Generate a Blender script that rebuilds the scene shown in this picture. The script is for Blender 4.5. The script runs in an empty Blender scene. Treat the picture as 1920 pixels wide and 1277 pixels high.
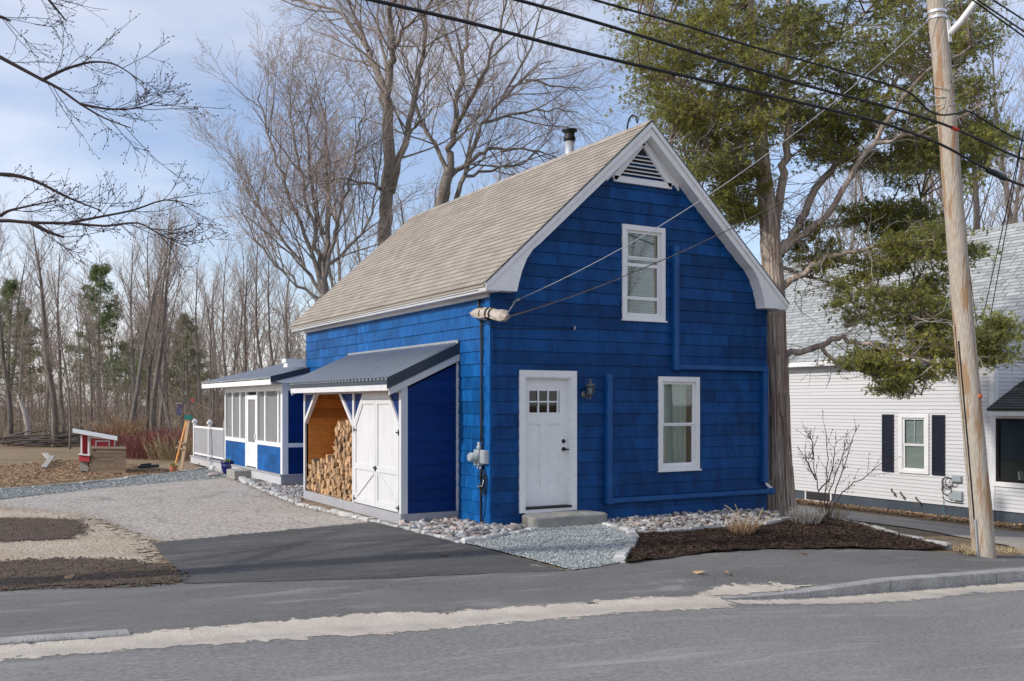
import bpy, bmesh, math, random
import numpy as np
from mathutils import Vector
R = math.radians
sc = bpy.context.scene
COL = sc.collection
# ------------------------------------------------------------------ camera
# world frame: origin = front left corner of the blue house, X along its front, Y away from the street, metres
CX, CY, CZ, YAW, FPX, YHOR = -7.4167, -13.5221, 1.981, 0.5226, 1826.78, 756.18
cam_d = bpy.data.cameras.new('camera'); cam = bpy.data.objects.new('camera', cam_d); COL.objects.link(cam)
cam.location = (CX, CY, CZ); cam.rotation_euler = (R(90), 0, -YAW)
cam_d.sensor_width = 36; cam_d.lens = FPX / 1920 * 36; cam_d.shift_y = (YHOR - 638.5) / 1920
cam_d.clip_start = 0.1; cam_d.clip_end = 2000
sc.camera = cam
# ------------------------------------------------------------------ sky and sun
SUN_EL, SUN_AZ = R(33), R(-84)          # azimuth measured from +Y towards +X: the sun stands to the left of the house
wd = bpy.data.worlds.new('World'); sc.world = wd; wd.use_nodes = True
wn = wd.node_tree; wn.nodes.clear()
def wnode(t, **k):
    n = wn.nodes.new(t)
    for a, b in k.items(): setattr(n, a, b)
    return n
wo = wnode('ShaderNodeOutputWorld'); wb = wnode('ShaderNodeBackground')
sky = wnode('ShaderNodeTexSky', sky_type='NISHITA', sun_disc=False, sun_elevation=SUN_EL, sun_rotation=SUN_AZ, air_density=1.0, dust_density=1.0, ozone_density=1.6)
tc = wnode('ShaderNodeTexCoord'); mp = wnode('ShaderNodeMapping'); mp.inputs['Scale'].default_value = (1.0, 1.0, 2.6)
mp.inputs['Location'].default_value = (0.35, 0.1, 0.2)
nz = wnode('ShaderNodeTexNoise'); nz.inputs['Scale'].default_value = 1.7; nz.inputs['Detail'].default_value = 6; nz.inputs['Roughness'].default_value = 0.5; nz.inputs['Distortion'].default_value = 0.5
cr = wnode('ShaderNodeValToRGB'); cr.color_ramp.elements[0].position = 0.40; cr.color_ramp.elements[1].position = 0.70
cr.color_ramp.elements[0].color = (0.10, 0.10, 0.10, 1); cr.color_ramp.elements[1].color = (0.85, 0.85, 0.85, 1)
mx = wnode('ShaderNodeMix', data_type='RGBA'); mx.inputs[7].default_value = (4.8, 4.8, 4.95, 1)
wb.inputs['Strength'].default_value = 0.15
L = wn.links.new
L(tc.outputs['Generated'], mp.inputs['Vector']); L(mp.outputs[0], nz.inputs['Vector']); L(nz.outputs[0], cr.inputs[0])
L(cr.outputs[0], mx.inputs[0]); dk = wnode('ShaderNodeMix', data_type='RGBA', blend_type='MULTIPLY'); dk.inputs[0].default_value = 1; dk.inputs[7].default_value = (0.70, 0.70, 0.77, 1); L(sky.outputs[0], dk.inputs[6]); L(dk.outputs[2], mx.inputs[6]); L(mx.outputs[2], wb.inputs[0]); L(wb.outputs[0], wo.inputs[0])
sd = bpy.data.lights.new('sun', 'SUN'); so = bpy.data.objects.new('sun', sd); COL.objects.link(so)
sd.energy = 2.0; sd.angle = R(1.5); sd.color = (1.0, 0.95, 0.87)
sdir = Vector((math.sin(SUN_AZ) * math.cos(SUN_EL), math.cos(SUN_AZ) * math.cos(SUN_EL), math.sin(SUN_EL)))
so.rotation_euler = sdir.to_track_quat('Z', 'Y').to_euler(); so.location = (-20, 0, 30)
sc.view_settings.view_transform = 'Standard'; sc.view_settings.look = 'None'; sc.view_settings.gamma = 1; sc.view_settings.exposure = 0.68
sc.view_settings.use_curve_mapping = False
try: sc.cycles.use_adaptive_sampling = True; sc.cycles.max_bounces = 8; sc.cycles.use_denoising = True; sc.cycles.transparent_max_bounces = 12
except Exception: pass
# ------------------------------------------------------------------ measuring helpers
SY, CYW = math.sin(YAW), math.cos(YAW)
def sst(a, b, x):
    t = min(1.0, max(0.0, (x - a) / (b - a))); return t * t * (3 - 2 * t)
def street(x): return 0.08 - 0.042 * (x + 7) if x > -7 else 0.08 - 0.015 * (x + 7)
def H(x, y):                              # the lie of the land: level house lot, street falling to the right
    s = street(x); lot = s * sst(4.8, 9.0, x) - 0.17 * sst(9.0, 14.0, x)
    return s + (lot - s) * sst(-5.2, -0.8, y)
def ray(u, v):
    a = (u - 960) / FPX; return (SY + a * CYW, CYW - a * SY, -(v - YHOR) / FPX)
def onx(u, v, x): r = ray(u, v); t = (x - CX) / r[0]; return Vector((CX + r[0]*t, CY + r[1]*t, CZ + r[2]*t))
def ony(u, v, y): r = ray(u, v); t = (y - CY) / r[1]; return Vector((CX + r[0]*t, CY + r[1]*t, CZ + r[2]*t))
def ond(u, v, D): r = ray(u, v); return Vector((CX + r[0]*D, CY + r[1]*D, CZ + r[2]*D))
def G(u, v, up=0.0):                      # where a sight line meets the ground
    r = ray(u, v); t = CZ / max(1e-4, -r[2])
    for _ in range(40):
        x, y = CX + r[0]*t, CY + r[1]*t
        t = (CZ - H(x, y) - up) / max(1e-4, -r[2])
    x, y = CX + r[0]*t, CY + r[1]*t
    return Vector((x, y, H(x, y) + up))
# ------------------------------------------------------------------ objects
OFF = {}
def props(o, label=None, cat=None, group=None, kind=None):
    if label: o['label'] = label
    if cat: o['category'] = cat
    if group: o['group'] = group
    if kind: o['kind'] = kind
    return o
def thing(name, loc, label, cat, group=None, kind=None):
    o = bpy.data.objects.new(name, None); COL.objects.link(o); o.location = loc; o.empty_display_size = 0.2
    OFF[o.name] = Vector(loc); return props(o, label, cat, group, kind)
def link_mesh(name, me, mat, parent=None):
    if mat is not None and len(me.materials) == 0: me.materials.append(mat)
    o = bpy.data.objects.new(name, me); COL.objects.link(o)
    if parent is not None:
        o.parent = parent; OFF[o.name] = OFF.get(parent.name, Vector((0, 0, 0)))
    return o
def np_mesh(name, V, Fq, smooth=False):
    """V (n,3) array, Fq list of arrays of faces (m,3) or (m,4)"""
    me = bpy.data.meshes.new(name)
    V = np.asarray(V, np.float32); Fs = [np.asarray(f, np.int32) for f in (Fq if isinstance(Fq, list) else [Fq]) if len(f)]
    me.vertices.add(len(V)); me.vertices.foreach_set('co', V.ravel())
    loops = np.concatenate([f.ravel() for f in Fs]); sizes = np.concatenate([np.full(len(f), f.shape[1], np.int32) for f in Fs])
    starts = np.concatenate([[0], np.cumsum(sizes)[:-1]]).astype(np.int32)
    me.loops.add(len(loops)); me.loops.foreach_set('vertex_index', loops)
    me.polygons.add(len(sizes)); me.polygons.foreach_set('loop_start', starts)
    try: me.polygons.foreach_set('loop_total', sizes)
    except Exception: pass
    me.polygons.foreach_set('use_smooth', np.full(len(sizes), smooth))
    me.update(calc_edges=True); me.validate(); return me
class MB:
    def __init__(s): s.v = []; s.f = []
    def quadbox(s, P):                    # 8 points, bottom ring then top ring
        n = len(s.v); s.v += [tuple(p) for p in P]
        s.f += [(n+3, n+2, n+1, n), (n+4, n+5, n+6, n+7)] + [(n+i, n+(i+1) % 4, n+4+(i+1) % 4, n+4+i) for i in range(4)]; return s
    def box(s, x0, x1, y0, y1, z0, z1):
        return s.quadbox([(x0, y0, z0), (x1, y0, z0), (x1, y1, z0), (x0, y1, z0), (x0, y0, z1), (x1, y0, z1), (x1, y1, z1), (x0, y1, z1)])
    def fb(s, fr, s0, s1, z0, z1, o0, o1):
        return s.quadbox([fr(s0, z0, o0), fr(s1, z0, o0), fr(s1, z0, o1), fr(s0, z0, o1), fr(s0, z1, o0), fr(s1, z1, o0), fr(s1, z1, o1), fr(s0, z1, o1)])
    def prism(s, A, B):                   # two matching rings of points
        n = len(s.v); k = len(A); s.v += [tuple(p) for p in A] + [tuple(p) for p in B]
        s.f += [tuple(n+i for i in range(k))[::-1], tuple(n+k+i for i in range(k))] + [(n+i, n+(i+1) % k, n+k+(i+1) % k, n+k+i) for i in range(k)]; return s
    def poly(s, P):
        n = len(s.v); s.v += [tuple(p) for p in P]; s.f.append(tuple(range(n, n+len(P)))); return s
    def bar(s, a, b, w, h=None, up=(0, 0, 1)):
        a, b = Vector(a), Vector(b); h = w if h is None else h; d = (b-a).normalized(); up = Vector(up)
        if abs(d.dot(up)) > 0.98: up = Vector((0, 1, 0))
        e = d.cross(up).normalized() * (w/2); g = e.cross(d).normalized() * (h/2)
        return s.prism([a-e-g, a+e-g, a+e+g, a-e+g], [b-e-g, b+e-g, b+e+g, b-e+g])
    def tube(s, pts, rad, k=8, cap=True):
        pts = [Vector(p) for p in pts]; n0 = len(s.v); N = len(pts)
        rad = [rad]*N if isinstance(rad, (int, float)) else rad
        ref = Vector((0, 0, 1)) if abs((pts[-1]-pts[0]).normalized().z) < 0.9 else Vector((1, 0, 0))
        for i, p in enumerate(pts):
            d = (pts[min(i+1, N-1)] - pts[max(i-1, 0)]).normalized(); e = d.cross(ref)
            e = e.normalized() if e.length > 1e-5 else Vector((1, 0, 0)); g = d.cross(e)
            for j in range(k):
                t = 2*math.pi*j/k; s.v.append(tuple(p + (e*math.cos(t) + g*math.sin(t)) * rad[i]))
        for i in range(N-1):
            for j in range(k):
                a = n0+i*k+j; b = n0+i*k+(j+1) % k; s.f.append((a, b, b+k, a+k))
        if cap: s.f += [tuple(n0+j for j in range(k))[::-1], tuple(n0+(N-1)*k+j for j in range(k))]
        return s
    def lathe(s, c, prof, k=16, axis='z'):
        c = Vector(c); n0 = len(s.v)
        for r, h in prof:
            for j in range(k):
                t = 2*math.pi*j/k; a, b = r*math.cos(t), r*math.sin(t)
                s.v.append(tuple(c + (Vector((a, b, h)) if axis == 'z' else Vector((h, a, b)) if axis == 'x' else Vector((a, h, b)))))
        for i in range(len(prof)-1):
            for j in range(k):
                a = n0+i*k+j; b = n0+i*k+(j+1) % k; s.f.append((a, b, b+k, a+k))
        s.f += [tuple(n0+j for j in range(k))[::-1], tuple(n0+(len(prof)-1)*k+j for j in range(k))]; return s
    def build(s, name, mat, parent=None, smooth=False, bevel=0):
        off = OFF.get(parent.name, Vector((0, 0, 0))) if parent is not None else Vector((0, 0, 0))
        me = bpy.data.meshes.new(name); me.from_pydata([(a-off.x, b-off.y, c-off.z) for a, b, c in s.v], [], s.f)
        bm = bmesh.new(); bm.from_mesh(me); bmesh.ops.recalc_face_normals(bm, faces=bm.faces); bm.to_mesh(me); bm.free()
        if smooth:
            for p in me.polygons: p.use_smooth = True
        o = link_mesh(name, me, mat, parent)
        if bevel:
            b = o.modifiers.new('bevel', 'BEVEL'); b.width = bevel; b.segments = 2; b.limit_method = 'ANGLE'
        return o
# wall frames: (distance along the wall, height, distance out from the wall)
def fr_front(s, z, o): return (s, -o, z)
def fr_side(s, z, o): return (-o, s, z)
def frame_x(x): return lambda s, z, o: (x - o, s, z)
def frame_y(y): return lambda s, z, o: (s, y - o, z)
# ------------------------------------------------------------------ materials
MATS = {}
def mat(name, col, rough=0.6, var=0.0, noise=None, col2=None, amount=0.5, bump=0.0, bscale=40, spec=0.4, metal=0.0, stretch=(1, 1, 1), grain=None, gscale=120, gamt=0.3, detail=5, lo=0.38, hi=0.64, trans=0.0, disp=0.02, cracks=None, streak=None, fade=0.0, speck=None):
    """procedural principled material: base colour, a second colour in noise patches, fine grain, piece-to-piece variation, bump"""
    m = bpy.data.materials.new(name); m.use_nodes = True; nt = m.node_tree; N = nt.nodes; Lk = nt.links.new
    b = N['Principled BSDF']; b.inputs['Roughness'].default_value = rough; b.inputs['Metallic'].default_value = metal
    b.inputs['Specular IOR Level'].default_value = spec
    geo = N.new('ShaderNodeNewGeometry'); mpn = N.new('ShaderNodeMapping'); mpn.inputs['Scale'].default_value = stretch
    Lk(geo.outputs['Position'], mpn.inputs['Vector']); vec = mpn.outputs[0]
    cur = None
    def rgb(c):
        n = N.new('ShaderNodeRGB'); n.outputs[0].default_value = (*c, 1); return n.outputs[0]
    cur = rgb(col)
    if col2 is not None:
        t = N.new('ShaderNodeTexNoise'); t.inputs['Scale'].default_value = noise; t.inputs['Detail'].default_value = detail; t.inputs['Roughness'].default_value = 0.6; Lk(vec, t.inputs['Vector'])
        r = N.new('ShaderNodeMapRange'); r.inputs[1].default_value = lo; r.inputs[2].default_value = hi; r.inputs[4].default_value = amount; Lk(t.outputs[0], r.inputs[0])
        x = N.new('ShaderNodeMix'); x.data_type = 'RGBA'; Lk(r.outputs[0], x.inputs[0]); Lk(cur, x.inputs[6]); Lk(rgb(col2), x.inputs[7]); cur = x.outputs[2]
    if grain is not None:
        t = N.new('ShaderNodeTexNoise'); t.inputs['Scale'].default_value = gscale; t.inputs['Detail'].default_value = 3; Lk(vec, t.inputs['Vector'])
        r = N.new('ShaderNodeMapRange'); r.inputs[1].default_value = 0.4; r.inputs[2].default_value = 0.62; r.inputs[4].default_value = gamt; Lk(t.outputs[0], r.inputs[0])
        x = N.new('ShaderNodeMix'); x.data_type = 'RGBA'; Lk(r.outputs[0], x.inputs[0]); Lk(cur, x.inputs[6]); Lk(rgb(grain), x.inputs[7]); cur = x.outputs[2]
    if streak is not None:
        m2 = N.new('ShaderNodeMapping'); m2.inputs['Scale'].default_value = (0.35, 2.6, 1); m2.inputs['Rotation'].default_value = (0, 0, 0.10); Lk(geo.outputs['Position'], m2.inputs['Vector'])
        t = N.new('ShaderNodeTexNoise'); t.inputs['Scale'].default_value = 1.6; t.inputs['Detail'].default_value = 7; t.inputs['Roughness'].default_value = 0.65; t.inputs['Distortion'].default_value = 0.6; Lk(m2.outputs[0], t.inputs['Vector'])
        r = N.new('ShaderNodeMapRange'); r.inputs[1].default_value = 0.54; r.inputs[2].default_value = 0.74; r.inputs[4].default_value = 0.75; Lk(t.outputs[0], r.inputs[0])
        x = N.new('ShaderNodeMix'); x.data_type = 'RGBA'; Lk(r.outputs[0], x.inputs[0]); Lk(cur, x.inputs[6]); Lk(rgb(streak), x.inputs[7]); cur = x.outputs[2]
    if cracks is not None:
        t2 = N.new('ShaderNodeTexNoise'); t2.inputs['Scale'].default_value = 2.0; t2.inputs['Detail'].default_value = 5; Lk(vec, t2.inputs['Vector'])
        ad2 = N.new('ShaderNodeVectorMath'); ad2.operation = 'MULTIPLY_ADD'; ad2.inputs[1].default_value = (0.9, 0.9, 0); Lk(t2.outputs['Color'], ad2.inputs[0]); Lk(vec, ad2.inputs[2])
        t = N.new('ShaderNodeTexVoronoi'); t.feature = 'DISTANCE_TO_EDGE'; t.inputs['Scale'].default_value = cracks[3]; Lk(ad2.outputs[0], t.inputs['Vector'])
        r = N.new('ShaderNodeMapRange'); r.inputs[1].default_value = 0.004; r.inputs[2].default_value = 0.02; r.inputs[3].default_value = 0.4; r.inputs[4].default_value = 0.0; Lk(t.outputs[0], r.inputs[0])
        x = N.new('ShaderNodeMix'); x.data_type = 'RGBA'; Lk(r.outputs[0], x.inputs[0]); Lk(cur, x.inputs[6]); Lk(rgb(cracks[:3]), x.inputs[7]); cur = x.outputs[2]
    if var:
        oi = N.new('ShaderNodeObjectInfo'); ad = N.new('ShaderNodeMath'); ad.operation = 'ADD'; Lk(oi.outputs['Random'], ad.inputs[0]); Lk(geo.outputs['Random Per Island'], ad.inputs[1])
        fc = N.new('ShaderNodeMath'); fc.operation = 'FRACT'; Lk(ad.outputs[0], fc.inputs[0])
        r = N.new('ShaderNodeMapRange'); r.inputs[3].default_value = 1 - var; r.inputs[4].default_value = 1 + var; Lk(fc.outputs[0], r.inputs[0])
        hs = N.new('ShaderNodeHueSaturation'); Lk(r.outputs[0], hs.inputs['Value']); Lk(cur, hs.inputs['Color']); cur = hs.outputs[0]
    Lk(cur, b.inputs['Base Color'])
    if bump:
        t = N.new('ShaderNodeTexNoise'); t.inputs['Scale'].default_value = bscale; t.inputs['Detail'].default_value = 4; Lk(vec, t.inputs['Vector'])
        bp = N.new('ShaderNodeBump'); bp.inputs['Strength'].default_value = bump; bp.inputs['Distance'].default_value = disp; Lk(t.outputs[0], bp.inputs['Height']); Lk(bp.outputs[0], b.inputs['Normal'])
    if speck is not None:
        t = N.new('ShaderNodeTexNoise'); t.inputs['Scale'].default_value = 16; t.inputs['Detail'].default_value = 8; t.inputs['Roughness'].default_value = 0.8; Lk(vec, t.inputs['Vector'])
        r = N.new('ShaderNodeMapRange'); r.inputs[1].default_value = 0.66; r.inputs[2].default_value = 0.76; r.inputs[4].default_value = 0.5; Lk(t.outputs[0], r.inputs[0])
        x = N.new('ShaderNodeMix'); x.data_type = 'RGBA'; Lk(r.outputs[0], x.inputs[0]); Lk(cur, x.inputs[6]); Lk(rgb(speck), x.inputs[7]); Lk(x.outputs[2], b.inputs['Base Color'])
    if fade:                                # loose cover that thins out into scattered grains towards its edge
        at_ = N.new('ShaderNodeAttribute'); at_.attribute_name = 'edge'; dv = N.new('ShaderNodeMath'); dv.operation = 'DIVIDE'; dv.inputs[1].default_value = fade; Lk(at_.outputs['Fac'], dv.inputs[0])
        t = N.new('ShaderNodeTexNoise'); t.inputs['Scale'].default_value = 7; t.inputs['Detail'].default_value = 9; t.inputs['Roughness'].default_value = 0.78; Lk(geo.outputs['Position'], t.inputs['Vector'])
        ma = N.new('ShaderNodeMath'); ma.operation = 'MULTIPLY_ADD'; ma.inputs[1].default_value = -4.2; ma.inputs[2].default_value = 1.75; Lk(t.outputs[0], ma.inputs[0]); ad3 = N.new('ShaderNodeMath'); Lk(ma.outputs[0], ad3.inputs[0]); Lk(dv.outputs[0], ad3.inputs[1])
        r = N.new('ShaderNodeMapRange'); r.inputs[1].default_value = -0.05; r.inputs[2].default_value = 0.10; Lk(ad3.outputs[0], r.inputs[0])
        tr = N.new('ShaderNodeBsdfTransparent'); ms = N.new('ShaderNodeMixShader'); out = [n for n in N if n.type == 'OUTPUT_MATERIAL'][0]; Lk(r.outputs[0], ms.inputs[0]); Lk(tr.outputs[0], ms.inputs[1]); Lk(b.outputs[0], ms.inputs[2]); Lk(ms.outputs[0], out.inputs[0])
    if trans: b.inputs['Transmission Weight'].default_value = trans
    MATS[name] = m; return m
M = {}
M['blue'] = mat('blue_paint', (0.0045, 0.060, 0.205), 0.5, var=0.25, speck=(0.16, 0.20, 0.26), noise=2.2, col2=(0.003, 0.028, 0.108), amount=0.9, stretch=(1.8, 1.8, 0.7), bump=0.06, bscale=60, spec=0.14, grain=(0.006, 0.065, 0.21), gscale=7, gamt=0.35)
M['blue_side'] = mat('paler_blue_paint', (0.0035, 0.082, 0.265), 0.5, var=0.25, speck=(0.14, 0.24, 0.36), noise=2.2, col2=(0.0035, 0.046, 0.175), amount=0.8, stretch=(1.8, 1.8, 0.7), bump=0.06, bscale=60, spec=0.12, grain=(0.014, 0.125, 0.36), gscale=7, gamt=0.4)  # paler, more saturated blue for the side wall, corner board and porch shingles
M['blue_wood'] = mat('blue_stain', (0.0035, 0.029, 0.150), 0.55, var=0.15, noise=3, col2=(0.003, 0.02, 0.10), amount=0.6, stretch=(0.6, 0.6, 4), bump=0.15, bscale=50, spec=0.15)
M['blue_metal'] = mat('blue_cover', (0.007, 0.082, 0.265), 0.42, noise=3, col2=(0.004, 0.045, 0.16), spec=0.3)
M['white'] = mat('white_paint', (0.82, 0.82, 0.82), 0.5, noise=2.5, col2=(0.70, 0.70, 0.70), amount=0.45, bump=0.05, bscale=30, grain=(0.68, 0.67, 0.66), gscale=14, gamt=0.3)
M['white_wood'] = mat('weathered_white', (0.62, 0.62, 0.625), 0.6, noise=5, col2=(0.52, 0.52, 0.53), amount=0.55, stretch=(1, 1, 0.25), bump=0.12, bscale=25)
M['vinyl'] = mat('white_vinyl', (0.80, 0.80, 0.80), 0.4, spec=0.45, noise=1.5, col2=(0.66, 0.66, 0.67))
M['grey_paint'] = mat('grey_paint', (0.36, 0.36, 0.38), 0.55, noise=3, col2=(0.28, 0.28, 0.30), bump=0.05)
M['soffit'] = mat('soffit_grey', (0.52, 0.52, 0.53), 0.6, noise=3, col2=(0.42, 0.42, 0.43))
M['shingle'] = mat('tan_shingle', (0.40, 0.36, 0.313), 0.9, var=0.13, noise=1.1, col2=(0.34, 0.30, 0.258), amount=0.6, bump=0.5, bscale=160, grain=(0.21, 0.18, 0.15), gscale=70, gamt=0.5, spec=0.15)
M['shingle_grey'] = mat('grey_shingle', (0.44, 0.46, 0.46), 0.9, var=0.2, noise=0.8, col2=(0.35, 0.37, 0.375), bump=0.5, bscale=120, grain=(0.18, 0.19, 0.2), gscale=50, gamt=0.4, spec=0.15)
M['shingle_dark'] = mat('dark_shingle', (0.075, 0.08, 0.085), 0.9, var=0.25, noise=3, col2=(0.06, 0.055, 0.035), bump=0.5, bscale=120)
M['metal_roof'] = mat('galvanised_roof', (0.42, 0.44, 0.46), 0.36, metal=0.75, noise=2, col2=(0.34, 0.36, 0.38), amount=0.7, stretch=(0.5, 2, 1))
M['dark_flash'] = mat('dark_flashing', (0.035, 0.05, 0.068), 0.45, noise=3, col2=(0.025, 0.035, 0.05))
M['steel'] = mat('bright_steel', (0.68, 0.69, 0.70), 0.3, metal=0.6)
M['pewter'] = mat('dark_pewter', (0.13, 0.13, 0.125), 0.4, metal=0.4)
M['black'] = mat('black_metal', (0.012, 0.012, 0.014), 0.5)
M['rubber'] = mat('black_cable', (0.014, 0.014, 0.016), 0.6)
M['bare_wire'] = mat('aluminium_wire', (0.42, 0.43, 0.44), 0.45, metal=0.5)
M['pine'] = mat('pine_board', (0.66, 0.30, 0.075), 0.55, var=0.2, noise=6, col2=(0.44, 0.165, 0.035), amount=0.7, stretch=(1.2, 1.2, 7), bump=0.1, bscale=30, grain=(0.24, 0.085, 0.02), gscale=5, gamt=0.3)
M['log'] = mat('split_log', (0.50, 0.32, 0.175), 0.85, var=0.5, noise=14, col2=(0.28, 0.16, 0.08), amount=0.7, bump=0.4, bscale=50, grain=(0.17, 0.10, 0.06), gscale=40, gamt=0.4)
M['bark_log'] = mat('log_bark', (0.16, 0.13, 0.11), 0.9, var=0.3, noise=20, col2=(0.08, 0.065, 0.055), bump=0.6, bscale=60)
M['raw_wood'] = mat('raw_timber', (0.43, 0.30, 0.185), 0.8, var=0.2, noise=8, col2=(0.30, 0.21, 0.14), amount=0.6, bump=0.2)
M['old_wood'] = mat('weathered_boards', (0.23, 0.165, 0.11), 0.85, var=0.25, noise=7, col2=(0.14, 0.11, 0.08), amount=0.7, stretch=(1, 1, 5), bump=0.3)
M['granite'] = mat('granite', (0.36, 0.345, 0.31), 0.85, noise=5, col2=(0.24, 0.235, 0.21), amount=0.8, bump=0.6, bscale=25, grain=(0.15, 0.15, 0.145), gscale=60, gamt=0.5)
M['curb'] = mat('curb_granite', (0.46, 0.45, 0.43), 0.85, noise=4, col2=(0.30, 0.29, 0.27), amount=0.8, bump=0.5, bscale=50, grain=(0.16, 0.155, 0.15), gscale=45, gamt=0.5)
M['cobble'] = mat('pale_granite', (0.50, 0.495, 0.47), 0.85, var=0.25, noise=9, col2=(0.40, 0.40, 0.385), amount=0.8, bump=0.6, bscale=40, grain=(0.3, 0.3, 0.3), gscale=70, gamt=0.3)
M['stone'] = mat('river_stone', (0.33, 0.325, 0.315), 0.7, var=0.5, noise=3.5, col2=(0.36, 0.27, 0.225), amount=0.8, bump=0.2, bscale=40, lo=0.48, hi=0.6)
M['gravel'] = mat('blue_gravel', (0.30, 0.325, 0.32), 0.85, var=0.45, noise=2.5, col2=(0.25, 0.265, 0.255), bump=0.2, bscale=120)
M['concrete'] = mat('concrete', (0.33, 0.32, 0.29), 0.9, noise=4, col2=(0.22, 0.22, 0.2), amount=0.8, bump=0.3, bscale=40)
M['asphalt'] = mat('road_asphalt', (0.160, 0.155, 0.150), 0.9, noise=0.55, col2=(0.215, 0.207, 0.197), amount=0.8, stretch=(0.5, 1.4, 1), bump=0.5, bscale=45, grain=(0.33, 0.32, 0.30), gscale=40, gamt=0.6, spec=0.2, disp=0.012, streak=(0.36, 0.34, 0.31))
M['walk'] = mat('walk_asphalt', (0.115, 0.110, 0.106), 0.9, noise=0.8, col2=(0.185, 0.18, 0.172), amount=0.75, stretch=(0.5, 1.5, 1), bump=0.5, bscale=45, grain=(0.22, 0.21, 0.20), gscale=40, gamt=0.55, spec=0.2, disp=0.012, streak=(0.33, 0.31, 0.28))
M['fresh'] = mat('fresh_asphalt', (0.050, 0.049, 0.050), 0.85, noise=0.9, col2=(0.105, 0.103, 0.10), amount=0.75, stretch=(0.45, 1.6, 1), bump=0.5, bscale=45, grain=(0.135, 0.13, 0.122), gscale=34, gamt=0.6, spec=0.25, disp=0.012, streak=(0.19, 0.18, 0.165))
M['old_drive'] = mat('old_driveway', (0.56, 0.515, 0.465), 0.95, noise=0.8, col2=(0.46, 0.415, 0.365), amount=0.8, bump=0.8, bscale=60, grain=(0.22, 0.20, 0.18), gscale=17, gamt=0.8, spec=0.1, fade=0.35, cracks=(0.13, 0.115, 0.10, 0.75))
M['dirt'] = mat('tan_dirt', (0.54, 0.465, 0.375), 0.95, noise=0.9, col2=(0.42, 0.34, 0.255), amount=0.85, bump=0.8, bscale=25, grain=(0.26, 0.20, 0.145), gscale=14, gamt=0.5, spec=0.1, disp=0.05, fade=0.8)
M['yard'] = mat('yard_ground', (0.34, 0.255, 0.175), 0.95, noise=0.45, col2=(0.22, 0.175, 0.105), amount=0.85, bump=0.8, bscale=12, grain=(0.12, 0.085, 0.05), gscale=9, gamt=0.55, spec=0.1, disp=0.06)
M['mulch'] = mat('dark_mulch', (0.050, 0.034, 0.026), 0.95, noise=7, col2=(0.098, 0.066, 0.048), amount=0.7, bump=1.0, bscale=45, grain=(0.022, 0.015, 0.012), gscale=60, gamt=0.5, spec=0.1, disp=0.04)
M['chip'] = mat('mulch_chip', (0.085, 0.056, 0.042), 0.95, var=0.6, noise=30, col2=(0.04, 0.027, 0.02), spec=0.1)
M['soil'] = mat('dark_soil', (0.085, 0.064, 0.052), 0.95, noise=5, col2=(0.155, 0.118, 0.09), amount=0.8, bump=1.0, bscale=30, grain=(0.16, 0.12, 0.09), gscale=16, gamt=0.5, spec=0.1, disp=0.05, fade=0.34)
M['clod'] = mat('soil_clod', (0.085, 0.064, 0.052), 0.95, var=0.5, noise=20, col2=(0.155, 0.118, 0.09), spec=0.1)
M['sand'] = mat('road_sand', (0.64, 0.58, 0.49), 0.95, noise=2.5, col2=(0.48, 0.43, 0.36), amount=0.8, bump=0.5, bscale=60, grain=(0.50, 0.43, 0.35), gscale=28, gamt=0.5, spec=0.1, fade=0.16)
M['drive2'] = mat('neighbour_drive', (0.34, 0.315, 0.285), 0.95, noise=0.5, col2=(0.50, 0.445, 0.37), amount=0.8, stretch=(1.4, 0.5, 1), bump=0.6, bscale=60, grain=(0.11, 0.10, 0.09), gscale=30, gamt=0.4, spec=0.1)
M['field'] = mat('park_grass', (0.16, 0.15, 0.06), 0.95, noise=0.1, col2=(0.30, 0.235, 0.15), amount=0.9, bump=0.3, bscale=3, spec=0.1)
M['leaf'] = mat('dry_leaf', (0.37, 0.245, 0.145), 0.8, var=0.45, noise=9, col2=(0.26, 0.16, 0.09), spec=0.2)
M['straw'] = mat('dry_grass', (0.42, 0.33, 0.19), 0.85, var=0.3)
M['bark'] = mat('maple_bark', (0.26, 0.23, 0.20), 0.92, noise=6, col2=(0.13, 0.11, 0.095), amount=0.7, stretch=(1, 1, 0.3), bump=0.9, bscale=22, spec=0.15, disp=0.06)
M['twig'] = mat('maple_twig', (0.34, 0.275, 0.235), 0.9, var=0.2, spec=0.15)
M['redtwig'] = mat('maple_bud_twig', (0.41, 0.335, 0.29), 0.9, var=0.25, spec=0.15)
M['darktwig'] = mat('dark_twig', (0.060, 0.045, 0.042), 0.9, var=0.25, spec=0.15)
M['bud'] = mat('dark_bud', (0.075, 0.030, 0.030), 0.8, var=0.4)
M['woodbark'] = mat('woodland_bark', (0.25, 0.222, 0.195), 0.92, var=0.3, noise=3, col2=(0.12, 0.10, 0.088), amount=0.8, stretch=(1, 1, 0.3), bump=0.8, bscale=15, spec=0.15)
M['cedarbark'] = mat('cedar_bark', (0.60, 0.505, 0.43), 0.95, noise=9, col2=(0.27, 0.195, 0.155), amount=0.9, stretch=(1, 1, 0.10), bump=0.6, bscale=30, spec=0.12, grain=(0.20, 0.145, 0.115), gscale=26, gamt=0.5, disp=0.03)
M['cedartwig'] = mat('cedar_limb', (0.27, 0.21, 0.175), 0.95, var=0.2, noise=12, col2=(0.10, 0.075, 0.062), bump=0.6, bscale=40)
M['deadtwig'] = mat('grey_dead_twig', (0.42, 0.385, 0.35), 0.9, var=0.2)
M['cedar'] = mat('cedar_foliage', (0.36, 0.35, 0.09), 0.75, var=0.45, noise=0.9, col2=(0.21, 0.245, 0.08), amount=0.9, spec=0.2)
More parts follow.
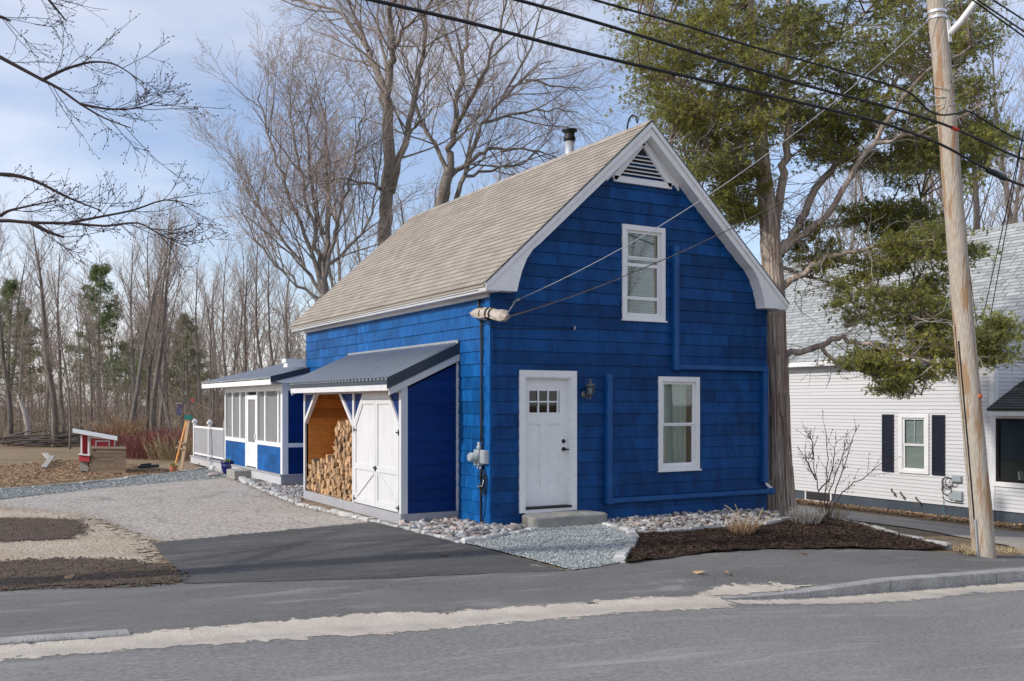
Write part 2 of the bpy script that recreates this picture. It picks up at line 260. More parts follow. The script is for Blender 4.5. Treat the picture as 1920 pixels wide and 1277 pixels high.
M['pine_leaf'] = mat('pine_needles', (0.16, 0.235, 0.09), 0.75, var=0.4, noise=0.3, col2=(0.27, 0.25, 0.14), amount=0.8, spec=0.2)
M['dogwood'] = mat('red_stem', (0.26, 0.105, 0.09), 0.8, var=0.4, spec=0.2)
M['brush'] = mat('brush_stem', (0.30, 0.235, 0.19), 0.9, var=0.35, spec=0.1)
M['greyshrub'] = mat('grey_shrub', (0.33, 0.31, 0.285), 0.9, var=0.25)
M['pole'] = mat('pole_wood', (0.47, 0.415, 0.345), 0.9, noise=3.2, col2=(0.36, 0.205, 0.10), amount=0.9, stretch=(2.4, 2.4, 0.32), bump=0.6, bscale=24, grain=(0.25, 0.205, 0.165), gscale=26, gamt=0.45, spec=0.12, lo=0.52, hi=0.60, disp=0.03)
M['navy'] = mat('navy_shutter', (0.010, 0.013, 0.026), 0.4, spec=0.5)
M['darkframe'] = mat('dark_window_frame', (0.018, 0.012, 0.014), 0.4)
M['slate_paint'] = mat('slate_foundation', (0.048, 0.062, 0.082), 0.8, noise=1.5, col2=(0.10, 0.12, 0.14), bump=0.2)
M['clap'] = mat('white_clapboard', (0.60, 0.60, 0.61), 0.5, var=0.03, noise=0.7, col2=(0.58, 0.58, 0.585), amount=0.5)
M['blind'] = mat('window_blind', (0.62, 0.63, 0.62), 0.6, var=0.08)
M['curtain'] = mat('sage_curtain', (0.60, 0.68, 0.64), 0.8, noise=4, col2=(0.42, 0.49, 0.46), stretch=(3, 3, 0.15))
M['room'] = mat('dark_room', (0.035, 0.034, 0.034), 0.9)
M['screen'] = mat('screen_mesh', (0.175, 0.165, 0.150), 0.7, noise=2, col2=(0.12, 0.115, 0.105), amount=0.8, stretch=(1, 4, 0.4))
M['red'] = mat('barn_red', (0.42, 0.030, 0.036), 0.6, noise=4, col2=(0.32, 0.022, 0.03))
M['light_grey'] = mat('light_grey_paint', (0.50, 0.50, 0.51), 0.55, noise=3, col2=(0.42, 0.42, 0.43))
M['terracotta'] = mat('terracotta', (0.44, 0.16, 0.085), 0.8, noise=8, col2=(0.34, 0.13, 0.07))
M['glaze'] = mat('cobalt_glaze', (0.004, 0.010, 0.105), 0.12, spec=0.7)
M['pale_leaf'] = mat('pale_leaf', (0.30, 0.33, 0.12), 0.7, var=0.4)
M['green'] = mat('green_plastic', (0.012, 0.16, 0.12), 0.5)
M['greycloth'] = mat('grey_cover', (0.26, 0.265, 0.28), 0.7, noise=6, col2=(0.08, 0.085, 0.095), amount=0.9, bump=0.4, bscale=8)
M['plastic_wrap'] = mat('tan_wrap', (0.50, 0.42, 0.35), 0.35, noise=10, col2=(0.36, 0.30, 0.25), bump=0.6, bscale=18, spec=0.6)
M['meter'] = mat('meter_grey', (0.33, 0.37, 0.39), 0.4, spec=0.5, noise=5, col2=(0.33, 0.36, 0.38))
M['orange'] = mat('orange_tag', (0.62, 0.13, 0.03), 0.5)
M['redtag'] = mat('red_tag', (0.60, 0.03, 0.02), 0.5)
M['bluebooth'] = mat('blue_booth', (0.012, 0.05, 0.30), 0.5)
M['tanwall'] = mat('tan_wall', (0.46, 0.38, 0.28), 0.8)
M['brickred'] = mat('red_brick', (0.25, 0.07, 0.05), 0.85, noise=8, col2=(0.16, 0.05, 0.04))
def glass(name, tint, refl=0.9, rough=0.02):
    m = bpy.data.materials.new(name); m.use_nodes = True; nt = m.node_tree; N = nt.nodes; N.clear()
    o = N.new('ShaderNodeOutputMaterial'); mixs = N.new('ShaderNodeMixShader'); tr = N.new('ShaderNodeBsdfTransparent'); gl = N.new('ShaderNodeBsdfGlossy'); fr = N.new('ShaderNodeFresnel')
    fr.inputs[0].default_value = 1.45; tr.inputs[0].default_value = (*tint, 1); gl.inputs[0].default_value = (refl, refl, refl, 1); gl.inputs['Roughness'].default_value = rough
    a = N.new('ShaderNodeMath'); a.operation = 'MULTIPLY_ADD'; a.inputs[1].default_value = 1.0; a.inputs[2].default_value = 0.02
    nt.links.new(fr.outputs[0], a.inputs[0]); nt.links.new(a.outputs[0], mixs.inputs[0]); nt.links.new(tr.outputs[0], mixs.inputs[1]); nt.links.new(gl.outputs[0], mixs.inputs[2]); nt.links.new(mixs.outputs[0], o.inputs[0])
    M[name] = m
def leafy(m, amt=0.45):
    nt = m.node_tree; b = nt.nodes['Principled BSDF']; out = [n for n in nt.nodes if n.type == 'OUTPUT_MATERIAL'][0]
    t = nt.nodes.new('ShaderNodeBsdfTranslucent'); x = nt.nodes.new('ShaderNodeMixShader'); x.inputs[0].default_value = amt
    nt.links.new(b.inputs['Base Color'].links[0].from_socket, t.inputs['Color']); nt.links.new(b.outputs[0], x.inputs[1]); nt.links.new(t.outputs[0], x.inputs[2]); nt.links.new(x.outputs[0], out.inputs[0])
leafy(M['cedar']); leafy(M['pine_leaf'])
glass('glass', (0.88, 0.92, 0.91)); glass('glass_dark', (0.30, 0.31, 0.31)); glass('screen_glass', (0.42, 0.40, 0.37), 0.25, 0.3)
def mesh_screen(name, col, op):
    m = bpy.data.materials.new(name); m.use_nodes = True; nt = m.node_tree; b = nt.nodes['Principled BSDF']; b.inputs['Base Color'].default_value = (*col, 1); b.inputs['Roughness'].default_value = 0.7; b.inputs['Alpha'].default_value = op; M[name] = m
mesh_screen('screen_glass', (0.31, 0.315, 0.31), 0.52)
# ------------------------------------------------------------------ ground, road, pavement
CURB_Y = -4.85
def HR(x, y=0): return street(x) - (0.03 + 0.13 * sst(-1.5, 2.5, x))
def HG(x, y):
    h = H(x, y) - 0.012 - 0.45 * (1 - sst(-4.7, -4.0, y)) * sst(-24, -22, y)
    if x > 16 or x < -12 or y > 26: h += 0.0
    return h
def axis(fine0, fine1, step, far):
    a = list(np.arange(fine0, fine1 + 1e-6, step)); d = step
    lo = [a[0]]; hi = [a[-1]]
    while hi[-1] < far: d *= 1.35; hi.append(hi[-1] + d)
    d = step
    while lo[-1] > -far: d *= 1.35; lo.append(lo[-1] - d)
    return lo[:0:-1] + a + hi[1:]
xs = axis(-16, 22, 0.5, 900); ys = axis(-7, 30, 0.5, 900)
def slope_far(x): return max(-1.6, min(0.5, x))
V = [];
for y in ys:
    for x in xs:
        xx = max(-30, min(24, x)); V.append((x, y, HG(xx, y)))
nx = len(xs); Fq = [(j*nx+i, j*nx+i+1, (j+1)*nx+i+1, (j+1)*nx+i) for j in range(len(ys)-1) for i in range(nx-1)]
g = link_mesh('ground', np_mesh('ground', V, np.array(Fq)), M['yard']); props(g, kind='structure')
rng = random.Random(5)
def wob(P, step=0.25, amp=0.03, closed=True, seed=1):
    """subdivide an outline and roughen it"""
    r = random.Random(seed); out = []; n = len(P)
    for i in range(n if closed else n-1):
        a, b = Vector(P[i][:2]), Vector(P[(i+1) % n][:2]); k = max(1, int((b-a).length / step)); nrm = Vector((-(b-a).y, (b-a).x)).normalized()
        for j in range(k):
            p = a.lerp(b, j/k); out.append(p + nrm * r.uniform(-amp, amp))
    if not closed: out.append(Vector(P[-1][:2]))
    return out
def patch(name, P, m, hf, off, step=0.4, kind='structure', parent=None, thick=0.0):
    bm = bmesh.new(); vs = [bm.verts.new((p[0], p[1], 0)) for p in P]
    es = [bm.edges.new((vs[i], vs[(i+1) % len(vs)])) for i in range(len(vs))]
    bmesh.ops.triangle_fill(bm, edges=es, use_beauty=True)
    X = [p[0] for p in P]; Y = [p[1] for p in P]
    for ax, lo, hi in ((0, min(X), max(X)), (1, min(Y), max(Y))):
        c = math.floor(lo/step)*step + step
        while c < hi:
            co = (c, 0, 0) if ax == 0 else (0, c, 0); no = (1, 0, 0) if ax == 0 else (0, 1, 0)
            bmesh.ops.bisect_plane(bm, geom=bm.verts[:] + bm.edges[:] + bm.faces[:], plane_co=co, plane_no=no); c += step
    for v in bm.verts: v.co.z = hf(v.co.x, v.co.y) + off
    bmesh.ops.recalc_face_normals(bm, faces=bm.faces)
    if sum(f.normal.z for f in bm.faces) < 0: bmesh.ops.reverse_faces(bm, faces=bm.faces)
    me = bpy.data.meshes.new(name); bm.to_mesh(me); bm.free()
    A = np.array([(p[0], p[1]) for p in P]); B = np.roll(A, -1, 0); Q = np.array([(v.co.x, v.co.y) for v in me.vertices]); best = np.full(len(Q), 1e9)
    for a, b in zip(A, B):
        d = b-a; t = np.clip(((Q-a)@d)/(d@d+1e-12), 0, 1); best = np.minimum(best, np.hypot(*(Q-(a+t[:, None]*d)).T))
    at_ = me.attributes.new('edge', 'FLOAT', 'POINT'); at_.data.foreach_set('value', best.astype(np.float32))
    o = link_mesh(name, me, m, parent)
    if parent is None: props(o, kind=kind)
    return o
def GP(L): return [G(u, v) for u, v in L]
# road: one long sheet falling with the street
rx = [-120, -60, -30] + list(np.arange(-16, 26, 0.2)) + [40, 70, 120]; rv = []; ry = [-4.70, -5.6, -7, -9, -11, -13, -15, -17]
for x in rx:
    for y in ry: rv.append((x, y, HR(max(-30, min(30, x))) ))
k = len(ry)
o = link_mesh('road', np_mesh('road', rv, np.array([(i*k+j, i*k+j+1, (i+1)*k+j+1, (i+1)*k+j) for i in range(len(rx)-1) for j in range(k-1)])[:, ::-1]), M['asphalt']); props(o, kind='structure')
def HRoad(x, y): return HR(max(-30, min(30, x)))
# sidewalk: from the curb to the lots behind it
back = [(-60, -1.6), (-30, -1.7), (-12, -1.75), (-7, -1.88), (-5.23, -2.42), (-3.21, -2.98), (-0.76, -3.27), (0.24, -3.17), (1.59, -2.97), (2.89, -2.99), (4.47, -3.28), (6.1, -3.65), (7.29, -3.9), (9, -3.95), (14, -3.95), (30, -3.95), (60, -3.95)]
def curb_h(x): return float(np.interp(x, [0.3, 1.87, 3.36], [0.02, 0.087, 0.160])) if x > 0.3 else 0.02
def HS(x, y):                              # the walk dips to the road where the curb is dropped
    xx = max(-30, min(30, x)); yc0 = CURB_Y + (0.155 if x > 0.3 else 0.0); t = 1 - sst(yc0, yc0 + 0.7, y); return H(xx, y) * (1 - t) + (HR(xx) + curb_h(x) - 0.012) * t
front = [(60, CURB_Y + 0.158), (20, CURB_Y + 0.158), (8, CURB_Y + 0.158), (3, CURB_Y+0.158), (0.32, CURB_Y+0.158), (0.29, CURB_Y+0.001), (-4, CURB_Y+0.001), (-8, CURB_Y+0.001), (-30, CURB_Y+0.001), (-60, CURB_Y+0.001)]
patch('sidewalk', wob(back, 0.3, 0.012, False, 2) + [Vector(p) for p in front], M['walk'], HS, 0.008)
# fresh black asphalt patch at the mouth of the driveway
ap = GP([(345, 1097), (330, 1070), (285, 1020), (480, 1001), (700, 980), (748, 985), (800, 1000), (862, 1019), (960, 1044), (1062, 1071), (700, 1087)])
patch('driveway_apron', wob(ap, 0.2, 0.012, True, 3), M['fresh'], H, 0.013, 0.2)
# old worn driveway
od = GP([(-500, 985), (0, 958), (160, 975), (285, 1022), (480, 1003), (700, 982), (750, 987), (650, 968), (560, 946), (470, 908), (430, 893), (400, 897), (200, 914), (0, 936), (-500, 968)])
patch('old_driveway', wob(od, 0.3, 0.03, True, 4), M['old_drive'], H, 0.009, 0.25)
# bare tan dirt on the left
dt = GP([(-400, 975), (0, 945), (180, 962), (330, 1012), (335, 1075), (345, 1098), (0, 1108), (-400, 1120)])
patch('dirt_lot', wob(dt, 0.2, 0.05, True, 5), M['dirt'], H, 0.011, 0.2)
s1 = GP([(-250, 1058), (0, 1052), (120, 1047), (220, 1048), (320, 1058), (355, 1080), (356, 1096), (300, 1104), (0, 1112), (-250, 1122)])
def HB(amp, sc_, seed):
    def f(x, y): return H(x, y) + amp * (math.sin(x*sc_ + seed) * math.cos(y*sc_*1.3 + seed*2) + 0.5 * math.sin(x*sc_*2.7 + y*sc_*2.1))
    return f
patch('soil_strip', wob(s1, 0.12, 0.05, True, 6), M['soil'], HB(0.003, 6, 1), 0.024, 0.12)
s2 = GP([(-200, 978), (0, 972), (90, 971), (168, 975), (178, 1000), (150, 1014), (0, 1020), (-200, 1028)])
patch('soil_patch', wob(s2, 0.1, 0.07, True, 7), M['soil'], HB(0.003, 7, 2), 0.024, 0.12)
# sand washed along the gutter
top = [(-30, -4.84), (-7.1, -4.80), (-6.1, -4.72), (-4.9, -4.66), (-3.9, -4.60), (-3.3, -4.76), (-2.9, -4.77), (-1.96, -4.78), (-1.0, -4.76), (0.0, -4.66), (0.6, -4.42)]
bot = [(0.40, -5.2), (0.12, -5.42), (-0.54, -5.46), (-1.9, -5.46), (-3.5, -5.50), (-4.22, -5.48), (-5.77, -5.38), (-7.1, -5.33), (-30, -5.36)]
def HSand(x, y):
    if y > CURB_Y: return HS(x, y) + 0.012
    return HRoad(x, y) + 0.024 * sst(CURB_Y - 0.16, CURB_Y - 0.0, y)
patch('sand_drift', wob(top, 0.12, 0.035, False, 8) + wob(bot, 0.12, 0.035, False, 9), M['sand'], HSand, 0.004, 0.08)
b2 = [(0.3, -4.856), (2, -4.858), (3.36, -4.858), (6, -4.858), (12, -4.858), (12, -5.15), (6.6, -5.3), (5.24, -5.47), (4.46, -5.37), (3.6, -5.45), (2.91, -5.5), (1.85, -5.34), (0.42, -5.2)]
patch('gutter_sand', wob(b2[:5], 0.3, 0, False, 1) + wob(b2[5:], 0.12, 0.03, False, 10), M['sand'], lambda x, y: HRoad(x, y), 0.004, 0.15)
b3 = [(0.2, -4.846), (0.5, -4.40), (1.1, -4.32), (1.7, -4.42), (2.3, -4.60), (3.0, -4.66), (3.0, -4.69), (2.0, -4.70), (1.2, -4.84)]
patch('curb_end_sand', wob(b3, 0.1, 0.03, True, 11), M['sand'], HS, 0.022, 0.1)
# light tyre-drawn sand streaks on the asphalt
for nm, a, b, w, hf, of, md in (('sand_streak', (955, 1056), (1042, 1069), 0.09, H, 0.018, 'sand'), ('sand_streak', (715, 1022), (775, 1025), 0.05, H, 0.018, 'sand'), ('sand_streak', (1475, 1066), (1620, 1062), 0.02, HS, 0.013, 'sand')):
    p, q = G(*a), G(*b); d = (q-p); d.z = 0; n = Vector((-d.y, d.x, 0)).normalized() * w
    patch(nm, wob([p, p.lerp(q, .5) - n, q, p.lerp(q, .5) + n], 0.06, 0.015, True, 3), M[md], hf, of, 0.2)
# granite curb in separate stones
curb = bpy.data.objects.new('curb', None); COL.objects.link(curb); props(curb, kind='structure'); OFF['curb'] = Vector((0, 0, 0))
def curb_stone(x0, x1, h0, h1, y0=CURB_Y, dep=0.16):
    mb = MB(); n = 6; A = []
    rr = random.Random(int(x0*100))
    for i in range(n+1):
        x = x0 + (x1-x0)*i/n; t = h0 + (h1-h0)*i/n; z = HR(x); j = rr.uniform(-.006, .006)
        A.append([(x, y0 + j, z - 0.25), (x, y0 + j, z + t - 0.012), (x, y0 + 0.014 + j, z + t), (x, y0 + dep, z + t + 0.004), (x, y0 + dep, z - 0.25)])
    for i in range(n): mb.prism(A[i], A[i+1])
    return mb.build('curb_stone', M['curb'], curb)
curb_stone(0.30, 1.87, 0.02, 0.085); curb_stone(1.885, 3.355, 0.09, 0.160); curb_stone(3.37, 5.62, 0.160, 0.162); curb_stone(5.64, 7.9, 0.162, 0.162); curb_stone(7.92, 10.2, 0.162, 0.162); curb_stone(10.22, 13.0, 0.162, 0.162)
curb_stone(-7.7, -6.12, 0.055, 0.045, CURB_Y - 0.02); curb_stone(-10.5, -7.72, 0.06, 0.055, CURB_Y - 0.02)
# mulch bed in front of the house
mbed = GP([(1192, 1004), (1250, 1000), (1430, 990), (1495, 975), (1560, 975), (1640, 995), (1780, 1032), (1700, 1033), (1600, 1031), (1430, 1032), (1300, 1041), (1172, 1059)])
def HM(x, y): return H(x, y) + 0.025 * (0.5 + 0.5 * math.sin(3.1*x + 1.7*y)) + 0.008 * math.sin(17*x) * math.cos(19*y)
patch('mulch_bed', wob(mbed, 0.15, 0.04, True, 12), M['mulch'], HM, 0.024, 0.12)
# crushed stone pad by the step, and the strip across the head of the driveway
pad = GP([(870, 1020), (905, 1016), (950, 1005), (1006, 996), (1000, 985), (1130, 975), (1150, 990), (1184, 1003), (1185, 1016), (1160, 1057), (1120, 1065), (1072, 1071)])
patch('gravel_pad', wob(pad, 0.15, 0.012, True, 13), M['gravel'], H, 0.018, 0.2)
gst = GP([(-500, 949), (0, 919), (150, 908), (300, 890), (388, 880), (432, 893), (400, 898), (200, 915), (0, 936), (-500, 970)])
patch('gravel_strip', wob(gst, 0.3, 0.03, True, 14), M['gravel'], H, 0.006)
# neighbour's driveway between the houses
nd = [(7.6, -3.95), (9.0, -3.0), (10.2, 0.0), (10.3, 8), (10.3, 22), (13.6, 22), (13.7, 8), (13.6, 0), (13.8, -3.95)]
patch('neighbour_driveway', wob(nd, 0.4, 0.06, True, 15), M['drive2'], H, 0.010)
# mown park far behind the wood
def flat(x, y): return 0.0
patch('park_field', [(-14, 44), (60, 44), (90, 120), (40, 170), (-20, 150)], M['field'], lambda x, y: HG(max(-30, min(24, x)), y), 0.03, 12)
patch('sand_court', [(10, 62), (34, 58), (36, 64), (12, 70)], M['sand'], lambda x, y: HG(max(-30, min(24, x)), y), 0.06, 6)
# ------------------------------------------------------------------ loose stones, chips and leaves
def rock_protos(n, seed, k=0):
    r = np.random.RandomState(seed); out = []
    base = np.array([(sx, sy, sz) for sz in (-1, 1) for sx, sy in ((-1, -1), (1, -1), (1, 1), (-1, 1))], float)
    # cube with extra belt: 14 points
    pts = np.array([(math.cos(a), math.sin(a), 0) for a in np.arange(0, 2*math.pi, math.pi/3)] + [(0.6*math.cos(a), 0.6*math.sin(a), 0.75) for a in np.arange(0.4, 2*math.pi, 2*math.pi/4)] + [(0.6*math.cos(a), 0.6*math.sin(a), -0.75) for a in np.arange(0.4, 2*math.pi, 2*math.pi/4)])
    for i in range(n):
        p = pts * (1 + r.uniform(-.22, .22, (len(pts), 1))); p = p * np.array([1, r.uniform(.6, .95), r.uniform(.42, .7)])
        bm = bmesh.new()
        for q in p: bm.verts.new(q)
        bmesh.ops.convex_hull(bm, input=bm.verts)
        bm.verts.ensure_lookup_table(); bm.verts.index_update(); bmesh.ops.triangulate(bm, faces=bm.faces)
        vs = [v for v in bm.verts if v.link_faces]; ix = {v: i for i, v in enumerate(vs)}
        out.append((np.array([v.co[:] for v in vs]), np.array([[ix[v] for v in f.verts] for f in bm.faces]))); bm.free()
    return out
ROCKS = rock_protos(10, 3)
def inside(P, x, y):
    c = False; n = len(P)
    for i in range(n):
        x1, y1 = P[i][0], P[i][1]; x2, y2 = P[(i+1) % n][0], P[(i+1) % n][1]
        if (y1 > y) != (y2 > y) and x < (x2-x1)*(y-y1)/(y2-y1) + x1: c = not c
    return c
def sample(P, n, r):
    X = [p[0] for p in P]; Y = [p[1] for p in P]; out = []
    while len(out) < n:
        x, y = r.uniform(min(X), max(X)), r.uniform(min(Y), max(Y))
        if inside(P, x, y): out.append((x, y))
    return out
def rotmat(r):
    a, b, c = r.uniform(0, 6.28), r.uniform(-.45, .45), r.uniform(-.45, .45)
    ca, sa, cb, sb, cc, s_ = math.cos(a), math.sin(a), math.cos(b), math.sin(b), math.cos(c), math.sin(c)
    return np.array([[ca, -sa, 0], [sa, ca, 0], [0, 0, 1]]) @ np.array([[1, 0, 0], [0, cb, -sb], [0, sb, cb]]) @ np.array([[cc, 0, s_], [0, 1, 0], [-s_, 0, cc]])
def scatter(name, spots, size, m, hf, up, seed, label, cat, parent=None, protos=None):
    r = random.Random(seed); Vs = []; Fs = []; n = 0; protos = protos or ROCKS
    for x, y in spots:
        v, f = protos[r.randrange(len(protos))]; s = r.uniform(*size); w = v @ rotmat(r).T * s + np.array([x, y, hf(x, y) + up + s * r.uniform(0.0, 0.4)])
        Vs.append(w); Fs.append(f + n); n += len(v)
    o = link_mesh(name, np_mesh(name, np.concatenate(Vs), np.concatenate(Fs)), m, parent)
    return props(o, label, cat, None, 'stuff')
scatter('gravel', sample(pad, 6500, rng), (0.010, 0.023), M['gravel'], H, 0.018, 1, 'blue grey crushed stone in front of the granite step', 'gravel')
gst_near = GP([(-60, 922), (0, 919), (150, 908), (300, 890), (388, 880), (432, 893), (400, 898), (200, 915), (0, 936), (-60, 940)])
scatter('gravel_band', sample(gst_near, 3200, rng), (0.012, 0.028), M['gravel'], H, 0.006, 2, 'grey crushed stone band across the head of the driveway', 'gravel')
river1 = GP([(752, 986), (800, 978), (860, 972), (922, 993), (962, 984), (998, 996), (950, 1004), (905, 1013), (866, 1015)])
river1 = [G(752, 987), G(866, 1014), G(905, 1012), G(950, 1002), G(1004, 994), Vector((0.35, -0.02, 0)), Vector((0.0, -0.02, 0)), Vector((-0.02, 0.0, 0)), Vector((-0.02, 1.12, 0)), Vector((-1.04, 1.12, 0))]
river2 = [Vector((1.95, -0.02, 0)), Vector((6.1, -0.02, 0)), G(1470, 978), G(1430, 986), G(1250, 997), G(1190, 1000), G(1150, 988)]
river3 = [Vector((-1.08, 6.2, 0)), G(560, 943), G(470, 903), G(432, 890), Vector((-0.75, 16.5, 0)), Vector((-0.55, 9.2, 0)), Vector((-0.02, 9.2, 0)), Vector((-0.02, 6.2, 0))]
rr = random.Random(9)
# the 300 stones that show largest, one by one
stone_mesh = []
for i, (v, f) in enumerate(ROCKS):
    me = np_mesh('river_stone', v, f); me.materials.append(M['stone']); stone_mesh.append(me)
def river_stone(x, y, s, lab, gr):
    o = bpy.data.objects.new('river_stone', rr.choice(stone_mesh)); COL.objects.link(o); o.scale = (s, s, s); o.location = (x, y, H(x, y) + 0.02 + s*0.35); o.rotation_euler = (rr.uniform(-.3, .3), rr.uniform(-.3, .3), rr.uniform(0, 6.28)); props(o, lab, 'stone', gr)
for x, y in sample(river1, 190, rr): river_stone(x, y, rr.uniform(0.045, 0.09), 'rounded river stone in the bed at the blue house corner', 'river stones at the house corner')
for x, y in sample(river2, 110, rr): river_stone(x, y, rr.uniform(0.035, 0.07), 'rounded river stone in the bed under the front window', 'river stones under the front window')
scatter('pebble_fill', sample(river1, 700, rr), (0.025, 0.05), M['stone'], H, 0.012, 3, 'small pebbles filling the corner river stone bed', 'pebbles')
scatter('pebble_fill', sample(river2, 1500, rr), (0.018, 0.042), M['stone'], H, 0.012, 4, 'small pebbles filling the bed below the front wall', 'pebbles')
scatter('pebble_fill', sample(river3, 1500, rr), (0.025, 0.06), M['stone'], H, 0.012, 5, 'grey pebbles in the bed along the screened porch', 'pebbles')
flake = [(np.array([(-1, -.3, 0), (1, -.3, .1), (1, .3, 0), (-1, .3, .1)]), np.array([(0, 1, 2), (0, 2, 3)]))]
scatter('mulch_chips', sample(mbed, 7000, rr), (0.012, 0.034), M['chip'], HM, 0.030, 6, 'shredded dark bark mulch lying on the planting bed', 'mulch', None, flake)
scatter('soil_clods', sample(s1, 1500, rr) + sample(s2, 600, rr), (0.006, 0.018), M['clod'], H, 0.022, 7, 'clods of dark soil heaped along the sidewalk edge', 'soil')
leafp = [(np.array([(-1, 0, .1), (-.2, -.55, 0), (1, 0, .25), (-.2, .55, .12)]), np.array([(0, 1, 2), (0, 2, 3)])), (np.array([(-1, 0, .3), (0, -.6, 0), (1, 0, .2), (0, .6, 0)]), np.array([(0, 1, 2), (0, 2, 3)]))]
yl = GP([(-60, 880), (120, 862), (240, 868), (330, 884), (0, 916), (-60, 920)])
scatter('leaf_litter', sample(yl, 8000, rr), (0.02, 0.05), M['leaf'], H, 0.006, 8, 'brown fallen leaves over the yard before the wood', 'leaves', None, leafp)
nl = [(14.3, -2), (15.5, -2), (15.5, 12), (14.3, 12)]
scatter('leaf_drift', sample(nl, 4500, rr) + sample([(8.6, 1), (10.0, 1), (10.0, 14), (8.6, 14)], 1800, rr), (0.03, 0.07), M['leaf'], H, 0.012, 9, 'brown leaves drifted along the white house foundation', 'leaves', None, leafp)
def grass_tuft(name, spots, n, h, m, label, cat, group, seed):
    r = random.Random(seed)
    for u in spots:
        p = Vector(u); mb = MB()
        for i in range(n):
            a = r.uniform(0, 6.28); l = r.uniform(.5, 1) * h; q = p + Vector((math.cos(a), math.sin(a), 0)) * r.uniform(0, h*.35); e = q + Vector((math.cos(a)*l*.7, math.sin(a)*l*.7, l*.6)); s = Vector((-math.sin(a), math.cos(a), 0))*.006
            mb.v += [tuple(q-s), tuple(q+s), tuple(e)]; k = len(mb.v); mb.f.append((k-3, k-2, k-1))
        o = mb.build(name, m); props(o, label, cat, group)
grass_tuft('grass_tuft', [G(1800, 1035), G(1815, 1042)], 60, 0.22, M['straw'], 'tuft of dry straw grass at the utility pole foot', 'grass', 'dry grass by the pole', 4)
gv = sample([(6.3, -3.6), (7.4, -3.8), (11, -3.8), (11, -3.3), (7.2, -3.2)], 1600, rr)
scatter('verge_grass', gv, (0.03, 0.08), M['straw'], H, 0.01, 12, 'short dry grass on the verge beside the pole', 'grass', None, [(np.array([(-.1, 0, 0), (.1, 0, 0), (.3, .5, .7)]), np.array([(0, 1, 2)]))])
for (u, v) in [(815+550, 1078), (1505, 1042), (130, 1158-70), (1310, 1078), (830, 1045)]:
    p = G(u, v); mb = MB(); a = rr.uniform(0, 6); s = 0.09
    c, d = Vector((math.cos(a), math.sin(a), 0))*s, Vector((-math.sin(a), math.cos(a), 0))*s*.5
    z = Vector((0, 0, HS(p.x, p.y) - H(p.x, p.y) + 0.035)); p = p + z
    mb.poly([p-c, p-d*.8-c*.2-Vector((0, 0, .02)), p+c+Vector((0, 0, .02)), p+d-c*.2+Vector((0, 0, .012))]); o = mb.build('fallen_leaf', M['leaf']); props(o, 'single brown leaf lying on the dark asphalt', 'leaf', 'single leaves on the asphalt')
# ------------------------------------------------------------------ edging stones
cob_r = random.Random(21)
def cobble_line(P, w, ln, h, label, group):
    """a row of split granite blocks laid end to end along a line"""
    pts = [Vector((p[0], p[1])) for p in P]; seg = []; 
    for a, b in zip(pts, pts[1:]):
        Ld = (b-a).length; n = max(1, round(Ld / ln)); 
        cuts = [0] + sorted((i + cob_r.uniform(-.3, .3))/n for i in range(1, n)) + [1]
        for c0, c1 in zip(cuts, cuts[1:]): seg.append((a.lerp(b, c0), a.lerp(b, c1)))
    for a, b in seg:
        d = (b-a); l = d.length*0.5 - 0.006; d = d.normalized(); e = Vector((-d.y, d.x)); c = (a+b)/2 + e*cob_r.uniform(-.015, .015); z0 = H(c.x, c.y); hh = h*cob_r.uniform(.55, 1.3); ww = w*cob_r.uniform(.7, 1.2)/2
        def P3(i, j, z): q = c + d*i + e*j; return (q.x + cob_r.uniform(-.008, .008), q.y + cob_r.uniform(-.008, .008), z + cob_r.uniform(-.006, .006))
        B = [P3(-l, -ww, z0-.08), P3(l, -ww, z0-.08), P3(l, ww, z0-.08), P3(-l, ww, z0-.08)]
        Md = [P3(-l, -ww, z0+hh*.65), P3(l, -ww, z0+hh*.65), P3(l, ww, z0+hh*.65), P3(-l, ww, z0+hh*.65)]
        T = [P3(-l*.86, -ww*.72, z0+hh), P3(l*.86, -ww*.72, z0+hh), P3(l*.86, ww*.72, z0+hh), P3(-l*.86, ww*.72, z0+hh)]
        mb = MB(); n = 0; mb.v = B + Md + T
        mb.f = [(3, 2, 1, 0), (8, 9, 10, 11)] + [(i, (i+1) % 4, 4+(i+1) % 4, 4+i) for i in range(4)] + [(4+i, 4+(i+1) % 4, 8+(i+1) % 4, 8+i) for i in range(4)]
        props(mb.build('edging_stone', M['cobble']), label, 'edging stone', group)
cobble_line(GP([(470, 908), (560, 946), (650, 967), (752, 990), (866, 1019)]), 0.12, 0.20, 0.05, 'pale granite block edging the driveway along the wood shed', 'driveway edging blocks')
cobble_line(GP([(866, 1019), (905, 1015), (950, 1005), (1006, 996)]), 0.11, 0.22, 0.07, 'pale granite block between the river stones and the gravel pad', 'gravel pad edging blocks')
cobble_line(GP([(1134, 986), (1184, 1001), (1190, 1014), (1163, 1056)]), 0.13, 0.30, 0.085, 'pale granite block between the gravel pad and the mulch bed', 'mulch bed edging blocks')
cobble_line(GP([(1192, 1003), (1250, 998), (1430, 987), (1480, 975)]), 0.09, 0.45, 0.05, 'low granite strip along the front of the pebble bed', 'pebble bed edging strips')
cobble_line(GP([(1610, 987), (1680, 1004), (1780, 1030)]), 0.13, 0.5, 0.07, 'long pale stone bordering the mulch bed by the neighbour drive', 'mulch bed border stones')
cobble_line(GP([(1490, 966), (1560, 974), (1610, 986)]), 0.14, 0.4, 0.07, 'grey border stone behind the mulch bed by the cedar', 'stones by the cedar')
cobble_line(GP([(0, 919), (150, 908), (300, 890), (392, 879)]), 0.10, 0.6, 0.05, 'white stone strip along the far side of the gravel band', 'gravel band edging strips')
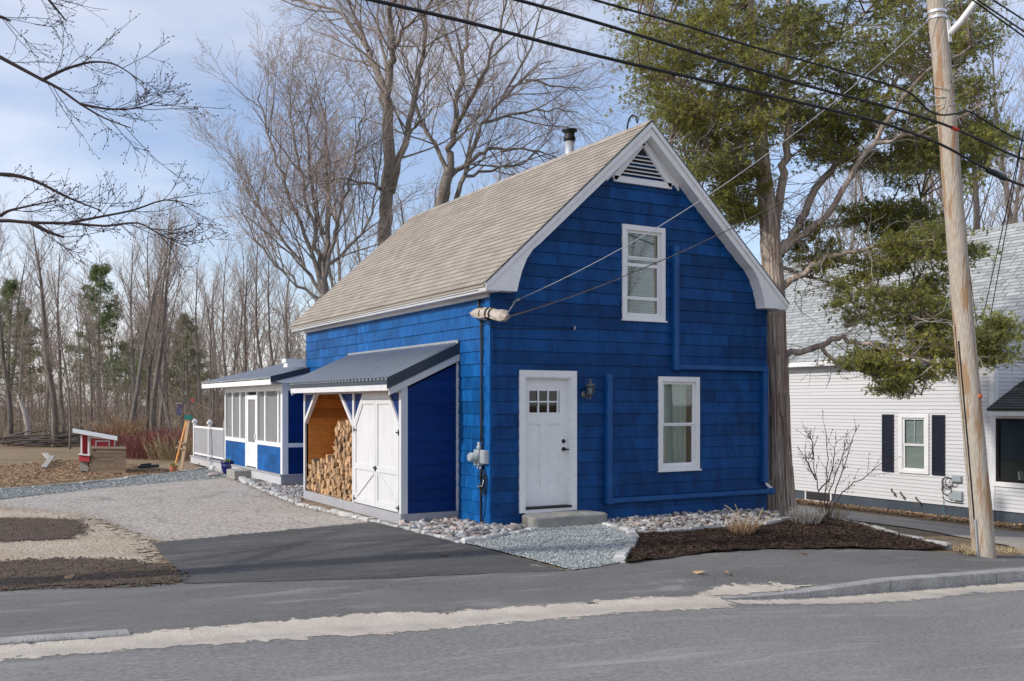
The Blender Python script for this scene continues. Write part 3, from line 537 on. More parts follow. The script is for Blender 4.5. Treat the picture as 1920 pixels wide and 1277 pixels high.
cobble_line(GP([(392, 879), (430, 888), (470, 908)]), 0.22, 0.5, 0.11, 'large pale edging block by the deck corner', 'deck corner edging blocks')
# ------------------------------------------------------------------ blue house
W, LEN, EXP = 5.907, 9.24, 0.2032
XR, ZR, XE0, ZE, XE1 = 2.98, 6.83, -0.27, 3.855, 6.23      # ridge and eaves of the roof's top face
YF, YB = -0.25, 9.76
SLP = (ZR - ZE) / (XR - XE0)
hr = random.Random(77)
house = thing('blue_house', (0, 0, 0), 'deep blue gabled house with white trim and tan shingle roof', 'house')
def clip(P, a, b, c):
    out = []
    for i in range(len(P)):
        p, q = P[i], P[(i+1) % len(P)]; fp, fq = a*p[0] + b*p[1] - c, a*q[0] + b*q[1] - c
        if fp <= 1e-9: out.append(p)
        if (fp < -1e-9 and fq > 1e-9) or (fp > 1e-9 and fq < -1e-9):
            t = fp/(fp-fq); out.append((p[0]+(q[0]-p[0])*t, p[1]+(q[1]-p[1])*t))
    return out
def minus(rects, hole):
    h0, h1, k0, k1 = hole; out = []
    for s0, s1, z0, z1 in rects:
        if s1 <= h0 or s0 >= h1 or z1 <= k0 or z0 >= k1: out.append((s0, s1, z0, z1)); continue
        if s0 < h0: out.append((s0, h0, z0, z1))
        if s1 > h1: out.append((h1, s1, z0, z1))
        a, b = max(s0, h0), min(s1, h1)
        if z0 < k0: out.append((a, b, z0, k0))
        if z1 > k1: out.append((a, b, k1, z1))
    return out
def plank_mb(fr, poly, zl, o_bot, o_top, exp, back=0.0, mb=None):
    mb = mb or MB(); f = lambda z: o_bot + (o_top-o_bot)*min(1, max(0, (z-zl)/exp))
    return mb.prism([fr(s, z, back) for s, z in poly], [fr(s, z, f(z)) for s, z in poly])
def siding(parent, fr, zs, exp, s0, s1, holes, half, joints, name, m, o_bot=0.017, o_top=0.005, gap=0.003):
    """courses of boards, every board its own piece; the backing is one mesh"""
    back = MB()
    for n, zl in enumerate(zs):
        cuts = [s0] + [j for j in joints(n) if s0 + 0.05 < j < s1 - 0.05] + [s1]
        rects = [(a + (gap/2 if a > s0 else 0), b - (gap/2 if b < s1 else 0), zl, zl + exp - min(0.006, exp*.03)) for a, b in zip(cuts, cuts[1:])]; bk = [(s0, s1, zl, zl + exp)]
        for h in holes: rects = minus(rects, h); bk = minus(bk, h)
        for lst, fin in ((rects, True), (bk, False)):
            for r in lst:
                P = [(r[0], r[2]), (r[1], r[2]), (r[1], r[3]), (r[0], r[3])]
                for hp in half: P = clip(P, *hp) if len(P) > 2 else P
                if len(P) < 3: continue
                if max(p[0] for p in P) - min(p[0] for p in P) < 0.012 or max(p[1] for p in P) - min(p[1] for p in P) < 0.012: continue
                if fin:
                    j = hr.uniform(-.0015, .0025); plank_mb(fr, P, zl, o_bot + j, o_top, exp).build(name, m, parent)
                else: back.prism([fr(s, z, -0.08) for s, z in P], [fr(s, z, -0.001) for s, z in P])
    return back
Z0 = 3.029 - 15 * EXP
def underroof(x_sign=1):
    return [(-SLP, 1, ZE - SLP*XE0 - 0.20), (SLP, 1, ZE + SLP*XE1 - 0.20)]
DOOR = (0.580, 1.502, 0.20, 2.425); WU = (2.600, 3.392, 3.455, 4.982); WL = (3.381, 4.176, 0.835, 2.385)
front = bpy.data.objects.new('front_wall', bpy.data.meshes.new('front_wall')); COL.objects.link(front); front.parent = house; OFF[front.name] = Vector((0, 0, 0))
def finish(o, mb, m):
    me = bpy.data.meshes.new(o.name); me.from_pydata(mb.v, [], mb.f); bm = bmesh.new(); bm.from_mesh(me); bmesh.ops.recalc_face_normals(bm, faces=bm.faces); bm.to_mesh(me); bm.free(); me.materials.append(m); o.data = me
def jf(n):
    r = random.Random(n*7+1); x = r.uniform(0.3, 2.6); out = []
    while x < W: out.append(x); x += r.choice((1.2, 1.8, 2.4))
    return out
zs = [Z0 + i*EXP for i in range(33)]
finish(front, siding(front, fr_front, zs, EXP, 0.0, W, [DOOR, WU, WL], underroof(), jf, 'siding_plank', M['blue'], 0.023, 0.007, 0.004), M['blue'])
def new_wall(name, parent):
    o = bpy.data.objects.new(name, bpy.data.meshes.new(name)); COL.objects.link(o); o.parent = parent; OFF[o.name] = OFF[parent.name]; return o
side = new_wall('side_wall', house)
def js(n):
    o = (n % 2) * 0.305 + random.Random(n).uniform(-.02, .02); return [o + i*0.61 for i in range(1, 16)]
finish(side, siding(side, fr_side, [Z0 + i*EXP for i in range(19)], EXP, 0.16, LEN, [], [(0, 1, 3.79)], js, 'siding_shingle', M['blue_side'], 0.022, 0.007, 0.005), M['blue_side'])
rw = MB(); 
for i in range(19): rw.quadbox([(W, 0, Z0+i*EXP), (W+.016, 0, Z0+i*EXP), (W+.016, LEN, Z0+i*EXP), (W, LEN, Z0+i*EXP), (W, 0, Z0+(i+1)*EXP), (W+.004, 0, Z0+(i+1)*EXP), (W+.004, LEN, Z0+(i+1)*EXP), (W, LEN, Z0+(i+1)*EXP)])
rw.box(W-.08, W-.001, 0.09, LEN-.09, Z0, 3.9); rw.build('right_wall', M['blue'], house)
bw = MB(); P = [(0, Z0), (W, Z0), (W, 4.0), (XR, ZR-.22), (0, 4.0)]
bw.prism([(s, LEN, z) for s, z in P], [(s, LEN-.08, z) for s, z in P]).build('back_wall', M['blue'], house)
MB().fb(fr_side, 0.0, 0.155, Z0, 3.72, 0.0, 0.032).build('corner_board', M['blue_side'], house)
MB().fb(fr_front, 0.0, W, -0.5, Z0, -0.1, -0.012).build('foundation', M['concrete'], house)
MB().fb(fr_side, 0.0, LEN, -0.4, Z0, -0.1, -0.012).build('foundation', M['concrete'], house)
MB().box(0.1, W-.1, 0.12, LEN-.1, 0.02, 0.10).build('floor_slab', M['room'], house)
MB().box(0.3, W-.3, 1.6, 1.7, 0.1, 3.7).build('inner_partition', M['room'], house)
MB().box(0.1, W-.1, 0.1, 1.6, 2.75, 2.85).build('inner_ceiling', M['room'], house)
# --- roof
roof = MB(); T = 0.13
def zt(x): return ZE + SLP*(x-XE0) if x <= XR else ZE + SLP*(XE1-x)
for xa, xb in ((XE0, XR), (XE1, XR)):
    roof.prism([(xa, YF, zt(xa)-.015), (xb, YF, ZR-.015), (xb, YF, ZR-T), (xa, YF, zt(xa)-T*.5)], [(xa, YB, zt(xa)-.015), (xb, YB, ZR-.015), (xb, YB, ZR-T), (xa, YB, zt(xa)-T*.5)])
roof = roof.build('roof', M['shingle'], house)
sl = math.hypot(XR-XE0, ZR-ZE); NC = 31; ce = sl/NC; ang = math.atan2(ZR-ZE, XR-XE0); tw = 0.305
tab_v = np.array([(0, -.012, 0), (1, -.012, 0), (1, 1.12, 0), (0, 1.12, 0), (0, -.012, .021), (1, -.012, .021), (1, 1.12, .003), (0, 1.12, .003)])
tab_f = np.array([(3, 2, 1, 0), (4, 5, 6, 7), (0, 1, 5, 4), (1, 2, 6, 5), (2, 3, 7, 6), (3, 0, 4, 7)])
tabs = []
for c in range(NC):
    y = YF - tw*((c*0.5) % 1) + random.Random(c).uniform(-.02, .02)
    while y < YB:
        a, b = max(YF-.012, y+.002), min(YB, y+tw-.002)
        if b-a > 0.03: tabs.append((c, a, b))
        y += tw
tabs.sort(key=lambda t: t[1] + t[0]*0.02)
up_l = np.array([math.cos(ang), 0, math.sin(ang)]); nm_l = np.array([-math.sin(ang), 0, math.cos(ang)])
tabmesh = bpy.data.meshes.new('shingle'); tabmesh.from_pydata([tuple(v*np.array([1, ce, 1])) for v in tab_v], [], [tuple(f) for f in tab_f]); tabmesh.materials.append(M['shingle'])
from mathutils import Matrix
for c, a, b in tabs[:300]:
    o = bpy.data.objects.new('shingle', tabmesh); COL.objects.link(o); o.parent = roof
    p = np.array([XE0, a, ZE-.015]) + up_l*(c*ce - 0.012) + nm_l*hr.uniform(0, .002)
    # local x -> +y along the eave, local y -> up the slope, local z -> outwards
    o.matrix_local = Matrix(((0, up_l[0], nm_l[0], p[0]), (b-a, 0, 0, p[1]), (0, up_l[2], nm_l[2], p[2]), (0, 0, 0, 1)))
def tab_stuff(lst, x0, z0, upv, nmv, name, e=None, m=None, parent=None, tv=tab_v):
    Vs = []; Fs = []; e = e or ce
    for i, (c, a, b) in enumerate(lst):
        p = np.array([x0, a, z0]) + upv*(c*e - 0.012) + nmv*hr.uniform(0, .002)
        Vs.append(p + tv[:, :1]*(b-a)*np.array([0, 1, 0]) + tv[:, 1:2]*e*upv + tv[:, 2:3]*nmv); Fs.append(tab_f + 8*i)
    o = link_mesh(name, np_mesh(name, np.concatenate(Vs), np.concatenate(Fs)), m or M['shingle'], parent); o['kind'] = 'stuff'; return o
tab_stuff(tabs[300:], XE0, ZE-.015, up_l, nm_l, 'shingle_field', None, None, roof)
tab_stuff([(c, YF, YB) for c in range(NC)], XE1, ZE-.015, up_l*np.array([-1, 1, 1]), nm_l*np.array([-1, 1, 1]), 'shingle_field', None, None, roof)
y = YF - 0.01
while y < YB:
    b = min(YB, y+.30); MB().prism([(XR-.14, y, ZR-.14*SLP+.012), (XR, y, ZR+.016), (XR+.14, y, ZR-.14*SLP+.012), (XR, y, ZR-.004)], [(XR-.14, b, ZR-.14*SLP+.006), (XR, b, ZR+.010), (XR+.14, b, ZR-.14*SLP+.006), (XR, b, ZR-.01)]).build('ridge_cap', M['shingle'], roof); y += .298
# --- rakes, eaves, returns
def zu(x): return ZE + SLP*(x-XE0) - 0.045
cv = [ony(u, v, YF) for u, v in ((1012, 456), (1000, 467), (988, 485), (979, 508), (973, 530), (970, 545))]
rk = [(-0.235, zu(-0.235)), (XR, zu(XR)), (XR, zu(XR) - 0.225)] + [(p.x, p.z) for p in cv] + [(0.322, 3.745), (-0.235, 3.745)]
rk[3] = (rk[3][0], zu(rk[3][0]) - 0.205)
for sgn in (1, -1):
    f = (lambda x: x) if sgn == 1 else (lambda x: 2*XR - x)
    r_ = MB().prism([(f(x), YF, z) for x, z in rk], [(f(x), -0.004, z) for x, z in rk]).build('rake_board', M['white'], house)
    c1 = [(-0.262, zu(-0.262)+.02), (XR, zu(XR)+.025), (XR, zu(XR)-.075), (-0.175, zu(-0.175)-.075), (-0.235, zu(-0.235)-.06)]
    MB().prism([(f(x), YF-.028, z) for x, z in c1], [(f(x), YF-.001, z) for x, z in c1]).build('rake_moulding', M['white'], r_)
    c2 = [(-0.262, zu(-0.262)+.04), (XR, zu(XR)+.04), (XR, zu(XR)+.016), (-0.262, zu(-0.262)+.016)]
    MB().prism([(f(x), YF-.034, z) for x, z in c2], [(f(x), YF-.029, z) for x, z in c2]).build('drip_edge', M['dark_flash'], r_)
    # eaves
    def bx(x0, x1, y0, y1, z0, z1): a, b = sorted((f(x0), f(x1))); return MB().box(a, b, y0, y1, z0, z1)
    ev = bx(-0.222, -0.004, YF+.003, YB-.06, 3.722, 3.765).build('eave_soffit', M['soffit'], house)
    bx(-0.246, -0.006, YF-.002, YB-.06, 3.767, 3.812).build('eave_fascia', M['white'], ev)
    bx(-0.262, -0.006, YF+.004, YB-.06, 3.813, 3.842).build('eave_moulding', M['soffit'], ev)
    bx(-0.075, -0.02, 0.01, LEN, 3.660, 3.720).build('bed_moulding', M['soffit'], ev)
# gable frieze and louvred vent
vt = MB(); VA, VB, VT = (2.335, 5.80), (3.575, 5.80), (2.955, 6.49)
def tri(a, b, t, o0, o1, mb): return mb.prism([fr_front(*p, o0) for p in (a, b, t)], [fr_front(*p, o1) for p in (a, b, t)])
vent = MB()
for a, b in ((VA, VB), (VB, VT), (VT, VA)):
    a3, b3 = Vector(fr_front(*a, .05)), Vector(fr_front(*b, .05)); vent.bar(a3, b3, 0.05, 0.10, (0, -1, 0) if False else (0, 0, 1))
vent = vent.build('gable_vent', M['white'], house)
tri((2.36, 5.82), (3.55, 5.82), (2.955, 6.46), 0.018, 0.022, MB()).build('vent_back', M['room'], vent)
for i in range(7):
    z = 5.86 + i*0.066; hw = 0.55*(1-(z-5.80)/0.62)
    if hw > 0.05: MB().quadbox([fr_front(2.955-hw, z, .024), fr_front(2.955+hw, z, .024), fr_front(2.955+hw, z-.022, .068), fr_front(2.955-hw, z-.022, .068), fr_front(2.955-hw, z+.014, .024), fr_front(2.955+hw, z+.014, .024), fr_front(2.955+hw, z-.008, .068), fr_front(2.955-hw, z-.008, .068)]).build('louvre_slat', M['white'], vent)
for sgn in (1, -1):
    f = (lambda x: x) if sgn == 1 else (lambda x: 2*XR - x)
    q = [(0.95, zu(0.95)-.245), (XR, zu(XR)-.245), (XR, zu(XR)-.36), (0.95, zu(0.95)-.33)]
    q = [(2.2, zu(2.2)-.223), (XR, zu(XR)-.223), (XR, zu(XR)-.37), (2.2, zu(2.2)-.33)]
    MB().prism([(f(x), -0.002, z) for x, z in q], [(f(x), -0.045, z) for x, z in q]).build('frieze_board', M['white'], house)
# flue and roof hook
fp = onx(1068, 285, 3.35); fl = MB().lathe((3.35, fp.y, 0), [(0.095, 6.2), (0.095, 7.28)], 20).build('flue_pipe', M['steel'], house, True)
MB().lathe((3.35, fp.y, 0), [(0.105, 7.24), (0.12, 7.26), (0.12, 7.32), (0.105, 7.34), (0.10, 7.41), (0.16, 7.44), (0.155, 7.47), (0.03, 7.50)], 20).build('flue_cap', M['black'], fl, True)
hk = onx(1176, 255, XR); pts = [(XR, hk.y - 0.30*(1-math.cos(t))/2*1.0, ZR + 0.0 + 0.22*math.sin(t)) for t in np.linspace(0, math.pi*.93, 12)]
MB().tube(pts, 0.016, 8).build('roof_hook', M['black'], house, True)
# ------------------------------------------------------------------ windows and doors
def window(parent, fr, s0, s1, z0, z1, tw, m_trim, rails, behind, sill=True, name='window', flip=False, glassm='glass', o=0.0, depth=0.05, bar=0.036, head=None):
    """(s0..s1, z0..z1) outer edge of the casing"""
    hd = head or tw
    w = MB(); w.fb(fr, s0, s0+tw, z0, z1, 0.004+o, 0.042+o).fb(fr, s1-tw, s1, z0, z1, 0.004+o, 0.042+o).fb(fr, s0+tw, s1-tw, z1-hd, z1, 0.004+o, 0.0425+o).fb(fr, s0+tw, s1-tw, z0, z0+tw*.8, 0.004+o, 0.0415+o)
    win = w.build(name, m_trim, parent)
    if sill: MB().fb(fr, s0-.012, s1+.03, z0-.028, z0-.001, 0.004+o, 0.06+o).build('sill', m_trim, win)
    a, b, c, d = s0+tw, s1-tw, z0+tw*.8, z1-hd
    MB().fb(fr, a, a+.018, c, d, -depth+o, 0.012+o).fb(fr, b-.018, b, c, d, -depth+o, 0.012+o).fb(fr, a+.018, b-.018, d-.018, d, -depth+o, 0.0125+o).fb(fr, a+.018, b-.018, c, c+.02, -depth+o, 0.0115+o).build('jamb', M['vinyl'], win)
    a, b, c, d = a+.018, b-.018, c+.02, d-.018; zz = [c] + [c+(d-c)*t for t in rails] + [d]
    for i, (za, zb) in enumerate(zip(zz, zz[1:])):
        oo = -0.034+o + (0.016 if i == len(zz)-2 else 0.0) - 0.0
        sh = MB().fb(fr, a, a+bar, za, zb, oo, oo+.02).fb(fr, b-bar, b, za, zb, oo, oo+.02).fb(fr, a+bar, b-bar, za, za+bar*.8, oo, oo+.0205).fb(fr, a+bar, b-bar, zb-bar*.8, zb, oo, oo+.0205).build('sash', M['vinyl'], win)
        MB().fb(fr, a+bar-.003, b-bar+.003, za+bar*.7, zb-bar*.7, oo+.006, oo+.010).build('pane', M[glassm], sh)
    if behind == 'blind':
        n = int((d-c)/0.032); bl = MB()
        for i in range(n):
            z = c + 0.01 + i*(d-c-.02)/n; bl.quadbox([fr(a, z, -.085+o), fr(b, z, -.085+o), fr(b, z+.008, -.062+o), fr(a, z+.008, -.062+o), fr(a, z+.018, -.085+o), fr(b, z+.018, -.085+o), fr(b, z+.026, -.062+o), fr(a, z+.026, -.062+o)])
        bl.build('blind', M['blind'], win)
    elif behind == 'curtain':
        cu = MB(); n = 26
        for i in range(n):
            s_a, s_b = a + (b-a)*.86*i/n, a + (b-a)*.86*(i+1)/n; oa, ob = -.10+.018*math.sin(i*1.7), -.10+.018*math.sin((i+1)*1.7)
            cu.poly([fr(s_a, c, oa+o), fr(s_b, c, ob+o), fr(s_b, d, ob+o), fr(s_a, d, oa+o)])
        cu.build('curtain', M['curtain'], win)
    return win
window(house, fr_front, 2.532, 3.460, 3.425, 5.051, 0.088, M['white'], (0.20, 0.60, 0.68), 'blind', True, 'upper_window')
window(house, fr_front, 3.313, 4.244, 0.804, 2.451, 0.088, M['white'], (0.49,), 'curtain', True, 'front_window')
def front_door():
    f = fr_front; t = MB()
    t.fb(f, 0.491, 0.600, 0.215, 2.516, 0.004, 0.044).fb(f, 1.482, 1.592, 0.215, 2.516, 0.004, 0.044).fb(f, 0.600, 1.482, 2.405, 2.516, 0.004, 0.0445)
    t = t.build('door_frame', M['white'], house)
    MB().fb(f, 0.600, 0.622, 0.30, 2.405, -0.115, 0.02).fb(f, 1.460, 1.482, 0.30, 2.405, -0.115, 0.02).fb(f, 0.622, 1.460, 2.385, 2.405, -0.115, 0.02).build('jamb', M['white'], t)
    MB().fb(f, 0.600, 1.482, 0.265, 0.300, -0.115, 0.06).build('threshold', M['black'], t)
    MB().fb(f, 0.595, 1.487, 0.200, 0.2645, -0.115, 0.045).build('sill', M['white'], t)
    o0, o1 = -0.105, -0.065
    lx = [ony(u, 750, 0.07).x for u in (990.5, 1045.5)]; lz = (ony(1018, 775, 0.07).z, ony(1018, 731.5, 0.07).z)
    px_ = [ony(u, 850, 0.07).x for u in (988.5, 1012.5, 1026.5, 1049)]; pz = (ony(1000, 916, 0.07).z, ony(1000, 795, 0.07).z)
    d = MB(); s0, s1, z0, z1 = 0.622, 1.460, 0.302, 2.385
    d.fb(f, s0, lx[0], z0, z1, o0, o1).fb(f, max(lx[1], px_[3]), s1, z0, z1, o0, o1)
    d.fb(f, lx[0], max(lx[1], px_[3]), lz[1], z1, o0, o1-.0004).fb(f, lx[0], max(lx[1], px_[3]), pz[1], lz[0], o0, o1-.0004).fb(f, lx[0], max(lx[1], px_[3]), z0, pz[0], o0, o1-.0004)
    d.fb(f, px_[1], px_[2], pz[0], pz[1], o0, o1-.0004).fb(f, lx[0], max(lx[1], px_[3]), pz[0], pz[1], o0-.001, o1-.016)
    d = d.build('door', M['white'], house)
    tx = [lx[0] + (lx[1]-lx[0])*i/3 for i in range(4)]; zm = (lz[0]+lz[1])/2; mu = MB()
    for x in tx: mu.fb(f, x-.012, x+.012, lz[0]-.004, lz[1]+.004, o0+.01, o1+.006)
    for z in (lz[0], zm, lz[1]): mu.fb(f, tx[0]-.014, tx[3]+.014, z-.012, z+.012, o0+.011, o1+.0065)
    mu.build('muntin', M['white'], d)
    for i in range(3):
        for a, b in ((lz[0], zm), (zm, lz[1])): MB().fb(f, tx[i]+.010, tx[i+1]-.010, a+.010, b-.010, o0+.014, o0+.020).build('pane', M['glass_dark'], d)
    k = ony(1056, 842, 0.07); q = ony(1056, 827, 0.07)
    MB().lathe((k.x, 0.065, k.z), [(0.034, 0), (0.034, -.012), (0.013, -.016), (0.013, -.05), (0.02, -.055), (0.02, -.07)], 14, 'y').bar((k.x-.02, 0.003, k.z), (k.x+.075, 0.0, k.z-.006), 0.018).build('door_handle', M['black'], d, True)
    MB().lathe((q.x, 0.065, q.z), [(0.034, 0), (0.034, -.014), (0.026, -.018), (0.012, -.022), (0.012, -.034)], 14, 'y').build('deadbolt', M['black'], d, True)
front_door()
# line-set covers (painted ducts) on the front wall
def duct(segs, name):
    m = MB(); w = 0.056; o = 0.115
    for a, b in zip(segs, segs[1:]):
        if abs(a[0]-b[0]) < 1e-6: m.fb(fr_front, a[0]-w, a[0]+w, min(a[1], b[1]), max(a[1], b[1]), 0.008, o)
        else: m.fb(fr_front, min(a[0], b[0]), max(a[0], b[0]), a[1]-w*.8, a[1]+w*.8, 0.008, o-.002)
    d = m.build(name, M['blue_metal'], house, False, 0.018)
    for p in segs: MB().fb(fr_front, p[0]-w-.007, p[0]+w+.007, p[1]-w-.007, p[1]+w+.007, 0.006, o+.008).build('duct_elbow', M['blue_metal'], d, False, 0.022)
    return d
duct([(3.662, 4.70), (3.662, 2.62), (5.80, 2.62), (5.80, 0.56)], 'duct_cover'); duct([(2.221, 2.42), (2.221, 0.33), (5.97, 0.33)], 'duct_cover')
MB().tube([(5.83, -0.055, 0.52), (5.86, -0.06, 0.46), (5.93, -0.06, 0.40), (5.99, -0.06, 0.37)], 0.03, 10).build('white_hose', M['vinyl'], house, True)
# wall lantern
c = ony(1100, 731, -0.02); lx, lz = c.x, c.z - 0.02
ln = thing('wall_lantern', (lx, -0.03, lz), 'small pewter coach lantern mounted beside the white front door', 'wall lamp')
MB().lathe((lx-.06, -0.028, lz-.06), [(0.062, 0), (0.062, -.012), (0.04, -.02), (0.02, -.03)], 16, 'y').build('back_plate', M['pewter'], ln, True)
MB().tube([(lx-.05, -.03, lz-.06), (lx-.03, -.09, lz-.12), (lx, -.13, lz-.13), (lx, -.13, lz-.07)], 0.012, 8).build('arm', M['pewter'], ln, True)
MB().lathe((lx, -0.13, lz), [(0.03, -.075), (0.045, -.062), (0.05, -.055)], 8).build('gallery', M['pewter'], ln)
cage = MB()
for i in range(6):
    t = i*math.pi/3; cage.bar((lx+.047*math.cos(t), -.13+.047*math.sin(t), lz-.06), (lx+.068*math.cos(t), -.13+.068*math.sin(t), lz+.085), 0.009)
cage.build('cage', M['pewter'], ln)
MB().lathe((lx, -0.13, lz), [(0.044, -.058), (0.063, .084)], 6).build('lamp_glass', M['glass'], ln)
MB().lathe((lx, -0.13, lz), [(0.018, -.05), (0.02, .02), (0.008, .05)], 8).build('bulb', M['vinyl'], ln, True)
MB().lathe((lx, -0.13, lz), [(0.092, .085), (0.085, .10), (0.04, .135), (0.018, .15), (0.014, .17), (0.022, .185), (0.012, .20), (0.002, .205)], 12).build('lamp_cap', M['pewter'], ln, True)
MB().lathe((lx, -0.13, lz), [(0.012, -.078), (0.018, -.10), (0.008, -.14), (0.003, -.165)], 8).build('finial', M['pewter'], ln, True)
# electric meter, wrapped service bundle, cables on the side wall
em = thing('electric_meter', (-0.02, 0.33, 1.1), 'grey electric meter with round glass dial on the blue side wall', 'meter')
MB().box(-0.13, -0.019, 0.20, 0.37, 0.98, 1.24).build('meter_socket', M['meter'], em, False, 0.01)
MB().lathe((0, 0.285, 1.12), [(0.085, -.131), (0.085, -.15), (0.075, -.16), (0.075, -.235), (0.06, -.25), (0.0, -.252)], 18, 'x').build('meter_glass', M['meter'], em, True)
MB().lathe((0, 0.285, 1.12), [(0.06, -.253), (0.06, -.256)], 16, 'x').build('dial', M['meter'], em)
MB().lathe((-0.075, 0.285, 0), [(0.03, 1.24), (0.04, 1.25), (0.04, 1.29), (0.025, 1.30), (0.025, 1.36)], 12).build('conduit_hub', M['meter'], em, True)
MB().tube([(-.07, .33, .98), (-.07, .33, .93)], .02, 8).tube([(-.07, .24, .98), (-.07, .24, .92)], .02, 8).build('cable_clamp', M['steel'], em, True)
sb = thing('service_box', (-0.02, 0.1, 1.1), 'pale grey utility box beside the electric meter', 'utility box')
MB().box(-0.11, -0.025, 0.035, 0.185, 1.02, 1.23).build('box_body', M['light_grey'], sb, False, 0.008); MB().box(-0.118, -0.111, 0.04, 0.18, 1.03, 1.22).build('box_lid', M['meter'], sb, False, 0.004)
wc = thing('wall_cable', (-0.03, 0.285, 0.0), 'black cables running down the blue wall from bundle to meter', 'cable')
MB().tube([(-.04, .285+.01*math.sin(z*2), z) for z in np.linspace(1.36, 3.36, 14)], 0.013, 8).build('supply_cable', M['rubber'], wc, True)
MB().tube([(-.04, .255+.012*math.sin(z*3+1), z) for z in np.linspace(1.0, 3.36, 16)], 0.010, 6).build('phone_cable', M['rubber'], wc, True)
MB().tube([(-.04, .29+.006*math.sin(z*4), z) for z in np.linspace(0.02, 0.98, 8)], 0.016, 8).build('ground_cable', M['rubber'], wc, True)
r_ = random.Random(3)
for i in range(5):
    cy_, cz_, ra, rb = .17+r_.uniform(-.04, .04), .72+r_.uniform(-.05, .05), r_.uniform(.06, .12), r_.uniform(.1, .2)
    MB().tube([(-.05-.01*i, cy_+ra*math.cos(t), cz_+rb*math.sin(t)) for t in np.linspace(0.3, 5.8, 16)], 0.006, 6).build('cable_loop', M['rubber'], wc, True)
MB().tube([(-.05, .12, .95), (-.06, .1, .6), (-.05, .13, .3), (-.05, .2, .06)], 0.007, 6).build('loose_cable', M['rubber'], wc, True)
MB().tube([(-.06, .33, .66), (-.09, .28, .64), (-.06, .2, .66), (-.05, .14, .8)], 0.010, 6).build('coax_end', M['steel'], wc, True)
wb_ = thing('wrapped_bundle', (-0.03, 0.1, 3.36), 'tan plastic wrapped cable bundle taped at the house corner', 'cable bundle')
bp = [onx(884, 588, -.09), onx(895, 588, -.11), onx(908, 588, -.13), onx(921, 588, -.14), onx(934, 591, -.15), onx(945, 593, -.16), onx(950, 596, -.16)]
nb = MB(); rad = [0.035, 0.085, 0.09, 0.088, 0.092, 0.10, 0.03]
nb.tube(bp, rad, 9); rj = random.Random(5); nb.v = [(a+rj.uniform(-.014, .014), b+rj.uniform(-.014, .014), c_+rj.uniform(-.016, .016)) for a, b, c_ in nb.v]
nb.build('wrap', M['plastic_wrap'], wb_)
for t in (0.33, 0.47, 0.56):
    i = t*(len(bp)-1); a = bp[int(i)].lerp(bp[int(i)+1], i-int(i)); d = (bp[4]-bp[1]).normalized(); MB().tube([a-d*.014, a+d*.014], 0.102, 12).build('tape_band', M['black'], wb_)
MB().tube([onx(899, 580, -.08), onx(898, 570, -.06), onx(899, 563, -.03)], 0.022, 8).build('bracket', M['black'], wb_, True)
wl = thing('wall_wire', (0.3, -0.02, 3.2), 'thin black wire along the front wall below the wrapped bundle', 'cable')
MB().tube([(-.06, -.03, 3.20), (0.1, -.04, 3.17), (0.6, -.032, 3.19), (1.1, -.032, 3.205), (1.54, -.032, 3.215)], 0.006, 6).build('wire', M['rubber'], wl, True)
MB().tube([(1.54, -.02, 3.18), (1.54, -.06, 3.22), (1.54, -.05, 3.26)], 0.012, 6).build('wire_hook', M['steel'], wl, True)
# granite step
st = thing('granite_step', (1.15, -0.25, 0), 'rough split granite slab step below the white front door', 'step')
bm = bmesh.new(); bmesh.ops.create_cube(bm, size=1); bmesh.ops.subdivide_edges(bm, edges=bm.edges[:], cuts=5, use_grid_fill=True)
r_ = random.Random(8)
for v in bm.verts:
    x, y, z = v.co; kx = 0.72 if y < 0 else 0.66
    k = 1 - 0.10*max(0, abs(x)*2-.8)**2*5*(0.5 if z > 0 else 1); n_ = math.sin(x*23+y*11)*.5 + math.sin(z*17+x*31)*.5
    v.co = Vector((x*2*kx + 0.02*n_, y*0.52*k + .012*math.sin(x*19), z*0.30 + .012*n_)) + Vector((r_.uniform(-.01, .01), r_.uniform(-.01, .01), r_.uniform(-.006, .006)))
    if y < -.45 and z > .45: v.co.z -= .02
me = bpy.data.meshes.new('slab'); bm.to_mesh(me); bm.free()
so_ = link_mesh('slab', me, M['granite'], st); so_.location = (0.03, -0.01, 0.055); so_.data.polygons.foreach_set('use_smooth', [True]*len(me.polygons))
bv = so_.modifiers.new('sub', 'SUBSURF'); bv.levels = 1; bv.render_levels = 1
# heat pump on the right side of the house
hp = thing('heat_pump', (6.25, 0.9, H(6.2, 0.9)), 'pale outdoor heat pump with black grille behind the house corner', 'heat pump')
h0 = H(6.2, .9); MB().box(5.99, 6.32, 0.55, 1.35, h0+.06, h0+.80).build('casing', M['vinyl'], hp, False, 0.01); MB().box(6.03, 6.27, 0.52, 0.549, h0+.10, h0+.76).build('grille_back', M['black'], hp)
gr_ = MB()
for i in range(11): gr_.box(6.03, 6.27, 0.510, 0.519, h0+.10+i*.066, h0+.106+i*.066)
for i in range(4): gr_.box(6.03+i*.078, 6.036+i*.078, 0.508, 0.518, h0+.10, h0+.76)
gr_.build('grille', M['vinyl'], hp); MB().box(6.0, 6.3, 0.6, 1.3, h0-.02, h0+.058).build('pad', M['concrete'], hp)
# rear ell
el = MB(); e0 = ony(531, 676, 10.0)
MB().box(2.4, 5.5, 9.25, 13.5, 0, 2.7).build('rear_ell_wall', M['blue'], house)
e0 = ony(534, 684, 9.5); MB().box(e0.x, 5.6, 9.3, 9.6, e0.z-.06, e0.z+.05).build('rear_ell_fascia', M['white'], house); MB().box(e0.x-.04, 5.6, 9.3, 9.62, e0.z+.051, e0.z+.14).build('rear_ell_roof', M['white'], house)
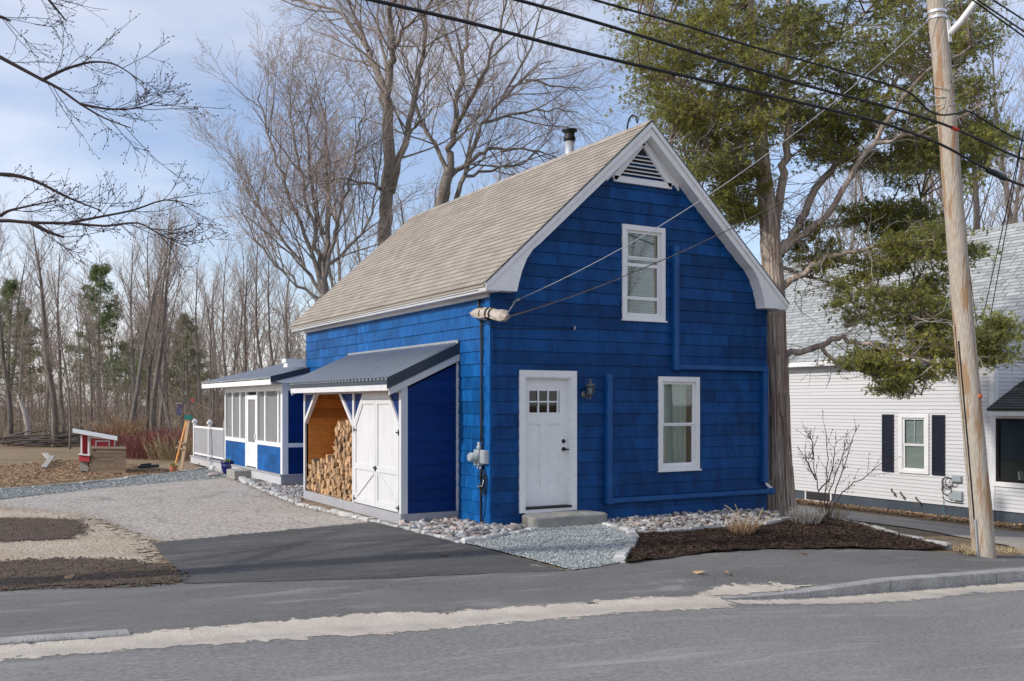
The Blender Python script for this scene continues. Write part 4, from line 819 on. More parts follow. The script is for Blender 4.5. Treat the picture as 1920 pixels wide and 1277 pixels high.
# ------------------------------------------------------------------ lean-to wood shed
SX, SA, SB, SD = -1.05, 1.15, 6.20, 3.32
shed = thing('wood_shed', (-0.5, 3.6, 0), 'lean-to wood shed with metal roof against the blue house side', 'shed')
fs = frame_x(SX); fe = frame_y(SA)
def rz(x): return 2.99 + 0.463*x            # roof top face over the shed
MB().fb(fs, SA, SD, 0.0, 0.172, -0.03, 0.012).build('skirt_board', M['grey_paint'], shed); MB().fb(fs, SD+.004, SB, 0.0, 0.172, -0.03, 0.012).build('skirt_board', M['grey_paint'], shed)
MB().fb(fe, SX, -.004, -0.03, 0.172, -0.03, 0.008).build('skirt_board', M['grey_paint'], shed)
MB().box(SX+.02, -.02, SA+.02, SB-.02, 0.10, 0.170).build('floor', M['raw_wood'], shed)
for y0, y1 in ((SA, SA+.075), (SD-.045, SD+.045), (SB-.075, SB)): MB().fb(fs, y0, y1, 0.174, 2.30, -.075, 0.010).build('post', M['white_wood'], shed)
MB().fb(fe, SX-.012, SX+.105, 0.174, 2.25, 0.001, 0.020).build('corner_trim', M['white_wood'], shed); MB().fb(fe, -.055, -.006, 0.174, 2.80, 0.001, 0.020).build('wall_trim', M['white_wood'], shed)
sp = MB().fb(fe, SX+.01, -.006, 0.174, 2.2, -.05, -.002).build('end_panel', M['blue_wood'], shed)
for i in range(13):
    zl = 0.174 + i*.2; P = clip([(SX+.105, zl), (-.055, zl), (-.055, zl+.197), (SX+.105, zl+.197)], -.463, 1, 2.99-.33)
    if len(P) > 2: plank_mb(fe, P, zl, 0.012, 0.003, .2).build('siding_board', M['blue_wood'], sp)
# front: bays with cut corners
def bay(ya, yb, ins, zc, ztop, nm, wid=0.085):
    for (a, b) in (((ya, zc), (ya+ins, ztop)), ((yb, zc), (yb-ins, ztop))):
        d = Vector((b[0]-a[0], b[1]-a[1])).normalized(); sgn = 1 if b[0] > a[0] else -1; n = Vector((d.y, -d.x))*sgn*wid
        P = [a, (a[0]+n.x, a[1]+n.y) if False else (a[0], a[1]-.11), (b[0]+sgn*wid*1.25, b[1]), b]
        MB().prism([fs(*p, -.06) for p in P], [fs(*p, 0.016) for p in P]).build('corner_brace', M['white_wood'], shed)
        P = [a, b, (a[0], b[1])]; MB().prism([fs(*p, -.05) for p in P], [fs(*p, -.02) for p in P]).build('spandrel_panel', M['blue_wood'], shed)
bay(SA+.075, SD-.045, 0.44, 1.66, 2.16, 'door'); bay(SD+.045, SB-.075, 0.60, 1.66, 2.16, 'wood')
MB().fb(fs, SA, SB, 2.16, 2.30, -.06, 0.006).build('header', M['white_wood'], shed); MB().fb(fs, SA+.50, SD-.48, 2.055, 2.16, -.05, 0.010).build('door_head', M['white_wood'], shed)
# pair of doors with cut corners
yc = onx(705.5, 860, SX).y
def leaf(ya, yb, cut):
    a, b = ya, yb; zb, zc, zt_ = 0.19, 1.60, 2.05; out = [(a, zb), (b, zb), (b, zt_ if cut == 'a' else zc), (b-.40, zt_) if cut == 'b' else (b, zt_), (a+.40, zt_) if cut == 'a' else (a, zt_), (a, zc if cut == 'a' else zt_)]
    q = []
    for p in out:
        if not q or (abs(p[0]-q[-1][0]) + abs(p[1]-q[-1][1])) > 1e-4: q.append(p)
    if abs(q[0][0]-q[-1][0]) + abs(q[0][1]-q[-1][1]) < 1e-4: q.pop()
    d = MB().prism([fs(*p, -.03) for p in q], [fs(*p, -.006) for p in q]).build('door_leaf', M['white_wood'], shed)
    w = .075; f = MB()
    f.fb(fs, a, a+w, zb, zc if cut == 'a' else zt_, -.006, .012).fb(fs, b-w, b, zb, zc if cut == 'b' else zt_, -.006, .012).fb(fs, a+w, b-w, zb, zb+.11, -.006, .0115).fb(fs, a+w, b-w, .80, .90, -.006, .0115)
    x0, x1 = (a+.40, b-w) if cut == 'a' else (a+w, b-.40); f.fb(fs, x0, x1, zt_-.08, zt_, -.006, .0115)
    P = [(a, zc), (a+.40, zt_), (a+.40, zt_-.11), (a+w, zc-.03), (a, zc-.10)] if cut == 'a' else [(b, zc), (b-.40, zt_), (b-.40, zt_-.11), (b-w, zc-.03), (b, zc-.10)]
    f.prism([fs(*p, -.006) for p in P], [fs(*p, .0118) for p in P]); f.build('door_batten', M['white_wood'], d)
    p, q2 = ((a+w, zb+.11), (b-w, .80)) if cut == 'b' else ((b-w, zb+.11), (a+w, .80))
    p, q2 = (((b-w, zb+.12), (a+w+.03, .79)) if cut == 'b' else ((a+w, zb+.12), (b-w-.03, .79)))
    MB().bar(fs(*p, .002), fs(*q2, .002), 0.016, 0.075, (-1, 0, 0) if False else (0, 0, 1)).build('door_brace', M['white_wood'], d)
    for z in (0.26, 1.50):
        yy = a if cut == 'a' else b; s_ = 1 if cut == 'a' else -1
        MB().fb(fs, min(yy-s_*.03, yy+s_*.10), max(yy-s_*.03, yy+s_*.10), z-.012, z+.012, .0125, .020).fb(fs, yy-.014, yy+.014, z-.05, z+.05, .0127, .021).build('hinge', M['black'], d)
    return d
la = leaf(SA+.085, yc-.004, 'a'); lb = leaf(yc+.004, SD-.055, 'b')
MB().fb(fs, yc-.06, yc+.09, .85, .875, .013, .028).fb(fs, yc-.012, yc+.012, .81, .90, .0132, .032).build('latch', M['black'], la)
# inside: pine boards, back wall and partition
iw = MB().box(SX+.03, -.012, SB-.075, SB-.045, .17, 2.3).build('end_wall', M['pine'], shed)
for i in range(11):
    zl = .172+i*.19; MB().quadbox([(SX+.07, SB-.092, zl), (-.03, SB-.092, zl), (-.03, SB-.076, zl), (SX+.07, SB-.076, zl), (SX+.07, SB-.089, zl+.186), (-.03, SB-.089, zl+.186), (-.03, SB-.076, zl+.186), (SX+.07, SB-.076, zl+.186)]).build('pine_board', M['pine'], iw)
MB().fb(frame_y(SB+.0), SX+.01, -.006, .0, 2.2, -.02, .04).build('outer_end_panel', M['blue_wood'], shed)
ib = MB().box(-.045, -.022, SD+.05, SB-.095, .172, 2.75).build('inner_back', M['pine'], shed)
MB().box(SX+.08, -.05, SD-.03, SD+.03, .172, 2.30).build('partition', M['pine'], shed)
# roof
rf = MB(); n = 31; X0, Z0r, X1 = -1.33, rz(-1.33), 0.0; prof = []
pw = (SB+.12 - (SA-.06))/n
for i in range(n):
    y = SA-.06 + i*pw; prof += [(y, 0), (y+pw*.54, 0), (y+pw*.60, .048), (y+pw*.84, .048), (y+pw*.92, 0)]
prof.append((SB+.12, 0)); k = len(prof)
rf.v = [(X0, y, Z0r + d) for y, d in prof] + [(X1-.002, y, rz(0) + d) for y, d in prof] + [(X0, y, Z0r + d - .012) for y, d in prof] + [(X1-.002, y, rz(0) + d - .012) for y, d in prof]
rf.f = [(i, i+1, k+i+1, k+i) for i in range(k-1)] + [(2*k+i, 2*k+i+1, 3*k+i+1, 3*k+i) for i in range(k-1)] + [(i, i+1, 2*k+i+1, 2*k+i) for i in range(k-1)]
srf = rf.build('roof', M['metal_roof'], shed)
MB().box(-.05, -.0185, SA-.06, SB+.12, rz(0)+.0, rz(0)+.055).build('wall_flashing', M['metal_roof'], srf)
def rake_strip(y0, y1, o0, o1, xa, xb, name, m, par): MB().prism([(xa, y0, rz(xa)-o0), (xb, y0, rz(xb)-o0), (xb, y0, rz(xb)-o1), (xa, y0, rz(xa)-o1)], [(xa, y1, rz(xa)-o0), (xb, y1, rz(xb)-o0), (xb, y1, rz(xb)-o1), (xa, y1, rz(xa)-o1)]).build(name, m, par)
rake_strip(SA-.072, SA-.062, -.018, .165, X0, -.003, 'rake_flashing', M['dark_flash'], srf)
rake_strip(SA-.058, SA-.02, .10, .285, X0+.05, -.004, 'rake_fascia', M['white_wood'], srf); rake_strip(SB+.07, SB+.11, .02, .25, X0+.05, -.004, 'rake_fascia', M['white_wood'], srf)
MB().box(X0+.03, X0+.065, SA-.056, SB+.11, Z0r-.185, Z0r-.085).build('eave_fascia', M['white_wood'], srf); MB().box(X0+.018, X0+.064, SA-.05, SB+.11, Z0r-.084, Z0r-.014).build('eave_flashing', M['dark_flash'], srf)
MB().prism([(X0+.07, SA, Z0r-.15), (0-.01, SA, rz(0)-.15), (-.01, SA, rz(0)-.11), (X0+.07, SA, Z0r-.11)], [(X0+.07, SB, Z0r-.15), (-.01, SB, rz(0)-.15), (-.01, SB, rz(0)-.11), (X0+.07, SB, Z0r-.11)]).build('roof_deck', M['pine'], srf)
# firewood: every split log is a thing of its own
lr = random.Random(31); protos = []
for i in range(14):
    kind = i % 3; mb = MB(); Ld = lr.uniform(.36, .44)
    if kind == 0: ring = [(0, -.5), (.62, .32), (.30, .52), (-.22, .55), (-.6, .30)]
    elif kind == 1: ring = [(-.55, -.45), (.55, -.40), (.6, .1), (.1, .55), (-.5, .35)]
    else: ring = [(-.6, -.35), (.1, -.55), (.62, -.2), (.45, .4), (-.2, .5)]
    ring = [(a*.128*lr.uniform(.7, 1.25), b*.128*lr.uniform(.7, 1.25)) for a, b in ring]
    mb.prism([(-Ld/2, a, b) for a, b in ring], [(Ld/2, a*lr.uniform(.9, 1.1), b*lr.uniform(.9, 1.1)) for a, b in ring])
    me = bpy.data.meshes.new('firewood_log'); me.from_pydata(mb.v, [], mb.f)
    me.materials.append(M['log']); me.materials.append(M['bark_log'])
    bm = bmesh.new(); bm.from_mesh(me); bmesh.ops.recalc_face_normals(bm, faces=bm.faces); bm.faces.ensure_lookup_table(); bm.faces[4].material_index = 1 if i % 4 else 0; bm.faces[5].material_index = 1 if i % 2 else 0; bm.to_mesh(me); bm.free(); protos.append(me)
def log(x, y, z, rx_, rz_, lab, gr, s=1.0, ry=0.0):
    o = bpy.data.objects.new('firewood_log', lr.choice(protos)); COL.objects.link(o); o.location = (x, y, z); o.rotation_euler = (rx_, ry, rz_); o.scale = (1, s, s); props(o, lab, 'log', gr)
y = SD + .115; col = 0
while y < SB - .15:
    top = 1.60 + lr.uniform(-.05, .05) if y < 4.50 else max(.50, .92 - (y-4.5)*.10 + lr.uniform(-.05, .05)); z = .172 + .058 + (col % 2)*.03
    while z < top:
        hi = z > .78 and y < 4.5
        log(SX + .27 + lr.uniform(-.035, .045) + (.0 if not hi else .02), y + lr.uniform(-.012, .012), z, lr.uniform(0, 6.28), lr.uniform(-.06, .06), 'split firewood log stacked high against the shed partition' if y < 4.5 else 'split firewood log in the low stack by the pine wall', 'tall firewood stack' if y < 4.5 else 'low firewood stack', lr.uniform(.72, 1.12))
        z += lr.uniform(.075, .108)
    y += .104; col += 1
for (y, z, a) in ((5.3, .95, 1.35), (4.95, .99, 1.5), (5.65, .90, 1.2), (5.1, 1.06, 1.75)): log(SX+.38, y, z, lr.uniform(0, 6), a, 'loose split log lying across the low firewood stack', 'loose logs on the low stack', .8, lr.uniform(-.12, .05))
for i in range(12): log(SX + lr.uniform(.06, .1), SD + .3 + i*.2, .187, lr.uniform(0, 6), lr.uniform(1.3, 1.8), 'thin split of kindling on the shed floor edge', 'kindling on the shed floor', .26)
MB().box(SX+.5, -.06, SD+.06, 4.45, .172, 1.45).box(SX+.5, -.06, 4.46, SB-.12, .172, .70).build('inner_log_mass', M['log'], shed)['kind'] = 'stuff'
# ------------------------------------------------------------------ screened porch and deck behind the house
PX, PA, PB, PZ = -0.59, 9.24, 14.85, 0.295
porch = thing('screened_porch', (0, 11.5, PZ), 'white framed screened porch with blue lower panels behind the house', 'porch')
fp_ = frame_x(PX); fq = frame_y(PA)
MB().fb(fp_, PA, PA+.13, PZ, 2.62, -.1, .012).fb(fq, PX-.012, PX+.13, PZ, 2.62, 0, .014).build('corner_post', M['white'], porch)
MB().fb(fp_, PB-.10, PB, PZ, 2.62, -.1, .012).build('corner_post', M['white'], porch)
dy0, dy1 = onx(483, 870, PX).y, onx(460.5, 870, PX).y
MB().fb(fp_, PA+.13, dy0, .93, 1.03, -.08, .010).build('rail', M['white'], porch); MB().fb(fp_, dy1, PB-.10, .93, 1.03, -.08, .010).build('rail', M['white'], porch)
MB().fb(fp_, PA+.13, PB-.10, 2.28, 2.58, -.08, .009).build('header', M['white'], porch)
for a, b in ((PA+.13, dy0), (dy1, PB-.10)):
    pn = MB().fb(fp_, a, b, PZ, .93, -.08, -.02).build('lower_panel', M['blue'], porch)
    for i in range(3):
        n = 3; w_ = (b-a)/n
        for j in range(n+1):
            s_a, s_b = max(a, a+(j-(i % 2)*.5)*w_), min(b, a+(j+1-(i % 2)*.5)*w_)
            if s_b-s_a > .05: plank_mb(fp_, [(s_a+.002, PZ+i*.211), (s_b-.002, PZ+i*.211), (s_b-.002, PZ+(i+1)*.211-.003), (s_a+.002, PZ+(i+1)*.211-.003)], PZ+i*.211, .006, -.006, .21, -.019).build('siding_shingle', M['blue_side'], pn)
bars = [onx(u, 790, PX).y for u in (426, 437, 450, 456)]; bars2 = [onx(u, 790, PX).y for u in (497, 526)]
def screens(ys_):
    for a, b in zip(ys_, ys_[1:]):
        lo_, hi_ = min(a, b), max(a, b); s_ = MB().fb(fp_, lo_+.035, hi_-.035, 1.031, 2.279, -.045, -.04).build('screen', M['screen_glass'], porch)
    for y_ in ys_[1:-1]: MB().fb(fp_, y_-.05, y_+.05, 1.03, 2.28, -.07, .008).build('mullion', M['white'], porch)
pm = [PB-.10, onx(436, 790, PX).y, onx(456.5, 790, PX).y+.35, dy1]; screens(pm)
ps = [dy0, onx(497, 790, PX).y, PA+.36]; screens(ps + [PA+.13])
dr = MB().fb(fp_, dy0, dy0+.1, PZ, 2.28, -.06, .011).fb(fp_, dy1-.1, dy1, PZ, 2.28, -.06, .011).build('door_frame', M['white'], porch)
d0, d1 = dy0+.1, dy1-.1
sd_ = MB().fb(fp_, d0, d0+.14, PZ+.03, 2.2, -.05, 0).fb(fp_, d1-.14, d1, PZ+.03, 2.2, -.05, 0).fb(fp_, d0+.14, d1-.14, 2.08, 2.2, -.05, .0).fb(fp_, d0+.14, d1-.14, PZ+.03, .92, -.05, -.012).fb(fp_, d0+.14, d1-.14, .86, .96, -.05, .001).fb(fp_, d0+.14, d1-.14, .58, .64, -.05, .001).build('screen_door', M['white'], porch)
MB().fb(fp_, d0+.14, d1-.14, .961, 2.079, -.03, -.025).build('screen', M['screen_glass'], sd_); MB().fb(fp_, d0+.02, d0+.05, 1.05, 1.2, .001, .05).build('door_handle', M['white'], sd_)
MB().box(PX+.9, PX+.95, PA+.1, PB-.1, PZ, 2.7).build('inner_wall', M['screen'], porch)
MB().box(PX+.02, 2.9, PB-.06, PB-.02, PZ, 2.62).build('far_wall', M['white'], porch)
# porch front face
bwid = 0.55
MB().fb(fq, PX+.13, bwid, .93, 1.03, 0.0, .012).build('rail', M['white'], porch)
MB().fb(fq, -.02, .10, PZ, 2.62, 0.0, .013).build('corner_post', M['white'], porch)
MB().fb(fq, PX+.13, 0.55, 2.28, 2.62, -.03, .012).build('header', M['white'], porch)
for i in range(10):
    zl = PZ + i*.1985
    P = [(PX+.13, zl), (bwid, zl), (bwid, zl+.2), (PX+.13, zl+.2)]; plank_mb(fq, P, zl, .009, -.002, .2, -.03).build('siding_board', M['blue_wood'], porch)
er = ony(507, 707, 8.95)                      # near corner of the porch roof
er2 = ony(575, 691, 8.95); RX0, RZ0 = er.x, er.z; prs = (er2.z-er.z)/(er2.x-er.x)
def pz(x): return RZ0 + prs*(x-RX0)
rm = MB(); n = 34; pw = (16.2-8.95)/n; prof = []
for i in range(n):
    y = 8.95+i*pw; prof += [(y, 0), (y+pw*.6, 0), (y+pw*.68, .018), (y+pw*.9, .018), (y+pw*.98, 0)]
k = len(prof); rm.v = [(RX0, y, pz(RX0)+d) for y, d in prof] + [(2.2, y, pz(2.2)+d) for y, d in prof] + [(RX0, y, pz(RX0)+d-.03) for y, d in prof]
rm.f = [(i, i+1, k+i+1, k+i) for i in range(k-1)] + [(i, i+1, 2*k+i+1, 2*k+i) for i in range(k-1)]
prf = rm.build('roof', M['metal_roof'], porch)
MB().prism([(RX0, 8.94, pz(RX0)+.02), (2.2, 8.94, pz(2.2)+.02), (2.2, 8.94, pz(2.2)-.12), (RX0, 8.94, pz(RX0)-.12)], [(RX0, 8.949, pz(RX0)+.02), (2.2, 8.949, pz(2.2)+.02), (2.2, 8.949, pz(2.2)-.12), (RX0, 8.949, pz(RX0)-.12)]).build('rake_flashing', M['dark_flash'], prf)
MB().prism([(RX0+.03, 8.96, pz(RX0)-.03), (2.2, 8.96, pz(2.2)-.03), (2.2, 8.96, 2.46), (PX-.05, 8.96, 2.46)], [(RX0+.03, 9.22, pz(RX0)-.03), (2.2, 9.22, pz(2.2)-.03), (2.2, 9.22, 2.46), (PX-.05, 9.22, 2.46)]).build('gable_soffit', M['white'], prf)
MB().box(RX0+.01, RX0+.045, 8.965, 16.15, pz(RX0)-.17, pz(RX0)-.05).build('eave_fascia', M['white'], prf)
MB().prism([(RX0+.05, 9.23, pz(RX0)-.16), (PX+.4, 9.23, pz(RX0)-.16), (PX+.4, 9.23, pz(RX0)-.12), (RX0+.05, 9.23, pz(RX0)-.12)], [(RX0+.05, 16.1, pz(RX0)-.16), (PX+.4, 16.1, pz(RX0)-.16), (PX+.4, 16.1, pz(RX0)-.12), (RX0+.05, 16.1, pz(RX0)-.12)]).build('eave_soffit', M['soffit'], prf)
deck = thing('deck', (0.5, 14.3, 0), 'low grey painted deck with white railing beyond the screened porch', 'deck')
DX, DE = -0.65, 19.2
MB().box(DX, DX+.03, PA-.06, DE, .05, .255).build('fascia_board', M['light_grey'], deck); MB().box(DX+.031, 2.5, PA-.06, PA-.03, .05, .255).build('fascia_board', M['grey_paint'], deck)
for i in range(22): MB().box(DX-.03+i*.142, DX-.03+i*.142+.137, PA-.09, DE+.03, .257, .29).build('deck_board', M['grey_paint'], deck)
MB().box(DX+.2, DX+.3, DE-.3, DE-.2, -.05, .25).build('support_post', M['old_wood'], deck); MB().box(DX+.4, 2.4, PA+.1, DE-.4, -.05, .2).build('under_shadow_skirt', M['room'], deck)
pys = [onx(365.5, 850, DX+.05).y, onx(393.5, 850, DX+.05).y]
for y in pys:
    p_ = MB().box(DX+.0, DX+.09, y-.045, y+.045, .291, 1.36).build('post', M['white'], deck)
    MB().box(DX-.03, DX+.12, y-.075, y+.075, 1.361, 1.41).prism([(DX-.02, y-.065, 1.411), (DX+.11, y-.065, 1.411), (DX+.11, y+.065, 1.411), (DX-.02, y+.065, 1.411)], [(DX+.03, y-.015, 1.49), (DX+.06, y-.015, 1.49), (DX+.06, y+.015, 1.49), (DX+.03, y+.015, 1.49)]).build('post_cap', M['vinyl'], p_)
for a, b in ((pys[1]+.05, pys[0]-.05), (PB+.03, pys[1]-.05)):
    MB().box(DX+.01, DX+.08, a, b, 1.20, 1.26).build('top_rail', M['white'], deck); MB().box(DX+.02, DX+.07, a, b, .36, .41).build('bottom_rail', M['white'], deck)
    n = int((b-a)/.105)
    for i in range(n): yy = a + (i+.5)*(b-a)/n; MB().box(DX+.028, DX+.062, yy-.031, yy+.031, .41, 1.20).build('baluster', M['light_grey'], deck)
# covered grill on the deck
gl_ = thing('covered_grill', (0.2, 16.6, .29), 'grill under a crumpled grey cover on the deck', 'grill')
gm = MB(); k = 14; rings = []
for j, (hh, sx_, sy_) in enumerate(((0, .42, .78), (.45, .42, .78), (.85, .40, .76), (1.12, .40, .70), (1.30, .28, .52), (1.36, .10, .25))):
    for i in range(k):
        t = 2*math.pi*i/k; c_, s_ = math.cos(t), math.sin(t); e = 0.35; q = (abs(c_)**e*math.copysign(1, c_), abs(s_)**e*math.copysign(1, s_)); wv = 1 + .06*math.sin(i*2.3+j*1.7)
        gm.v.append((0.25+q[0]*sx_*wv, 16.45+q[1]*sy_*wv, .30+hh+.02*math.sin(i*3+j)))
for j in range(5):
    for i in range(k): a = j*k+i; b = j*k+(i+1) % k; gm.f.append((a, b, b+k, a+k))
gm.f.append(tuple(5*k+i for i in range(k))); gm.build('cover', M['greycloth'], gl_, True)
# ------------------------------------------------------------------ trees
_gc = {}
class TT:
    """collects many tapered tubes as one mesh"""
    def __init__(s): s.V = []; s.F = []; s.n = 0
    def add(s, P, r, k=4):
        P = np.asarray(P, float); N = len(P); d = np.gradient(P, axis=0); d /= np.linalg.norm(d, axis=1)[:, None] + 1e-9
        ref = np.array([0.31, 0.17, 0.93]) if abs(d[0, 2]) < 0.85 else np.array([0.93, 0.31, 0.17])
        e = np.cross(d, ref); e /= np.linalg.norm(e, axis=1)[:, None] + 1e-9; g = np.cross(d, e)
        t = np.arange(k)*2*math.pi/k; r = np.broadcast_to(np.asarray(r, float), (N,))
        ring = P[:, None, :] + (e[:, None, :]*np.cos(t)[None, :, None] + g[:, None, :]*np.sin(t)[None, :, None]) * r[:, None, None]
        if (N, k) not in _gc:
            i, j = np.meshgrid(np.arange(N-1), np.arange(k), indexing='ij'); a = i*k+j; b = i*k+(j+1) % k; _gc[(N, k)] = np.stack([a, b, b+k, a+k], -1).reshape(-1, 4)
        s.V.append(ring.reshape(-1, 3)); s.F.append(_gc[(N, k)] + s.n); s.n += N*k
    def tris(s, V, F): s.V.append(V); s.F3 = getattr(s, 'F3', []); s.F3.append(F + s.n); s.n += len(V)
    def mesh(s, name, off=(0, 0, 0), smooth=True):
        L_ = []
        if s.F: L_.append(np.concatenate(s.F))
        if getattr(s, 'F3', None): L_.append(np.concatenate(s.F3))
        return np_mesh(name, np.concatenate(s.V) - np.asarray(off), L_, smooth)
def walk(r, p, d, Ln, n, wander, trop):
    P = [p]; d = d/np.linalg.norm(d)
    for i in range(n):
        d = d + r.normal(0, wander, 3) + np.array([0, 0, trop]); d /= np.linalg.norm(d); p = p + d*Ln/n; P.append(p)
    return np.array(P)
def at(P, t):
    x = t*(len(P)-1); i = min(int(x), len(P)-2); return P[i] + (P[i+1]-P[i])*(x-i), P[i+1]-P[i]
def sidedir(r, d, ang):
    d = d/np.linalg.norm(d); v = r.normal(0, 1, 3); v -= d*v.dot(d); v /= np.linalg.norm(v) + 1e-9; return d*math.cos(ang) + v*math.sin(ang)
def branch_out(r, P, rad, lev, spec, big, fine, tips=None):
    """spec: list of (count, length, angle, wander, tropism, segments, t0) for each level below P"""
    cnt, Ln, ang, wd_, tr_, sg, t0 = spec[lev]
    n = max(1, int(cnt*r.uniform(.8, 1.2)))
    for i in range(n):
        t = t0 + (1-t0)*((i+r.uniform(.1, .9))/n); p, d = at(P, t); rr_ = float(np.interp(t, np.linspace(0, 1, len(rad)), rad))
        l = Ln*r.uniform(.6, 1.2)*(1-.35*t); dd = sidedir(r, d, ang*r.uniform(.65, 1.25)); Q = walk(r, p, dd, l, sg, wd_, tr_)
        r0 = min(rr_*.6, .0085*l**1.1 + .003) if lev < 3 else .006; r0 = max(r0, .0050); rd = np.linspace(r0, max(.0038, r0*.35), len(Q))
        (big if lev == 0 else fine).add(Q, rd, 5 if lev == 0 else (4 if lev == 1 else 3))
        if lev+1 < len(spec): branch_out(r, Q, rd, lev+1, spec, big, fine, tips)
        elif tips is not None: tips.append(Q[-1])
def px_line(L_, D):
    out = []
    for i, q in enumerate(L_):
        dd = D if len(q) == 2 else D + q[2]; out.append(np.array(ond(q[0], q[1], dd)[:]))
    P = np.array(out); t = np.arange(len(P)); tt = np.linspace(0, len(P)-1, (len(P)-1)*3+1)
    Q = np.stack([np.interp(tt, t, P[:, i]) for i in range(3)], 1); Q[1:-1] = (Q[:-2] + 2*Q[1:-1] + Q[2:])/4; return Q
def make_tree(name, base, label, cat, group, D, limbs, spec, seed, m_big, m_fine, minor=None):
    """limbs: (pixel polyline, radius at foot, radius at end); drawn at distance D"""
    r = np.random.RandomState(seed); big, lim, fine = TT(), TT(), TT()
    th = thing(name, base, label, cat, group)
    for j, (L_, r0, r1) in enumerate(limbs):
        P = px_line(L_, D); P = P + r.normal(0, .05, P.shape) * (np.linspace(0, 1, len(P))[:, None] > .05); rd = np.linspace(r0, r1, len(P)); big.add(P, rd, 10 if r0 > .12 else 7)
        if j == 0 and L_[0][1] > 600: continue
        sp = list(spec); sp[0] = (spec[0][0]*(len(L_)-1)/4,) + spec[0][1:]
        branch_out(r, P, rd, 0, sp, lim, fine)
    link_mesh('trunk', big.mesh('trunk', base), m_big, th); c = link_mesh('crown', lim.mesh('crown', base), m_big, th); link_mesh('twigs', fine.mesh('twigs', base), m_fine, c)
    return th
SP = [(11, 3.6, .75, .10, .06, 6, .12), (7, 1.8, .7, .12, .06, 4, .15), (4.6, .85, .7, .15, .05, 3, .15), (2.4, .40, .6, .16, .05, 2, .2)]
bA = ond(722, 600, 35); bA.z = 0
make_tree('maple_tree', bA, 'tall bare maple with forked grey trunk rising behind the roof', 'tree', 'bare maples behind the house', 35, [
    ([(724, 800), (722, 600), (721, 451), (724, 390), (727, 330), (731, 252), (726, 200), (722, 175)], .30, .17),
    ([(722, 178), (708, 140, 1), (696, 106, 1.5), (684, 82, 2), (660, 50, 3), (628, 20, 4), (590, 8, 5), (545, 2, 6)], .15, .03),
    ([(724, 182), (732, 130), (735, 97, -1), (733, 40, -1), (738, -30, -2), (735, -90, -2)], .15, .05),
    ([(734, 360), (748, 300, -1), (762, 252, -1), (774, 190, -1), (786, 130, -1), (799, 73, -2), (806, 0, -2), (820, -80, -2)], .14, .04),
    ([(690, 95, 1), (672, 45, 1), (655, 0, 1), (640, -50, 1)], .07, .02), ([(735, 100), (755, 60, -2), (790, 20, -3), (830, -20, -4)], .07, .02),
    ([(712, 355), (690, 345, -1), (640, 338, -2), (600, 345, -3)], .06, .015), ([(762, 250), (800, 210, -2), (840, 190, -3)], .05, .015), ([(726, 150), (712, 60, 2), (700, -20, 3)], .07, .03)],
    SP, 11, M['bark'], M['redtwig'])
bB = ond(830, 600, 39); bB.z = 0
make_tree('maple_tree', bB, 'wide spreading bare maple behind the ridge near the metal flue', 'tree', 'bare maples behind the house', 39, [
    ([(822, 800), (824, 600), (828, 388), (836, 345), (845, 315)], .30, .21),
    ([(845, 318), (846, 280), (850, 252), (858, 190), (865, 146), (872, 80), (876, 20), (880, -60)], .15, .04),
    ([(842, 335), (862, 318), (884, 300), (918, 281), (960, 276, 1), (1010, 285, 2), (1050, 300, 2)], .12, .02),
    ([(840, 330), (820, 280), (800, 250), (787, 220), (775, 170), (760, 112), (752, 60)], .10, .03),
    ([(855, 375), (870, 330), (885, 280), (905, 230), (940, 190), (980, 150), (1030, 110)], .11, .02),
    ([(850, 250), (880, 190, -1), (910, 130, -2), (935, 60, -2), (950, -20, -3)], .10, .03), ([(905, 230), (960, 215, 1), (1030, 205, 2), (1085, 210, 2)], .07, .02),
    ([(870, 330), (920, 320, 2), (980, 310, 3), (1040, 250, 3)], .07, .02), ([(865, 140), (840, 80, 1), (820, 20, 2), (810, -40, 2)], .07, .03), ([(935, 195), (985, 110), (1010, 40), (1030, -20)], .06, .02), ([(985, 150), (1050, 160), (1100, 170)], .05, .015)],
    SP, 12, M['bark'], M['redtwig'])
bC = ond(605, 640, 33); bC.z = 0
make_tree('maple_tree', bC, 'many stemmed bare tree fanning out beyond the roof back corner', 'tree', 'bare maples behind the house', 33, [
    ([(603, 790), (603, 640), (605, 548), (608, 510)], .22, .13),
    ([(603, 548), (592, 500), (578, 455), (556, 400), (534, 345), (512, 285), (496, 225), (486, 175)], .09, .02),
    ([(605, 540), (600, 480), (590, 420), (570, 350), (555, 290), (545, 220), (540, 160)], .09, .02),
    ([(608, 520), (612, 437), (614, 350), (612, 300), (612, 243), (605, 180)], .10, .02),
    ([(610, 520), (625, 450), (637, 412), (650, 360), (668, 300), (680, 230), (690, 170)], .08, .02),
    ([(600, 545), (570, 505), (538, 462), (502, 410), (472, 355), (452, 295)], .07, .015), ([(597, 560), (558, 532), (520, 495), (480, 445), (450, 390)], .06, .015),
    ([(612, 500), (650, 470), (690, 420), (705, 350), (700, 290)], .06, .02), ([(608, 440), (585, 340), (575, 260), (580, 190)], .06, .02)],
    [(11, 2.9, .62, .10, .06, 6, .12), (7, 1.5, .62, .12, .06, 4, .15), (5, .8, .65, .15, .05, 3, .15), (2.4, .38, .6, .16, .05, 2, .2)], 13, M['bark'], M['redtwig'])
